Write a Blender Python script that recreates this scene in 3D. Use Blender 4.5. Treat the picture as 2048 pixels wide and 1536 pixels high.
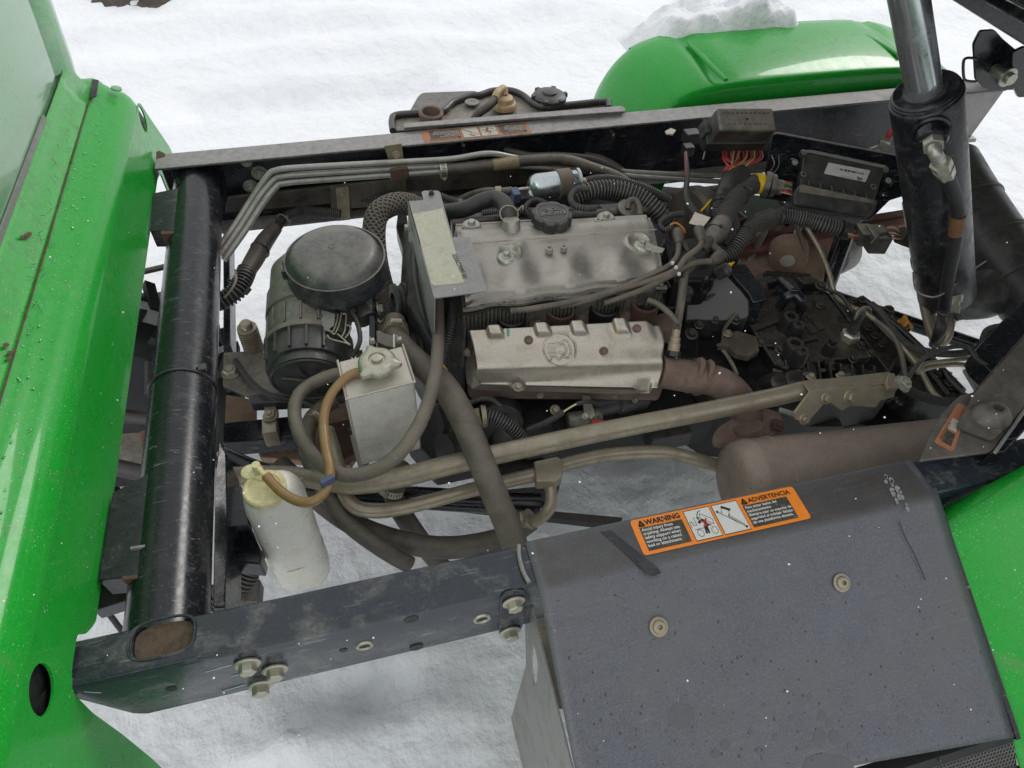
import bpy, bmesh, math, random
from mathutils import Vector as V, Matrix
R = math.radians
random.seed(7)
scene = bpy.context.scene
for _o in list(bpy.data.objects): bpy.data.objects.remove(_o)

# ---------------------------------------------------------------- camera
YAW, PITCH, ROLL, FPX = R(17.0686), R(48.3088), R(3.46607), 1380.0
C0 = V((0, 0, 1.70))
fw = V((math.sin(YAW)*math.cos(PITCH), math.cos(YAW)*math.cos(PITCH), -math.sin(PITCH)))
_r0 = V((math.cos(YAW), -math.sin(YAW), 0)); _u0 = _r0.cross(fw)
rt = math.cos(ROLL)*_r0 + math.sin(ROLL)*_u0
up = -math.sin(ROLL)*_r0 + math.cos(ROLL)*_u0
cam_d = bpy.data.cameras.new('camera'); cam = bpy.data.objects.new('camera', cam_d)
scene.collection.objects.link(cam); scene.camera = cam
cam_d.sensor_width = 36; cam_d.lens = FPX/2048*36; cam_d.clip_start = .02; cam_d.clip_end = 400
cam.matrix_world = Matrix.Translation(C0) @ Matrix((rt, up, -fw)).transposed().to_4x4()

# ---------------------------------------------------------------- overcast sky, weak broad sun
SUN_EL, SUN_AZ = R(36), R(235)
w = bpy.data.worlds.new('World'); scene.world = w; w.use_nodes = True
nt = w.node_tree; bg = nt.nodes['Background']
sky = nt.nodes.new('ShaderNodeTexSky'); sky.sky_type = 'NISHITA'; sky.sun_disc = False
sky.sun_elevation = SUN_EL; sky.sun_rotation = SUN_AZ; sky.dust_density = 4; sky.air_density = 1.5
hs = nt.nodes.new('ShaderNodeHueSaturation'); hs.inputs['Saturation'].default_value = .12
mx = nt.nodes.new('ShaderNodeMix'); mx.data_type = 'RGBA'; mx.inputs[0].default_value = .72
mx.inputs[7].default_value = (8.3, 8.45, 8.7, 1)
nt.links.new(sky.outputs[0], hs.inputs['Color']); nt.links.new(hs.outputs[0], mx.inputs[6])
nt.links.new(mx.outputs[2], bg.inputs['Color']); bg.inputs['Strength'].default_value = .125
sd = bpy.data.lights.new('sun', 'SUN'); sd.energy = 1.35; sd.angle = R(22); sd.color = (1, .97, .93)
so = bpy.data.objects.new('sun', sd); scene.collection.objects.link(so)
so.rotation_euler = (R(90)-SUN_EL, 0, R(180)-SUN_AZ+R(180)); so.location = (0, 0, 5)
scene.view_settings.view_transform = 'Standard'; scene.view_settings.look = 'None'
scene.view_settings.exposure = 0.0; scene.view_settings.gamma = 1
scene.view_settings.use_curve_mapping = False

# ---------------------------------------------------------------- survey helpers: sight lines of the camera met with real planes
def _ray(x, y):
    return (rt*(x-1024) - up*(y-768) + fw*FPX)/FPX
def P(x, y, z):
    d = _ray(x, y); return C0 + d*((z-C0.z)/d.z)
def PX(x, y, X):
    d = _ray(x, y); return C0 + d*((X-C0.x)/d.x)
def PY(x, y, Y):
    d = _ray(x, y); return C0 + d*((Y-C0.y)/d.y)
def PL(x, y, p0, n):
    d = _ray(x, y); return C0 + d*(((p0-C0).dot(n))/d.dot(n))
def dep(p): return (p-C0).dot(fw)
def proj(p):
    v = p-C0; return 1024+FPX*v.dot(rt)/v.dot(fw), 768-FPX*v.dot(up)/v.dot(fw)
def zrow(p, row):
    lo, hi = p.z-.8, p.z
    for _ in range(40):
        m = (lo+hi)/2
        if proj(V((p.x, p.y, m)))[1] > row: lo = m
        else: hi = m
    return lo
def pw(p, px): return px*dep(p)/FPX      # metres for px picture units at p

# ---------------------------------------------------------------- object bookkeeping
col = scene.collection
def mesh_data(name, vf):
    me = bpy.data.meshes.new(name)
    me.from_pydata([tuple(v) for v in vf[0]], [], [tuple(f) for f in vf[1]])
    me.update(); return me
def ob(name, vf, mat, parent=None, ang=38, bev=0, seg=2, label=None, flat=False):
    me = vf if isinstance(vf, bpy.types.Mesh) else mesh_data(name, vf)
    if not isinstance(vf, bpy.types.Mesh):
        bm = bmesh.new(); bm.from_mesh(me); bmesh.ops.recalc_face_normals(bm, faces=bm.faces); bm.to_mesh(me); bm.free()
    o = bpy.data.objects.new(name, me); col.objects.link(o)
    me.materials.clear(); me.materials.append(mat)
    if not isinstance(vf, bpy.types.Mesh) and getattr(vf[0], 'rib', False):
        me.materials.append(M['groove'])
        for k, p in enumerate(me.polygons):
            if (k//vf[0].seg) % 4 != 0: p.material_index = 1
    if not flat:
        for p in me.polygons: p.use_smooth = True
        me.set_sharp_from_angle(angle=R(ang))
    if bev:
        b = o.modifiers.new('bevel', 'BEVEL'); b.width = bev; b.segments = seg; b.limit_method = 'ANGLE'; b.angle_limit = R(40); b.harden_normals = True
    if parent is not None: o.parent = parent
    if label: o['label'] = label
    return o
def tag(o, label, cat, group=None):
    o['label'] = label; o['category'] = cat
    if group: o['group'] = group
    return o
def thing(name, label, cat, group=None):
    o = bpy.data.objects.new(name, None); col.objects.link(o); o.empty_display_size = .05
    return tag(o, label, cat, group)
def struct(o): o['kind'] = 'structure'; return o
def stuff(o): o['kind'] = 'stuff'; return o

def join(*L):
    vs, fs = [], []
    for v, f in L:
        n = len(vs); vs += [V(a) for a in v]; fs += [tuple(i+n for i in q) for q in f]
    return vs, fs
def xf(vf, M): return [M @ V(v) for v in vf[0]], vf[1]
def frame(axis, up_=V((0, 0, 1))):
    a = axis.normalized()
    if abs(a.dot(up_)) > .97: up_ = V((0, 1, 0))
    s = up_.cross(a).normalized(); t = a.cross(s)
    return s, t, a
def catmull(pts, sub):
    out = []
    n = len(pts)
    for i in range(n-1):
        p0 = pts[max(i-1, 0)]; p1 = pts[i]; p2 = pts[i+1]; p3 = pts[min(i+2, n-1)]
        for k in range(sub):
            t = k/sub
            out.append(.5*((2*p1)+(p2-p0)*t+(2*p0-5*p1+4*p2-p3)*t*t+(3*p1-p0-3*p2+p3)*t**3))
    out.append(pts[-1]); return out
def resample(pts, step):
    L = [0]
    for a, b in zip(pts, pts[1:]): L.append(L[-1]+(b-a).length)
    tot = L[-1]; n = max(2, int(tot/step)); out = []; j = 0
    for i in range(n+1):
        s = tot*i/n
        while j < len(L)-2 and L[j+1] < s: j += 1
        d = L[j+1]-L[j]; t = (s-L[j])/d if d else 0
        out.append(pts[j].lerp(pts[j+1], t))
    return out
class VL(list): rib = False
def tubev(pts, r, seg=12, step=None, rib=None, hollow=0, sub=10, straight=False, flat=1):
    """swept tube. r may be a list (one per control point). rib=(pitch, depth)"""
    pts = [V(p) for p in pts]
    if isinstance(r, (list, tuple)):
        q = [V((a.x, a.y, a.z)) for a in pts]; rr = list(r)
    else: q = pts; rr = [r]*len(pts)
    if straight: fine = pts; fr = rr
    else:
        fine = catmull(q, sub)
        fr = catmull([V((a, 0, 0)) for a in rr], sub); fr = [a.x for a in fr]
    if step or rib:
        if rib: step = rib[0]/4
        # resample radius together
        L = [0]
        for a, b in zip(fine, fine[1:]): L.append(L[-1]+(b-a).length)
        tot = L[-1]; n = max(2, int(tot/step)); nf = []; nr = []; j = 0
        for i in range(n+1):
            s = tot*i/n
            while j < len(L)-2 and L[j+1] < s: j += 1
            d = L[j+1]-L[j]; t = (s-L[j])/d if d else 0
            nf.append(fine[j].lerp(fine[j+1], t)); rad = fr[j]*(1-t)+fr[j+1]*t
            if rib: rad *= 1-rib[1]*(0, 0, 1.25, 1.25)[i % 4]
            nr.append(rad)
        fine, fr = nf, nr
    vs, fs = VL(), []
    vs.rib = bool(rib); vs.seg = seg
    n = len(fine); s = None
    for i, p in enumerate(fine):
        a = (fine[min(i+1, n-1)]-fine[max(i-1, 0)])
        if a.length < 1e-9: a = V((0, 0, 1))
        a.normalize()
        if s is None: s, t, _ = frame(a)
        else:
            s = (s-a*s.dot(a)).normalized(); t = a.cross(s)
        for k in range(seg):
            g = 2*math.pi*k/seg
            vs.append(p+(s*math.cos(g)+t*math.sin(g)*flat)*fr[i])
    for i in range(n-1):
        for k in range(seg):
            a = i*seg+k; b = i*seg+(k+1) % seg
            fs.append((a, b, b+seg, a+seg))
    if hollow:
        # open end with a wall: inset ring then a throat
        m = len(vs)
        e = fine[-1]; d = (fine[-1]-fine[-2]).normalized()
        for rr_, off in ((hollow, 0), (hollow, -.03)):
            for k in range(seg):
                c = vs[(n-1)*seg+k]-e
                vs.append(e+c*rr_+d*off)
        for j in range(2):
            for k in range(seg):
                a = ((n-1)*seg if j == 0 else m)+k; b = ((n-1)*seg if j == 0 else m)+(k+1) % seg
                a2 = m+j*seg+k; b2 = m+j*seg+(k+1) % seg
                fs.append((a, b, b2, a2))
        fs.append(tuple(m+seg+k for k in range(seg))); fs.append(tuple(range(seg))[::-1])
    else:
        fs.append(tuple(range(seg))[::-1]); fs.append(tuple((n-1)*seg+k for k in range(seg)))
    return vs, fs
def lathe(prof, org, axis, seg=32, sx=1, sy=1, spin=0):
    s, t, a = frame(V(axis)); org = V(org); vs, fs = [], []
    for r, h in prof:
        for k in range(seg):
            g = 2*math.pi*k/seg+spin
            vs.append(org+a*h+(s*math.cos(g)*sx+t*math.sin(g)*sy)*r)
    n = len(prof)
    for i in range(n-1):
        for k in range(seg):
            p = i*seg+k; q = i*seg+(k+1) % seg
            fs.append((p, q, q+seg, p+seg))
    fs.append(tuple(range(seg))[::-1]); fs.append(tuple((n-1)*seg+k for k in range(seg)))
    return vs, fs
def cyl(a, b, r, seg=20, r2=None):
    a, b = V(a), V(b); return lathe([(r, 0), (r if r2 is None else r2, (b-a).length)], a, b-a, seg)
def prism(top, vec):
    n = len(top); vec = V(vec) if not isinstance(vec, (int, float)) else V((0, 0, -vec))
    vs = [V(p) for p in top]+[V(p)+vec for p in top]
    fs = [tuple(range(n)), tuple(range(2*n-1, n-1, -1))]+[(i, (i+1) % n, n+(i+1) % n, n+i) for i in range(n)]
    return vs, fs
def box(lo, hi):
    (a, b, c), (d, e, f) = lo, hi
    return prism([(a, b, f), (d, b, f), (d, e, f), (a, e, f)], (0, 0, c-f))
def obox(c, U, W, N, a, b, h):
    """box centred at c with half sizes a,b along U,W and thickness h along -N (top face at c)"""
    c = V(c); return prism([c-U*a-W*b, c+U*a-W*b, c+U*a+W*b, c-U*a+W*b], -N*h)
def pp(pts, z): return [P(x, y, z) for x, y in pts]
def PQ(p): return PY(p[0], p[1], p[2]) if len(p) == 4 else P(*p)
def pz(pts): return [PQ(q) for q in pts]
def strip(pts, U, half, th, N=V((0, 0, 1))):
    """a bent flat bar through pts, half width along U, thickness th along normal"""
    vs, fs = [], []; n = len(pts); U = V(U)
    for i, p in enumerate(pts):
        a = (V(pts[min(i+1, n-1)])-V(pts[max(i-1, 0)])).normalized(); nn = a.cross(U).normalized()*th/2
        for s1, s2 in ((-1, -1), (1, -1), (1, 1), (-1, 1)): vs.append(V(p)+U*half*s1+nn*s2)
    for i in range(n-1):
        for k in range(4): fs.append((i*4+k, i*4+(k+1) % 4, i*4+4+(k+1) % 4, i*4+4+k))
    fs.append((3, 2, 1, 0)); fs.append(tuple(4*(n-1)+k for k in range(4)))
    return vs, fs
def rounded(pts, r, n=5):
    """round the corners of a planar polygon"""
    out = []; m = len(pts)
    for i in range(m):
        p = V(pts[i]); a = V(pts[i-1])-p; b = V(pts[(i+1) % m])-p
        k = min(r, a.length*.45, b.length*.45); A = p+a.normalized()*k; B = p+b.normalized()*k
        for j in range(n+1):
            t = j/n; out.append(A.lerp(p, t).lerp(p.lerp(B, t), t))
    return out
def grid(rows):
    nr, nc = len(rows), len(rows[0]); vs = [V(p) for r in rows for p in r]
    return vs, [(i*nc+j, i*nc+j+1, (i+1)*nc+j+1, (i+1)*nc+j) for i in range(nr-1) for j in range(nc-1)]
def solid(o, th, off=-1):
    m = o.modifiers.new('thick', 'SOLIDIFY'); m.thickness = th; m.offset = off; return o
def cut(o, *cutters):
    """bake boolean holes into the mesh"""
    tmp = []
    for i, c in enumerate(cutters):
        co = bpy.data.objects.new('cut', mesh_data('cut', c)); col.objects.link(co); tmp.append(co)
        bm = bmesh.new(); bm.from_mesh(co.data); bmesh.ops.recalc_face_normals(bm, faces=bm.faces); bm.to_mesh(co.data); bm.free()
        m = o.modifiers.new('b%d' % i, 'BOOLEAN'); m.operation = 'DIFFERENCE'; m.object = co; m.solver = 'EXACT'
    bevs = [m for m in o.modifiers if m.type == 'BEVEL']
    dg = bpy.context.evaluated_depsgraph_get(); dg.update()
    me = bpy.data.meshes.new_from_object(o.evaluated_get(dg)); o.modifiers.clear(); o.data = me
    for p in me.polygons: p.use_smooth = True
    me.set_sharp_from_angle(angle=R(14))
    for c in tmp: bpy.data.objects.remove(c)
    return o
def oval(c, U, W, a, b, N, depth, n=24, sq=2.0):
    """cutter / plate with a superellipse outline centred on c, extruded +-depth along N"""
    c = V(c); pts = []
    for k in range(n):
        g = 2*math.pi*k/n; cx, sx = math.cos(g), math.sin(g)
        pts.append(c+U*a*math.copysign(abs(cx)**(2/sq), cx)+W*b*math.copysign(abs(sx)**(2/sq), sx)+N*depth)
    return prism(pts, -N*2*depth)

# ---------------------------------------------------------------- fasteners share their mesh data
def _bolt_mesh():
    fl = lathe([(.98, 0), (1, .06), (1, .14), (.86, .22)], (0, 0, 0), (0, 0, 1), 20)
    hx = lathe([(.66, .2), (.66, .78), (.56, .86)], (0, 0, 0), (0, 0, 1), 6)
    return mesh_data('bolt', join(fl, hx))
def _nut_mesh():
    fl = lathe([(1.3, 0), (1.3, .12)], (0, 0, 0), (0, 0, 1), 20)
    hx = lathe([(1, .12), (1, .7), (.9, .8)], (0, 0, 0), (0, 0, 1), 6)
    st = lathe([(.5, .8), (.5, 1.1), (.42, 1.15)], (0, 0, 0), (0, 0, 1), 12)
    return mesh_data('nut', join(fl, hx, st))
def _socket_mesh():
    g = lathe([(1, 0), (1, .1), (.93, .16), (.72, .18), (.66, .42), (.5, .52), (.26, .52), (.24, .2)], (0, 0, 0), (0, 0, 1), 24)
    return mesh_data('bolt', g)
_fast = {}
def bolt(parent, pos, n, r, mat, kind='bolt', spin=None):
    key = (kind, mat.name)
    if key not in _fast:
        me = {'bolt': _bolt_mesh, 'nut': _nut_mesh, 'socket_bolt': _socket_mesh}[kind]()
        me.materials.append(mat)
        for p in me.polygons: p.use_smooth = True
        me.set_sharp_from_angle(angle=R(30)); _fast[key] = me
    o = bpy.data.objects.new('bolt' if kind != 'nut' else 'nut', _fast[key]); col.objects.link(o); o.parent = parent
    s, t, a = frame(V(n)); g = random.random()*6 if spin is None else spin
    s2 = s*math.cos(g)+t*math.sin(g); t2 = a.cross(s2)
    M = Matrix((s2*r, t2*r, a*r)).transposed().to_4x4(); M.translation = V(pos)
    o.matrix_basis = M; o['inst'] = 1
    return o

def text(name, body, org, U, W, N, size, mat, parent, off=.0008, align='LEFT', spacing=1.0, extr=0, bold=0, line=1.0):
    cu = bpy.data.curves.new(name, 'FONT'); cu.body = body; cu.size = size; cu.align_x = align; cu.space_line = line
    cu.space_character = spacing; cu.extrude = extr; cu.offset = bold; cu.resolution_u = 2
    t = bpy.data.objects.new('txt', cu); col.objects.link(t)
    dg = bpy.context.evaluated_depsgraph_get(); dg.update()
    me = bpy.data.meshes.new_from_object(t.evaluated_get(dg)); bpy.data.objects.remove(t)
    M = Matrix((U, W, N)).transposed().to_4x4(); M.translation = V(org)+N*off
    me.transform(M)
    o = bpy.data.objects.new(name, me); col.objects.link(o); me.materials.clear(); me.materials.append(mat)
    if parent is not None: o.parent = parent
    return o
def plate(name, c, U, W, N, pts, mat, parent, off, r=0):
    """flat print shape, pts in plane units (metres) about c, lying off above the surface"""
    q = [V(c)+U*a+W*b+N*off for a, b in pts]
    if r: q = rounded(q, r, 4)
    return ob(name, prism(q, -N*.0003), mat, parent, flat=True)

# ---------------------------------------------------------------- materials
def mat(name, base, rough=.5, metal=0., dirt=None, amt=.5, sc=6., bump=.15, bsc=60., dust=None, dusta=0., dustr=(.15, .95), coat=0., coatr=.05,
        grain=.5, spk=None, spka=0., spksc=120., spkr=.2, var=.12, scratch=0., spec=.5, sss=0., trans=0.):
    m = bpy.data.materials.new(name); m.use_nodes = True; t = m.node_tree; N_ = t.nodes.new; L = t.links.new
    b = t.nodes['Principled BSDF']; tc = N_('ShaderNodeTexCoord'); co = tc.outputs['Object']
    def noise(s, d=4, r_=.6, dist=0):
        n = N_('ShaderNodeTexNoise'); n.inputs['Scale'].default_value = s; n.inputs['Detail'].default_value = d
        n.inputs['Roughness'].default_value = r_; n.inputs['Distortion'].default_value = dist; L(co, n.inputs['Vector']); return n.outputs['Fac']
    def ramp(f, a, c):
        r_ = N_('ShaderNodeMapRange'); r_.inputs[1].default_value = a; r_.inputs[2].default_value = c; L(f, r_.inputs[0]); return r_.outputs[0]
    def mul(a, k):
        q = N_('ShaderNodeMath'); q.operation = 'MULTIPLY'; L(a, q.inputs[0])
        if isinstance(k, (int, float)): q.inputs[1].default_value = k
        else: L(k, q.inputs[1])
        return q.outputs[0]
    def mixc(f, a, c):
        q = N_('ShaderNodeMix'); q.data_type = 'RGBA'; L(f, q.inputs[0])
        for s, v in ((6, a), (7, c)):
            if isinstance(v, tuple): q.inputs[s].default_value = (*v, 1)
            else: L(v, q.inputs[s])
        return q.outputs[2]
    n1 = noise(sc*2.2, 8, .68, .5); n2 = noise(bsc, 5, .6); n3 = noise(sc*7, 6, .75); n4 = noise(420, 3, .7)
    lo = tuple(c*(1-var) for c in base); hi = tuple(min(1, c*(1+var)) for c in base)
    c = mixc(ramp(n3, .3, .7), lo, hi); rg = None
    if bump: c = mixc(mul(ramp(n4, .50, .72), grain), c, tuple(min(1, v*1.5+.03) for v in base)); c = mixc(mul(ramp(n4, .42, .28), grain), c, tuple(v*.45 for v in base))
    if dirt:
        f = mul(ramp(n1, .62-.34*amt, .80-.22*amt), ramp(n2, .12, .62)); f = mul(f, min(1, .55+amt*.5)); c = mixc(f, c, dirt); rg = f
    if dust:
        ge = N_('ShaderNodeNewGeometry'); sp = N_('ShaderNodeSeparateXYZ'); L(ge.outputs['Normal'], sp.inputs[0])
        f = mul(mul(ramp(sp.outputs[2], *dustr), ramp(n3, .15, .62)), dusta); c = mixc(f, c, dust)
    if scratch:
        w_ = N_('ShaderNodeTexNoise'); mp = N_('ShaderNodeMapping'); mp.inputs['Scale'].default_value = (6, 90, 40); mp.inputs['Rotation'].default_value = (.3, .2, .5)
        L(co, mp.inputs[0]); L(mp.outputs[0], w_.inputs['Vector']); w_.inputs['Scale'].default_value = 3; w_.inputs['Detail'].default_value = 4
        f = mul(mul(ramp(w_.outputs['Fac'], .62, .7), ramp(n1, .4, .6)), scratch); c = mixc(f, c, (.33, .33, .34))
    if spk:
        v = N_('ShaderNodeTexVoronoi'); v.inputs['Scale'].default_value = spksc; L(co, v.inputs['Vector'])
        f = mul(mul(ramp(v.outputs['Distance'], spkr, spkr*.5), ramp(n1, .42, .55)), spka); c = mixc(f, c, spk)
    L(c, b.inputs['Base Color'])
    rr = N_('ShaderNodeMapRange'); L(n3, rr.inputs[0]); rr.inputs[1].default_value = .3; rr.inputs[2].default_value = .7
    rr.inputs[3].default_value = max(.02, rough-.09); rr.inputs[4].default_value = min(1, rough+.1)
    if rg is not None:
        ad = N_('ShaderNodeMath'); ad.operation = 'ADD'; ad.use_clamp = True; L(rr.outputs[0], ad.inputs[0]); L(mul(rg, .35), ad.inputs[1]); L(ad.outputs[0], b.inputs['Roughness'])
    else: L(rr.outputs[0], b.inputs['Roughness'])
    b.inputs['Metallic'].default_value = metal; b.inputs['Specular IOR Level'].default_value = spec
    b.inputs['Coat Weight'].default_value = coat; b.inputs['Coat Roughness'].default_value = coatr
    if sss: b.inputs['Subsurface Weight'].default_value = sss; b.inputs['Subsurface Scale'].default_value = .02
    if bump:
        bp = N_('ShaderNodeBump'); bp.inputs['Strength'].default_value = bump; bp.inputs['Distance'].default_value = .002
        L(n2, bp.inputs['Height']); L(bp.outputs[0], b.inputs['Normal'])
    return m
DUST = (.175, .155, .125)
M = dict(
 groove=mat('groove_black', (.030, .029, .028), .55, 0, (.06, .055, .048), .5, 12, 0, 100),
 green=mat('green_paint', (.010, .30, .026), .30, 0, (.14, .20, .10), .10, 5, .03, 90, coat=.28, coatr=.05, spec=.22, spk=(.35, .5, .35), spka=.55, spksc=150, var=.05),
 green_dirty=mat('dirty_green_paint', (.009, .31, .018), .34, 0, (.05, .09, .02), .35, 14, .10, 120, coat=.6, coatr=.12, spk=(.3, .5, .28), spka=.6, spksc=130, scratch=.3),
 green_dull=mat('dull_green_paint', (.12, .31, .14), .30, 0, (.30, .42, .31), .5, 3, .04, 60, coat=1, coatr=.10, scratch=.25, var=.08),
 black=mat('black_frame_paint', (.010, .011, .016), .28, 0, (.085, .085, .085), .30, 7, .10, 110, dust=DUST, dusta=.06, spk=(.3, .3, .31), spka=.2, spksc=100, scratch=.35),
 blackclean=mat('black_paint', (.008, .009, .012), .24, 0, (.07, .07, .075), .22, 9, .08, 120, scratch=.5, spk=(.3, .3, .3), spka=.18, spksc=110),
 railtop=mat('dusty_rail_paint', (.07, .067, .068), .36, 0, (.22, .205, .195), .62, 9, .12, 140, dust=(.34, .325, .315), dusta=.85, scratch=.4),
 nearrail=mat('worn_rail_paint', (.013, .019, .029), .20, 0, (.21, .205, .185), .36, 7, .12, 140, dust=(.16, .15, .13), dusta=.10, scratch=.5, spk=(.3, .32, .35), spka=.2, spksc=110),
 guard=mat('heat_guard_paint', (.086, .090, .106), .30, 0, (.12, .115, .11), .50, 2.2, .22, 360, grain=.9, dust=(.055, .048, .038), dusta=.85, dustr=(.92, .99), spk=(.012, .012, .013), spka=.8, spksc=48, spkr=.085, scratch=.12),
 seam=mat('yellowed_seam', (.50, .42, .28), .5, 0, (.35, .24, .13), .5, 20, .05, 100),
 gusset=mat('grimy_gusset_paint', (.05, .048, .046), .4, 0, (.15, .13, .105), .55, 8, .2, 200, dust=(.17, .15, .125), dusta=.5, scratch=.4),
 greymetal=mat('grey_sheet_metal', (.27, .265, .255), .42, .35, (.20, .18, .15), .4, 8, .05, 140),
 alloy=mat('cast_aluminium', (.385, .36, .315), .38, .6, (.15, .135, .11), .36, 9, .30, 420, dust=(.37, .34, .29), dusta=.4, grain=.35),
 alloy2=mat('oily_machined_aluminium', (.20, .19, .16), .45, .5, (.05, .045, .035), .6, 14, .4, 240),
 shield=mat('heat_shield_aluminium', (.46, .42, .355), .34, .75, (.34, .25, .17), .25, 9, .06, 200, var=.06),
 zinc=mat('zinc_plated_steel', (.44, .42, .34), .40, .6, (.25, .20, .12), .35, 30, .06, 200),
 khaki=mat('dirty_coolant_pipe', (.33, .285, .205), .36, .45, (.17, .14, .105), .55, 7, .10, 220, dust=(.33, .29, .225), dusta=.35),
 steelpipe=mat('dull_steel_pipe', (.34, .33, .30), .42, .45, (.15, .14, .12), .4, 12, .05, 160),
 rubber=mat('dusty_rubber', (.032, .027, .023), .46, 0, (.15, .12, .088), .6, 6, .18, 260, dust=(.20, .18, .145), dusta=.5),
 rubberd=mat('dark_rubber', (.016, .016, .017), .50, 0, (.07, .065, .06), .4, 8, .12, 200, dust=DUST, dusta=.22),
 hosedust=mat('dust_covered_hose', (.074, .062, .048), .55, 0, (.215, .18, .135), .6, 6, .25, 300, dust=(.22, .195, .155), dusta=.4),
 braid=mat('braided_hose', (.115, .10, .08), .75, 0, (.19, .165, .13), .7, 10, .2, 300, dust=(.21, .185, .15), dusta=.4),
 conduit=mat('split_conduit', (.12, .12, .12), .42, 0, (.22, .205, .18), .5, 10, .05, 200, dust=(.19, .175, .15), dusta=.45),
 conduitd=mat('dark_conduit', (.075, .075, .078), .40, 0, (.14, .13, .115), .35, 10, .05, 200, dust=(.14, .13, .11), dusta=.25),
 plastic=mat('black_plastic', (.021, .0215, .024), .34, 0, (.095, .09, .082), .5, 9, .15, 260, dust=(.15, .14, .125), dusta=.38),
 plasticg=mat('dust_grey_plastic', (.034, .032, .030), .40, 0, (.19, .165, .13), .5, 8, .15, 260, dust=(.33, .30, .245), dusta=.7),
 capdark=mat('wet_cap_plastic', (.030, .032, .040), .27, 0, (.21, .195, .165), .55, 6, .30, 80, dust=(.25, .23, .19), dusta=.5),
 castblack=mat('black_cast_housing', (.017, .017, .018), .27, 0, (.15, .128, .09), .12, 5, .10, 180, grain=.2, dust=(.17, .145, .105), dusta=.30),
 void=mat('void_black', (.005, .005, .006), .45, 0, (.035, .03, .026), .5, 12, .2, 80),  # near black for deep parts; on hole discs it paints their shade
 blockgrey=mat('engine_block_paint', (.030, .030, .031), .4, 0, (.11, .095, .075), .5, 12, .3, 120),
 rust=mat('rusty_exhaust', (.165, .108, .085), .78, .05, (.27, .215, .185), .55, 12, .45, 300),
 rustd=mat('rusty_steel', (.12, .065, .045), .85, .1, (.075, .05, .035), .6, 14, .4, 200),
 rustplug=mat('rust_in_tube_end', (.10, .065, .04), .85, 0, (.035, .033, .035), .5, 30, .6, 120),
 muffler=mat('heat_browned_muffler', (.275, .215, .178), .46, .12, (.15, .105, .09), .6, 3.5, .08, 260, dust=(.34, .29, .23), dusta=.45, spk=(.03, .02, .015), spka=.9, spksc=48, spkr=.10),
 axle=mat('tan_dusty_casting', (.26, .175, .12), .75, 0, (.11, .09, .075), .5, 10, .3, 160),
 beam=mat('red_brown_spring', (.20, .085, .060), .7, 0, (.11, .08, .065), .5, 16, .3, 200),
 tank=mat('brushed_header_tank', (.60, .585, .53), .44, .25, (.36, .27, .18), .30, 7, .08, 240, dust=(.40, .30, .21), dusta=.55),
 bottle=mat('milky_polyethylene', (.68, .665, .60), .30, 0, (.50, .40, .26), .32, 8, .03, 60, sss=.35, var=.03),
 cream=mat('cream_plastic', (.66, .58, .33), .42, 0, (.45, .33, .18), .35, 26, .05, 120, sss=.1),
 amber=mat('amber_hose', (.25, .155, .058), .40, 0, (.22, .11, .035), .5, 16, .05, 160, sss=.15, coat=.3),
 orange=mat('orange_print', (.83, .23, .02), .42, 0, (.55, .2, .05), .3, 18, .03, 200, var=.05),
 orangef=mat('faded_orange_print', (.33, .125, .06), .5, 0, (.32, .19, .12), .6, 20, .05, 200),
 ink=mat('black_ink', (.016, .015, .014), .5, 0, None, bump=0, var=.02),
 panelink=mat('dark_print_panel', (.045, .042, .036), .5, 0, (.14, .13, .11), .5, 30, 0, 200, spk=(.3, .3, .27), spka=.4),
 inkfade=mat('faded_ink', (.10, .06, .035), .5, 0, None, bump=0),
 white=mat('white_print', (.62, .62, .58), .5, 0, (.45, .40, .30), .3, 25, 0, 100, var=.03),
 whitef=mat('dusty_white_print', (.42, .40, .33), .55, 0, (.30, .26, .2), .4, 25, 0, 100),
 red=mat('red_plastic', (.42, .035, .035), .45, 0, (.2, .08, .06), .4, 20, .03, 100),
 yellow=mat('yellow_tape', (.70, .46, .01), .45, 0, (.35, .25, .05), .3, 20, .03, 100),
 blue=mat('blue_connector', (.055, .075, .15), .5, 0, (.12, .12, .13), .4, 20, .05, 100),
 wire_o=mat('orange_wire', (.50, .16, .02), .5, 0, None, bump=0), wire_g=mat('green_wire', (.03, .18, .09), .5, 0, None, bump=0),
 wire_t=mat('tan_wire', (.42, .30, .18), .5, 0, None, bump=0), wire_b=mat('brown_red_wire', (.15, .05, .045), .5, 0, None, bump=0),
 chrome=mat('polished_rod', (.60, .63, .66), .20, .85, (.30, .33, .37), .3, 3, 0, 60, var=.05),
 brightzinc=mat('bright_filter_can', (.50, .54, .55), .22, .9, (.40, .38, .33), .25, 14, .03, 100, coat=.3),
 fitting=mat('zinc_fitting', (.42, .42, .36), .38, .65, (.25, .23, .17), .4, 30, .05, 200),
 snow=None, rock=mat('wet_bark_rock', (.055, .045, .04), .7, 0, (.15, .115, .09), .6, 9, 1.0, 40),
 tyre=mat('tyre_rubber', (.014, .014, .015), .65, 0, (.05, .05, .05), .5, 20, .2, 100),
 cardb=mat('blank_paper_tag', (.60, .56, .47), .6, 0, (.60, .38, .22), .55, 14, .03, 100),
 chalk=mat('pale_blue_marker', (.35, .47, .55), .6, 0, None, bump=0),
 greenpen=mat('green_marker', (.10, .33, .22), .6, 0, None, bump=0),
)
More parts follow.
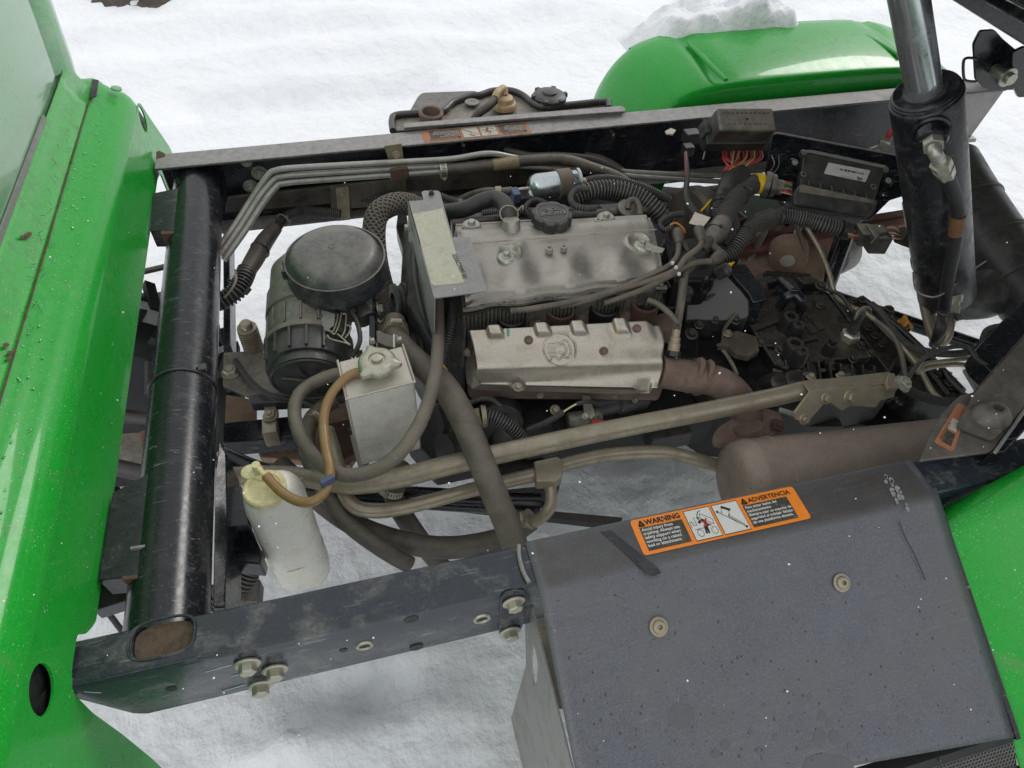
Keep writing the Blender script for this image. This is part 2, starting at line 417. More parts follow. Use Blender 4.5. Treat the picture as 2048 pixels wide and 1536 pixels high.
# ================================================================ SETTING
from mathutils import noise as MN
def snow_mat():
    m = bpy.data.materials.new('snow'); m.use_nodes = True; t = m.node_tree; b = t.nodes['Principled BSDF']
    N_ = t.nodes.new; L = t.links.new; tc = N_('ShaderNodeTexCoord')
    n = N_('ShaderNodeTexNoise'); n.inputs['Scale'].default_value = 2.2; n.inputs['Detail'].default_value = 5; L(tc.outputs['Object'], n.inputs[0])
    mxx = N_('ShaderNodeMix'); mxx.data_type = 'RGBA'; L(n.outputs[0], mxx.inputs[0]); mxx.inputs[6].default_value = (.77, .79, .82, 1); mxx.inputs[7].default_value = (.84, .85, .865, 1)
    L(mxx.outputs[2], b.inputs['Base Color']); b.inputs['Roughness'].default_value = .75
    b.inputs['Specular IOR Level'].default_value = .2
    n1 = N_('ShaderNodeTexNoise'); n1.inputs['Scale'].default_value = 90; n1.inputs['Detail'].default_value = 6; n1.inputs['Roughness'].default_value = .7; L(tc.outputs['Object'], n1.inputs[0])
    n2 = N_('ShaderNodeTexNoise'); n2.inputs['Scale'].default_value = 14; n2.inputs['Detail'].default_value = 4; L(tc.outputs['Object'], n2.inputs[0])
    b1 = N_('ShaderNodeBump'); b1.inputs['Strength'].default_value = .5; b1.inputs['Distance'].default_value = .006; L(n1.outputs[0], b1.inputs['Height'])
    b2 = N_('ShaderNodeBump'); b2.inputs['Strength'].default_value = .42; b2.inputs['Distance'].default_value = .05; L(n2.outputs[0], b2.inputs['Height'])
    L(b1.outputs[0], b2.inputs['Normal']); L(b2.outputs[0], b.inputs['Normal']); return m
M['snow'] = snow_mat()
def sm(a, b, x):
    t = max(0, min(1, (x-a)/(b-a))); return t*t*(3-2*t)
def fb(x, y, s, o=4):
    return MN.fractal(V((x*s, y*s, 3.7)), 1.0, 2.0, o)
FOOT = [(P(745, 1385, 0), .12, .05, -.09), (P(650, 1470, 0), .10, .07, .05), (P(560, 1510, 0), .08, .06, .04), (P(860, 1420, 0), .09, .06, .035)]
def snow_h(x, y):
    h = .05*fb(x, y, .9)+.016*fb(x+5, y, 4, 4)+.010*fb(x, y+9, 15, 4)
    # old wheel track beside the vehicle and drifts behind it
    yy = y-.10*fb(x, 0, .8, 2)
    h -= .10*sm(3.38, 3.43, yy)*(1-sm(3.62, 3.80, yy))*sm(-.85, -.6, x)*(1-sm(.45, .7, x))
    h += .022*fb(x, y, 14, 3)*sm(3.38, 3.43, yy)*(1-sm(3.65, 3.85, yy))*sm(-.8, -.4, x)*(1-sm(.6, .9, x))+.02*fb(x, y, 11, 3)*sm(1.5, 1.8, x)*(1-sm(1.9, 2.6, y))
    for c, wd, a in ((4.00, .13, .10), (4.42, .16, .14), (4.9, .2, .16), (5.6, .4, .28), (7.0, .7, .3)):
        q = y-c-.22*fb(x+c, c, .7, 2); h += a*math.exp(-(q/wd)**2)*(.65+.5*fb(x, c, .5, 2))
    for c, rx, ry, a in FOOT:
        d = ((x-c.x)/rx)**2+((y-c.y)/ry)**2
        if d < 6: h += a*math.exp(-d)*(1+.8*fb(x, y, 14, 3))
    h += (.012*fb(x, y, 16, 4)+.03*max(0, fb(x+3, y, 9, 4)-.1)*sm(-.2, -.6, 0-abs(x+.1)+.0))*(1-sm(.5, 1.0, y))
    return h
xs = [-60, -40, -25, -15, -9, -6, -4.5, -3.5]+[-3+.05*i for i in range(190)]+[7, 8, 10, 14, 20, 30, 60]
ys = [-60, -30, -12, -5, -2.5, -1.2]+[-.8+.02*i for i in range(110)]+[1.42+.045*i for i in range(125)]+[7.2, 7.8, 9, 12, 18, 28, 60]
snow = struct(ob('snow_ground', grid([[V((x, y, snow_h(x, y))) for x in xs] for y in ys]), M['snow'], ang=180))

# boulder poking out of the snow at the top left
c = P(290, -8, .05); pts = []
rv, rf = [], []
bm = bmesh.new(); bmesh.ops.create_icosphere(bm, subdivisions=5, radius=1)
for v in bm.verts:
    d = v.co.normalized(); k = 1+.16*MN.fractal(d*1.6, 1, 2, 5)+.05*MN.fractal(d*8, 1, 2, 4)
    v.co = V((d.x*.40*k, d.y*.26*k, d.z*.17*k))+c
me = bpy.data.meshes.new('boulder'); bm.to_mesh(me); bm.free()
tag(ob('boulder', me, M['rock'], ang=60), 'dark brown rough boulder poking out of the snow beyond the green cab', 'boulder')

# falling flakes: real little flakes hanging in the air over the engine bay
fv = []
rnd = random.Random(3)
for i in range(120):
    x, y = rnd.uniform(0, 2048), rnd.uniform(330, 1536); z = rnd.uniform(.78, 1.25)
    p = P(x, y, z); r = rnd.choice((.0005, .0007, .0009, .0010, .0015))*dep(p)
    a = V((rnd.uniform(-1, 1), rnd.uniform(-.6, .6), rnd.uniform(-.5, .5))).normalized()
    fv.append(lathe([(r*.3, -r*1.2), (r*.9, -r*.5), (r, r*.3), (r*.3, r*1.2)], p, a, 6))
stuff(tag(ob('falling_snow', join(*fv), M['snow'], ang=180), 'scattered white snowflakes falling through the air above the engine bay', 'snowflakes'))

# ================================================================ FRAME
U, W, N = V((1, 0, 0)), V((0, 1, 0)), V((0, 0, 1))
fr = thing('chassis_frame', 'black steel chassis frame of two long rails and a thick round cross tube', 'chassis frame')
YN0, YN1, ZR = .421, .488, .75
XE = 2.4
# near rail: closed box section, angled front end, recessed tube end
prof = [(-.453, .735), (-.453, .72), (-.413, .618), (-.397, .603), (XE, .603), (XE, ZR), (-.453, ZR)]
near = ob('frame_rail', prism([V((a, YN0, b)) for a, b in prof], V((0, YN1-YN0, 0))), M['nearrail'], fr, bev=.007, seg=3)
tc = (PL(325, 1272, V((0, 0, ZR)), N)+V((0, -.002, 0)))
cut(near, oval(tc, U, W, .040, .0255, N, .013, 30, 3.2))
for x, y, r in ((343, 1378, .0075), (687, 1301, .006), (729, 1291, .009), (823, 1239, .011), (833, 1295, .011), (964, 1237, .009)): ob('bolt_hole_shade', oval(PY(x, y, YN0-.0004), U, N, r, r, W, .0003, 20), M['void'], near, flat=True)  # flat black discs on the web paint the shade inside holes
ob('tube_end', oval(tc-N*.011, U, W, .038, .0238, N, .003, 30, 3.2), M['rustplug'], fr, label='rusty sunken end of the cross tube in the near rail')
ringpts = [tc+U*(.0425*math.copysign(abs(math.cos(g))**.62, math.cos(g)))+W*(.0275*math.copysign(abs(math.sin(g))**.62, math.sin(g)))+N*.0002 for g in [2*math.pi*k/40 for k in range(41)]]
ob('weld_bead', tubev(ringpts, .0022, 6, straight=True), M['nearrail'], fr)
for x, y, r in ((729, 1291, .0125), (964, 1237, .0135), (823, 1239, .0)):
    if r: ob('rivet_nut', join(tubev([PY(x, y, YN0)+U*(r*math.cos(g))*.85+N*(r*math.sin(g))*.85 for g in [2*math.pi*k/20 for k in range(21)]], r*.22, 6, straight=True)), M['zinc'], fr)
for x, y in ((495, 1326), (550, 1338), (521, 1370)):
    bolt(near, PY(x, y, YN0-.001), -W, .0185, M['zinc'])
for (x0, y0), (x1, y1) in (((410, 1345), (463, 1330)), ((462, 1353), (495, 1345)), ((442, 1384), (490, 1370)), ((168, 1384), (202, 1386))):
    a, b = PY(x0, y0, YN0-.0006), PY(x1, y1, YN0-.0006)
    ob('paint_mark', prism([a-N*.001, b-N*.0014, b+N*.0014, a+N*.001], (0, .0004, 0)), M['chalk'], near, flat=True)
# far rail: C channel open to the engine
YF0, YF1 = 1.683, 1.752
XF = 2.10
far = ob('frame_rail', join(
    box((-.435, YF0, ZR-.007), (XF, YF1, ZR)),
    prism([V((-.435, YF1-.008, ZR-.0075)), V((XF, YF1-.008, ZR-.0075)), V((XF-.06, YF1-.008, .54)), V((1.6, YF1-.008, .545)), V((-.435, YF1-.008, .545))], (0, .008, 0)),
    box((-.435, YF0+.004, .538), (1.55, YF1, .5445))), M['railtop'], fr, bev=.0025)
ob('rail_web', prism([V((-.43, YF1-.0085, ZR-.008)), V((XF-.01, YF1-.0085, ZR-.008)), V((XF-.07, YF1-.0085, .47)), V((1.75, YF1-.0085, .40)), V((1.45, YF1-.0085, .545)), V((-.43, YF1-.0085, .545))], (0, -.003, 0)), M['black'], fr)
ob('end_plate', prism([PY(*q, YF0+.03) for q in ((1800, 196), (2008, 182), (1928, 292), (1895, 330), (1850, 330))], (0, .03, 0)), M['greymetal'], fr, bev=.002)
ob('end_plate', prism([PY(*q, YF0+.015) for q in ((1862, 280), (1953, 277), (1951, 284), (1862, 292))], (0, .05, 0)), M['greymetal'], fr)
for x, y, r in ((1273, 258, .021), (1260, 322, .018), (1215, 315, .012), (1675, 228, .011), (1656, 231, .005), (1655, 282, .009), (1567, 269, .006)):
    ob('rail_hole_shade', oval(PY(x, y, YF1-.0118), U, N, r, r*.92, W, .0006, 22), M['void'], fr, flat=True)  # black ovals laid on the web, hole depth painted as dark colour
for x, y, r in ((519, 346, .016), (502, 373, .016), (493, 324, .011)):
    bolt(far, PY(x, y, YF1-.012), -W, r, M['fitting'], 'nut')
for x, y in ((1022, 420), ):
    bolt(far, PY(x, y, YF0+.02), -W, .008, M['zinc'])
for x, y in ((924, 283), (1222, 262)):
    a = PY(x, y, YF1-.011); ob('stud', cyl(a, a-W*.022, .0045, 10), M['zinc'], far)
# rusted corner and dusty inner liner strip along the far rail
ob('rust_patch', prism([PL(x, y, V((0, 0, ZR+.0004)), N) for x, y in ((312, 304), (318, 301), (330, 307), (330, 313), (320, 316), (313, 318))], -N*.0004), M['rustd'], far, flat=True)
ob('inner_rail_plate', prism([PY(*q, YF0+.025) for q in ((455, 396), (680, 372), (1100, 330), (1100, 366), (1010, 372), (815, 388), (640, 410), (450, 425))], (0, .012, 0)), M['greymetal'] if 0 else M['rubber'], fr, bev=.002)
ob('inner_rail_plate', prism([PY(*q, YF0-.01) for q in ((660, 374), (812, 358), (814, 392), (800, 410), (662, 420))], (0, .01, 0)), M['hosedust'], fr, bev=.002)
bolt(fr, PY(684, 388, YF0-.011), -W, .012, M['khaki'])
ob('hanger_strap', strip([PY(*q, YF0-.016) for q in ((684, 374), (686, 400), (688, 440))], U, .017, .004), M['khaki'], fr)
# cross tube and its gussets
XT, ZT, RT = -.352, .678, .0585
tube_ = ob('cross_tube', cyl((XT, YN1-.01, ZT), (XT, YF1-.01, ZT), RT, 56), M['blackclean'], fr)
ob('weld_bead', tubev([V((XT+math.cos(g)*RT*1.0, YF1-.014, ZT+math.sin(g)*RT*1.0)) for g in [2*math.pi*k/30 for k in range(31)]], .005, 6, straight=True), M['blackclean'], fr)
yz = PL(390, 745, V((0, 0, ZT+.05)), N).y
ob('zip_tie', join(tubev([V((XT+math.cos(g)*(RT+.0015), yz+.006*math.sin(g*1), ZT+math.sin(g)*(RT+.0015))) for g in [2*math.pi*k/40 for k in range(41)]], .0028, 6, straight=True)), M['plastic'], fr)
zt = P(405, 737, ZT+.045); ob('zip_tie_head', obox(zt+V((0, 0, .006)), U, W, N, .007, .008, .010), M['plastic'], fr, bev=.001)
g1 = pp([(306, 386), (384, 370), (386, 462), (300, 462)], .728)
ob('gusset_plate', prism(g1, .045), M['greymetal'] if 0 else M['blackclean'], fr, bev=.002)
g2 = pp([(225, 985), (335, 925), (340, 1148), (197, 1160)], .728)
ob('gusset_plate', prism(g2, .05), M['black'], fr, bev=.002)
w1 = P(372, 372, .731); w2 = P(370, 455, .731)
ob('weld_bead', tubev([w1, w1.lerp(w2, .33)+U*.001, w1.lerp(w2, .66)-U*.001, w2], .0035, 6), M['blackclean'], fr)
w1 = P(262, 1098, .7285); w2 = P(300, 1092, .7285); ob('weld_bead', tubev([w1, w2], .004, 6), M['railtop'], fr)
ob('rust_edge', prism([P(x, y, .7282) for x, y in ((322, 462), (350, 462), (350, 467), (322, 468))], .03), M['rustd'], fr)
ob('rust_edge', prism([P(x, y, .7284) for x, y in ((245, 1152), (290, 1148), (290, 1155), (245, 1159))], .03), M['rustd'], fr)
ob('gusset_plate', prism(pp([(192, 1160), (258, 1145), (258, 1200), (187, 1222)], .66), .03), M['guard'], fr, bev=.002)
# verticals and lower members right of the cross tube
ob('side_plate', prism(pz([(437, 880, .66), (452, 905, .66), (454, 1090, .62), (450, 1215, .62), (425, 1215, .62), (430, 960, .66)]), .10), M['blackclean'], fr, bev=.003)
ob('lower_brace', tubev(pz([(440, 915, .50), (560, 960, .46), (700, 985, .44), (900, 1000, .44), (1080, 1010, .44)]), pw(P(560, 960, .46), 23), 14), M['blackclean'], fr)
ob('lower_brace', prism(pp([(445, 845), (600, 830), (610, 862), (600, 872), (445, 886)], .48), .05), M['blackclean'], fr, bev=.003)
ob('lower_brace', prism(pp([(880, 1002), (1245, 1035), (1240, 1052), (880, 1010)], .40), .02), M['rubberd'], fr)
ob('lower_brace', prism(pp([(960, 985), (1120, 968), (1110, 1000), (960, 1012)], .42), .03), M['blackclean'], fr)
ob('upright_post', prism(pp([(446, 400), (458, 400), (461, 690), (446, 700)], .48), .06), M['blackclean'], fr, bev=.003)
ob('engine_mount_plate', prism(pp([(447, 705), (520, 700), (560, 720), (575, 770), (560, 800), (500, 795), (445, 770)], .53), .008), M['greymetal'] if 0 else M['plasticg'], fr, bev=.002)
bolt(fr, P(462, 745, .532), N, .016, M['zinc'], 'nut')
ob('engine_mount_plate', prism(pp([(496, 790), (700, 765), (705, 785), (640, 800), (498, 806)], .535), .03), M['plastic'], fr, bev=.005)
# stud stack (spring mount) left of the air cleaner
a = P(513, 712, .50); b_ = V((a.x, a.y, .66))
prof_ = [(.020, 0), (.020, .05), (.016, .052)]
for k in range(4): prof_ += [(.020, .055+k*.009), (.020, .060+k*.009), (.015, .061+k*.009), (.015, .0635+k*.009)]
prof_ += [(.019, .092), (.019, .098), (.012, .099), (.012, .114), (.010, .118)]
ob('mount_spring', lathe([(r_*1.15, h_*.75) for r_, h_ in prof_], a+V((0, 0, .02)), N, 24), M['khaki'], fr)
# rusty brackets seen down in the gap beside the bottle
ob('rusty_bracket', prism(pp([(452, 790), (512, 800), (512, 845), (450, 845)], .44), .01), M['axle'], fr)
ob('rusty_bracket', prism(pp([(500, 865), (590, 850), (640, 800), (720, 800), (740, 870), (700, 930), (520, 915)], .40), .02), M['axle'], fr, bev=.003)
ob('rusty_bracket', prism(pp([(640, 850), (712, 835), (715, 905), (650, 935)], .42), .03), M['rustd'], fr, bev=.003)
ob('lower_link', cyl(P(548, 870, .44), P(545, 935, .30), .022, 18), M['rubberd'], fr)
cl = obox(P(538, 850, .515), U, W, N, .0155, .020, .05)
ob('clevis', join(cl, obox(P(540, 803, .52), U, W, N, .013, .026, .03)), M['khaki'], fr, bev=.003)
bolt(fr, P(540, 832, .52), N, .012, M['khaki'], 'nut')
ob('hook_wire', tubev(pz([(594, 820, .50), (560, 808, .50), (556, 802, .50), (572, 795, .50), (590, 800, .5), (598, 812, .5)]), .0016, 6), M['steelpipe'], fr)
# rear right part of frame: diagonal tubes
ob('diagonal_tube', cyl(P(1640, 585, .36), P(2080, 735, .36), .021, 24), M['blackclean'], fr)
ob('diagonal_tube', cyl(P(1695, 455, .50), P(1650, 580, .36), .026, 24), M['blackclean'], fr)
a = P(1628, 585, .37); ob('pivot_bush', cyl(a-U*.02, a+U*.05, .020, 20), M['fitting'], fr)

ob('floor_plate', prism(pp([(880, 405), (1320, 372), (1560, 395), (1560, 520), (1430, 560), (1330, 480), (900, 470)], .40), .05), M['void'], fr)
# outer guard rail strip over the fuel tank
ob('guard_strip', prism(pp([(806, 246), (1243, 211), (1251, 216), (1250, 222), (1050, 236), (808, 255)], .765), .008), M['railtop'], fr, bev=.002)

# --- warning decals -------------------------------------------------------------
def decal(parent, TL, TR, BL, nrm, scale_u=None, faded=False, lab=None):
    Ud = (TR-TL); Lw = Ud.length; Ud.normalize(); Nn = nrm.normalized(); Wd = Nn.cross(Ud).normalized()
    H = abs((BL-TL).dot(Wd)); c = TL-Wd*H
    o_, pi_, wt, ik, tx = (M['orange'], M['panelink'], M['white'], M['ink'], M['white']) if not faded else (M['orangef'], M['panelink'], M['whitef'], M['inkfade'], M['whitef'])
    d = ob('warning_decal', prism(rounded([c+Nn*.0004, c+Ud*Lw+Nn*.0004, c+Ud*Lw+Wd*H+Nn*.0004, c+Wd*H+Nn*.0004], H*.10, 5), -Nn*.0004), o_, parent, flat=True, label=lab)
    def pl(nm, x0, y0, x1, y1, m_, off=.0008):
        return plate(nm, c, Ud, Wd, Nn, [(x0*Lw, y0*H), (x1*Lw, y0*H), (x1*Lw, y1*H), (x0*Lw, y1*H)], m_, d, off)
    def seg(pts, wd, m_, nm='pictogram_line', off=.0014):
        L_ = []
        for (x0, y0), (x1, y1) in zip(pts, pts[1:]):
            a = V((x0*Lw, y0*H)); b = V((x1*Lw, y1*H)); t = (b-a); n_ = V((-t.y, t.x)).normalized()*wd/2
            L_.append(prism([c+Ud*q.x+Wd*q.y+Nn*off for q in (a-n_, b-n_, b+n_, a+n_)], -Nn*.0002))
        return L_
    pl('text_panel', .035, .09, .285, .74, pi_); pl('text_panel', .655, .09, .93, .74, pi_)
    for x0, x1 in ((.312, .462), (.482, .632)):
        pl('picture_frame', x0-.003, .06, x1+.003, .94, ik); pl('picture_panel', x0, .08, x1, .92, wt, .0011)
    ts = H*.20
    T = lambda nm, b, x, y, s, m_, bd=0: text(nm, b, c+Ud*x*Lw+Wd*y*H, Ud, Wd, Nn, s, m_, d, .0014, bold=bd)
    T('lettering', 'WARNING', .075, .79, ts, ik, .0004); T('lettering', 'ADVERTENCIA', .70, .79, ts*.92, ik if not faded else M['inkfade'], .0002)
    for x0 in (.037, .657):
        ob('alert_triangle', join(*seg([(x0, .78), (x0+.033, .78), (x0+.0165, .93), (x0, .78)], H*.035, ik)), ik, d, flat=True)
        ob('alert_triangle', prism([c+Ud*a*Lw+Wd*b*H+Nn*.0014 for a, b in ((x0+.002, .782), (x0+.031, .782), (x0+.0165, .92))], -Nn*.0002), M['inkfade'], d, flat=True)
    text('lettering', 'Avoid injury from\ncrushing: Always use\nsafety support when\nworking on a raised\nbed or attachment.', c+Ud*.042*Lw+Wd*.63*H, Ud, Wd, Nn, H*.118, tx, d, .0014, bold=.00018, line=.95)
    text('lettering', 'Para evitar lesion del\nmachacamiento:\nSiempre usar un soporte de\nseguridad al trabajar debajo\nde una plataforma elevada.', c+Ud*.662*Lw+Wd*.63*H, Ud, Wd, Nn, H*.108, tx, d, .0014, bold=.00016, line=1.03)
    # pictogram 1: crushed figure under a tipping bed
    L1 = []
    for cx in (.352, .435): L1 += seg([(cx+.017*math.cos(g), .25+.10*math.sin(g)) for g in [2*math.pi*k/14 for k in range(15)]], H*.012, ik)
    L1 += seg([(.318, .42), (.318, .60), (.330, .60), (.336, .48), (.350, .48), (.350, .72)], H*.012, ik)
    L1 += seg([(.33, .37), (.40, .37)], H*.012, ik)+seg([(.385, .66), (.395, .78), (.452, .56), (.447, .42), (.385, .66)], H*.012, ik)
    L1 += seg([(.372, .64), (.375, .74), (.388, .83), (.405, .86)], H*.02, ik)+seg([(.366, .70), (.372, .62), (.381, .69)], H*.016, ik)
    ob('pictogram', join(*L1), ik, d, flat=True)
    fg = seg([(.366, .52), (.385, .60), (.400, .56), (.412, .40)], H*.07, ik)+seg([(.392, .45), (.384, .20)], H*.05, ik)+seg([(.400, .42), (.398, .20)], H*.05, ik)
    ob('pictogram_figure', join(*fg), ik, d, flat=True)
    ob('pictogram_cross', join(*(seg([(.385, .38), (.418, .62)], H*.04, M['red'], off=.0017)+seg([(.380, .58), (.428, .40)], H*.04, M['red'], off=.0017))), M['red'], d, flat=True)
    L2 = seg([(.497, .72), (.617, .16)], H*.014, ik)+seg([(.545, .54), (.551, .57), (.612, .24), (.606, .21), (.545, .54)], H*.012, ik)+seg([(.530, .84), (.575, .70)], H*.07, ik)
    L2 += seg([(.530, .80), (.520, .66), (.516, .70)], H*.010, ik)+seg([(.564, .70), (.556, .56), (.552, .60)], H*.010, ik)
    L2 += [prism([c+Ud*(x0*Lw+H*.035*math.cos(g))+Wd*(y0*H+H*.035*math.sin(g))+Nn*.0014 for g in [2*math.pi*k/10 for k in range(10)]], -Nn*.0002) for x0, y0 in ((.497, .72), (.617, .16))]
    ob('pictogram', join(*L2), ik, d, flat=True)
    return d

# --- heat guard bolted to the near rail -----------------------------------------
gd = thing('muffler_guard', 'large dark grey sheet metal guard over the near rail with orange warning decal', 'heat guard')
GZ = ZR+.004
XG0, XG1 = .186, .845
slope_n = V((0, -.56, 1)).normalized()
pA = V((0, .405, GZ-.006))
def gp(x, y): return PL(x, y, pA, slope_n)
b0 = gp(1140, 1560); b1 = gp(2030, 1474)
def gx(t, fx): return XG0+(XG1-XG0)*fx
rows = []
edge_y0 = YN1+.002
prof = [(edge_y0, GZ-.010), (edge_y0, GZ-.002), (edge_y0-.003, GZ), (.45, GZ), (.425, GZ-.001), (.413, GZ-.003)]
yb0 = b0.y-.04; yb1 = b1.y
nx = 40
for i in range(nx+1):
    fx = i/nx; x = XG0+(b1.x-XG0)*fx; r_ = []
    yb = yb0+(b1.y-yb0)*fx
    for a, z in prof: r_.append(V((x, a, z)))
    for k in range(25):
        y = .405+(yb-.405)*k/24; z = pA.z-(.405-y)*.56
        r_.append(V((x, y, z+.0022*fb(x, y, 3.1, 3)*min(1, k/4))))
    rows.append(r_)
gpan = solid(ob('guard_panel', grid(rows), M['guard'], gd, ang=50), .003, -1)
for x, y in ((1316, 1253), (1681, 1165)): bolt(gpan, gp(x, y)+slope_n*.0028, slope_n, .0145, M['khaki'], 'socket_bolt')
tl, tr_, bl = [PL(x, y, V((0, 0, GZ+.0006)), N) for x, y in ((1259, 1042), (1585, 974), (1284, 1102))]
# the decal lies on the flat top strip and bends with it only slightly, so it sits on the top plane
ob_dec = decal(gpan, V((tl.x, tl.y, GZ+.0006)), V((tr_.x, tl.y, GZ+.0006)), V((tl.x, .4245, GZ+.0006)), N, lab=None)
pan2 = []
# left side cheek with slot
ck = [PX(x, y, XG0-.002) for x, y in ((1040, 1192), (1052, 1180), (1064, 1215), (1082, 1290), (1150, 1560), (1050, 1560), (1018, 1452), (1052, 1330), (1050, 1250))]
ck_o = ob('side_cheek', prism(ck, V((.003, 0, 0))), M['greymetal'], gd)
cut(ck_o, prism([PX(x, y, XG0-.002)+U*.02 for x, y in ((1064, 1284), (1062, 1330), (1067, 1372), (1074, 1362), (1076, 1330), (1071, 1300))], -U*.05))
gdt = [PY(x, y, YN0-.003) for x, y in ((1001, 1195), (1010, 1185), (1048, 1180), (1052, 1200), (1046, 1252), (1037, 1268), (998, 1272))]
tab = ob('mount_tab', prism(rounded(gdt, .01, 4), V((0, .003, 0))), M['nearrail'], gd, bev=.001)
for x, y in ((1027, 1203), (1020, 1262)): bolt(tab, PY(x, y, YN0-.004), -W, .0175, M['zinc'])
# weld seam and dark brush stroke on the guard top
a = PL(1038, 1090, V((0, 0, GZ+.0008)), N); b_ = PL(1058, 1165, V((0, 0, GZ+.0008)), N)
ob('weld_bead', tubev([a, a.lerp(b_, .3)-U*.004, a.lerp(b_, .7)-U*.004, b_], .0035, 7), M['railtop'], gd)
q = [PL(x, y, V((0, 0, GZ+.0004)), N) for x, y in ((1200, 1064), (1222, 1060), (1318, 1138), (1322, 1146), (1306, 1153), (1296, 1148))]
ob('tape_strip', prism(q, -N*.0004), M['black'], gpan, flat=True)
def gsurf(p): return V((p.x, p.y, pA.z-(.405-p.y)*.56+.0022*fb(p.x, p.y, 3.1, 3)+.0005))
wetm = mat('standing_water', (.048, .051, .060), .16, 0, None, bump=0, coat=1)
for (cx, cy, ax_, ay_, n_) in ((1362, 1432, 26, 26, 26), (1652, 1535, 50, 26, 26), (1640, 1475, 13, 18, 14), (1668, 1473, 11, 12, 12), (1644, 1432, 9, 10, 12), (1658, 1448, 7, 9, 10), (1450, 1490, 9, 12, 12), (1520, 1503, 8, 9, 12), (1430, 1508, 10, 10, 12), (1550, 1475, 6, 7, 10), (1582, 1436, 5, 6, 10), (1805, 1442, 10, 10, 12), (1528, 1412, 5, 5, 10), (1618, 1394, 5, 6, 10), (1700, 1492, 5, 8, 10), (1500, 1465, 5, 6, 10)):
    pts = []
    for k in range(n_):
        g = 2*math.pi*k/n_; rr_ = 1+rnd.uniform(-.14, .14); pts.append(gsurf(gp(cx+ax_*rr_*math.cos(g), cy+ay_*rr_*math.sin(g))))
    ob('water_patch', prism(pts, -slope_n*.0006), wetm, gpan, ang=20)
drops = []
for k in range(230):
    x, y = rnd.uniform(1130, 1990), rnd.uniform(1120, 1530)
    if y < 1300 and rnd.random() < .65: continue
    p = gp(x, y); 
    if p.x < XG0+.02 or p.x > b1.x-.01: continue
    r_ = rnd.choice((.0008, .0010, .0014, .0018)); drops.append(lathe([(r_, -.001), (r_*.8, r_*.16), (r_*.3, r_*.22)], gsurf(p), slope_n, 8, 1, rnd.uniform(1, 1.8)))
stuff(ob('water_drops', join(*drops), mat('dark_drop', (.012, .012, .014), .05, 0, None, bump=0, coat=1), gpan))
crack = [gp(1796, 1042), gp(1806, 1070), gp(1822, 1100), gp(1838, 1135), gp(1848, 1160)]
ob('crack_line', tubev([p+slope_n*.0028 for p in crack], .0007, 5), M['void'], gpan)
smear = mat('grey_white_smear', (.30, .30, .29), .6, 0, (.10, .10, .10), .7, 40, .3, 200)
for j in range(16):
    t0 = rnd.random(); x0, y0 = 1768+t0*40+rnd.uniform(-10, 10), 940+t0*72; d_ = rnd.uniform(3, 9); e_ = rnd.uniform(1.0, 3.2)
    q = [PL(x, y, V((0, 0, GZ+.0007)), N) for x, y in ((x0, y0), (x0+e_*2+d_*.3, y0+d_*.6), (x0+d_*.7+e_, y0+d_*1.7), (x0+d_*.6-e_, y0+d_*1.8), (x0-e_*.8, y0+d_*.7))]
    ob('grease_smear', prism(q, -N*.0003), smear, gpan, flat=True)
# right edge channel + honeycomb outlet
e0 = V((b1.x+.004, YN0+.01, GZ-.004)); e1 = V((b1.x+.004, b1.y-.003, pA.z-(.405-b1.y)*.56-.003))
ob('edge_channel', strip([e0, e0.lerp(e1, .5), e1], V((1, 0, 0)), .004, .006), M['blackclean'], gd)
lo = b1-slope_n*.002
hx = []
hm = M['greymetal']
cU = U; cW = V((0, -1, -.9)).normalized()
base0 = V((b1.x-.001, b1.y-.004, lo.z-.006))
for i in range(70):
    for j in range(7):
        cx = base0-cU*(.0035+i*.0062+(.0031 if j % 2 else 0))+cW*(.004+j*.0054)
        if cx.x < .45: continue
        pts = [cx+cU*.0036*math.cos(k*math.pi/3+math.pi/6)+cW*.0036*math.sin(k*math.pi/3+math.pi/6) for k in range(7)]
        hx.append(tubev(pts, .00055, 3, straight=True))
stuff(ob('honeycomb_screen', join(*hx), hm, gd, flat=True))
ob('screen_backing', prism([base0-cW*.012, base0-cU*.6-cW*.012, base0-cU*.6+cW*.045, base0+cW*.045], V((0, .02, -.02))), M['void'], gd)
ob('edge_lip', tubev([base0+cW*.043+U*.004, base0-cU*.10+cW*.040, base0-cU*.30+cW*.045, base0-cU*.52+cW*.047], .0035, 6), M['blackclean'], gd)

# second decal on the far rail (reads from the other side)
tl2, tr2 = P(1062, 240, ZR), P(843, 254, ZR)
decal(far, V((P(1062, 262, ZR).x, YF0+.004, ZR+.0004)), V((P(846, 277, ZR).x, YF0+.004, ZR+.0004)), V((P(1062, 262, ZR).x, YF1-.006, ZR+.0004)), N, faded=True, lab='faded orange decal facing the far side')

# ================================================================ CAB
cab = thing('vehicle_cab', 'bright green painted rear of the cab with wet panels along the left edge', 'cab')
XC = -.44
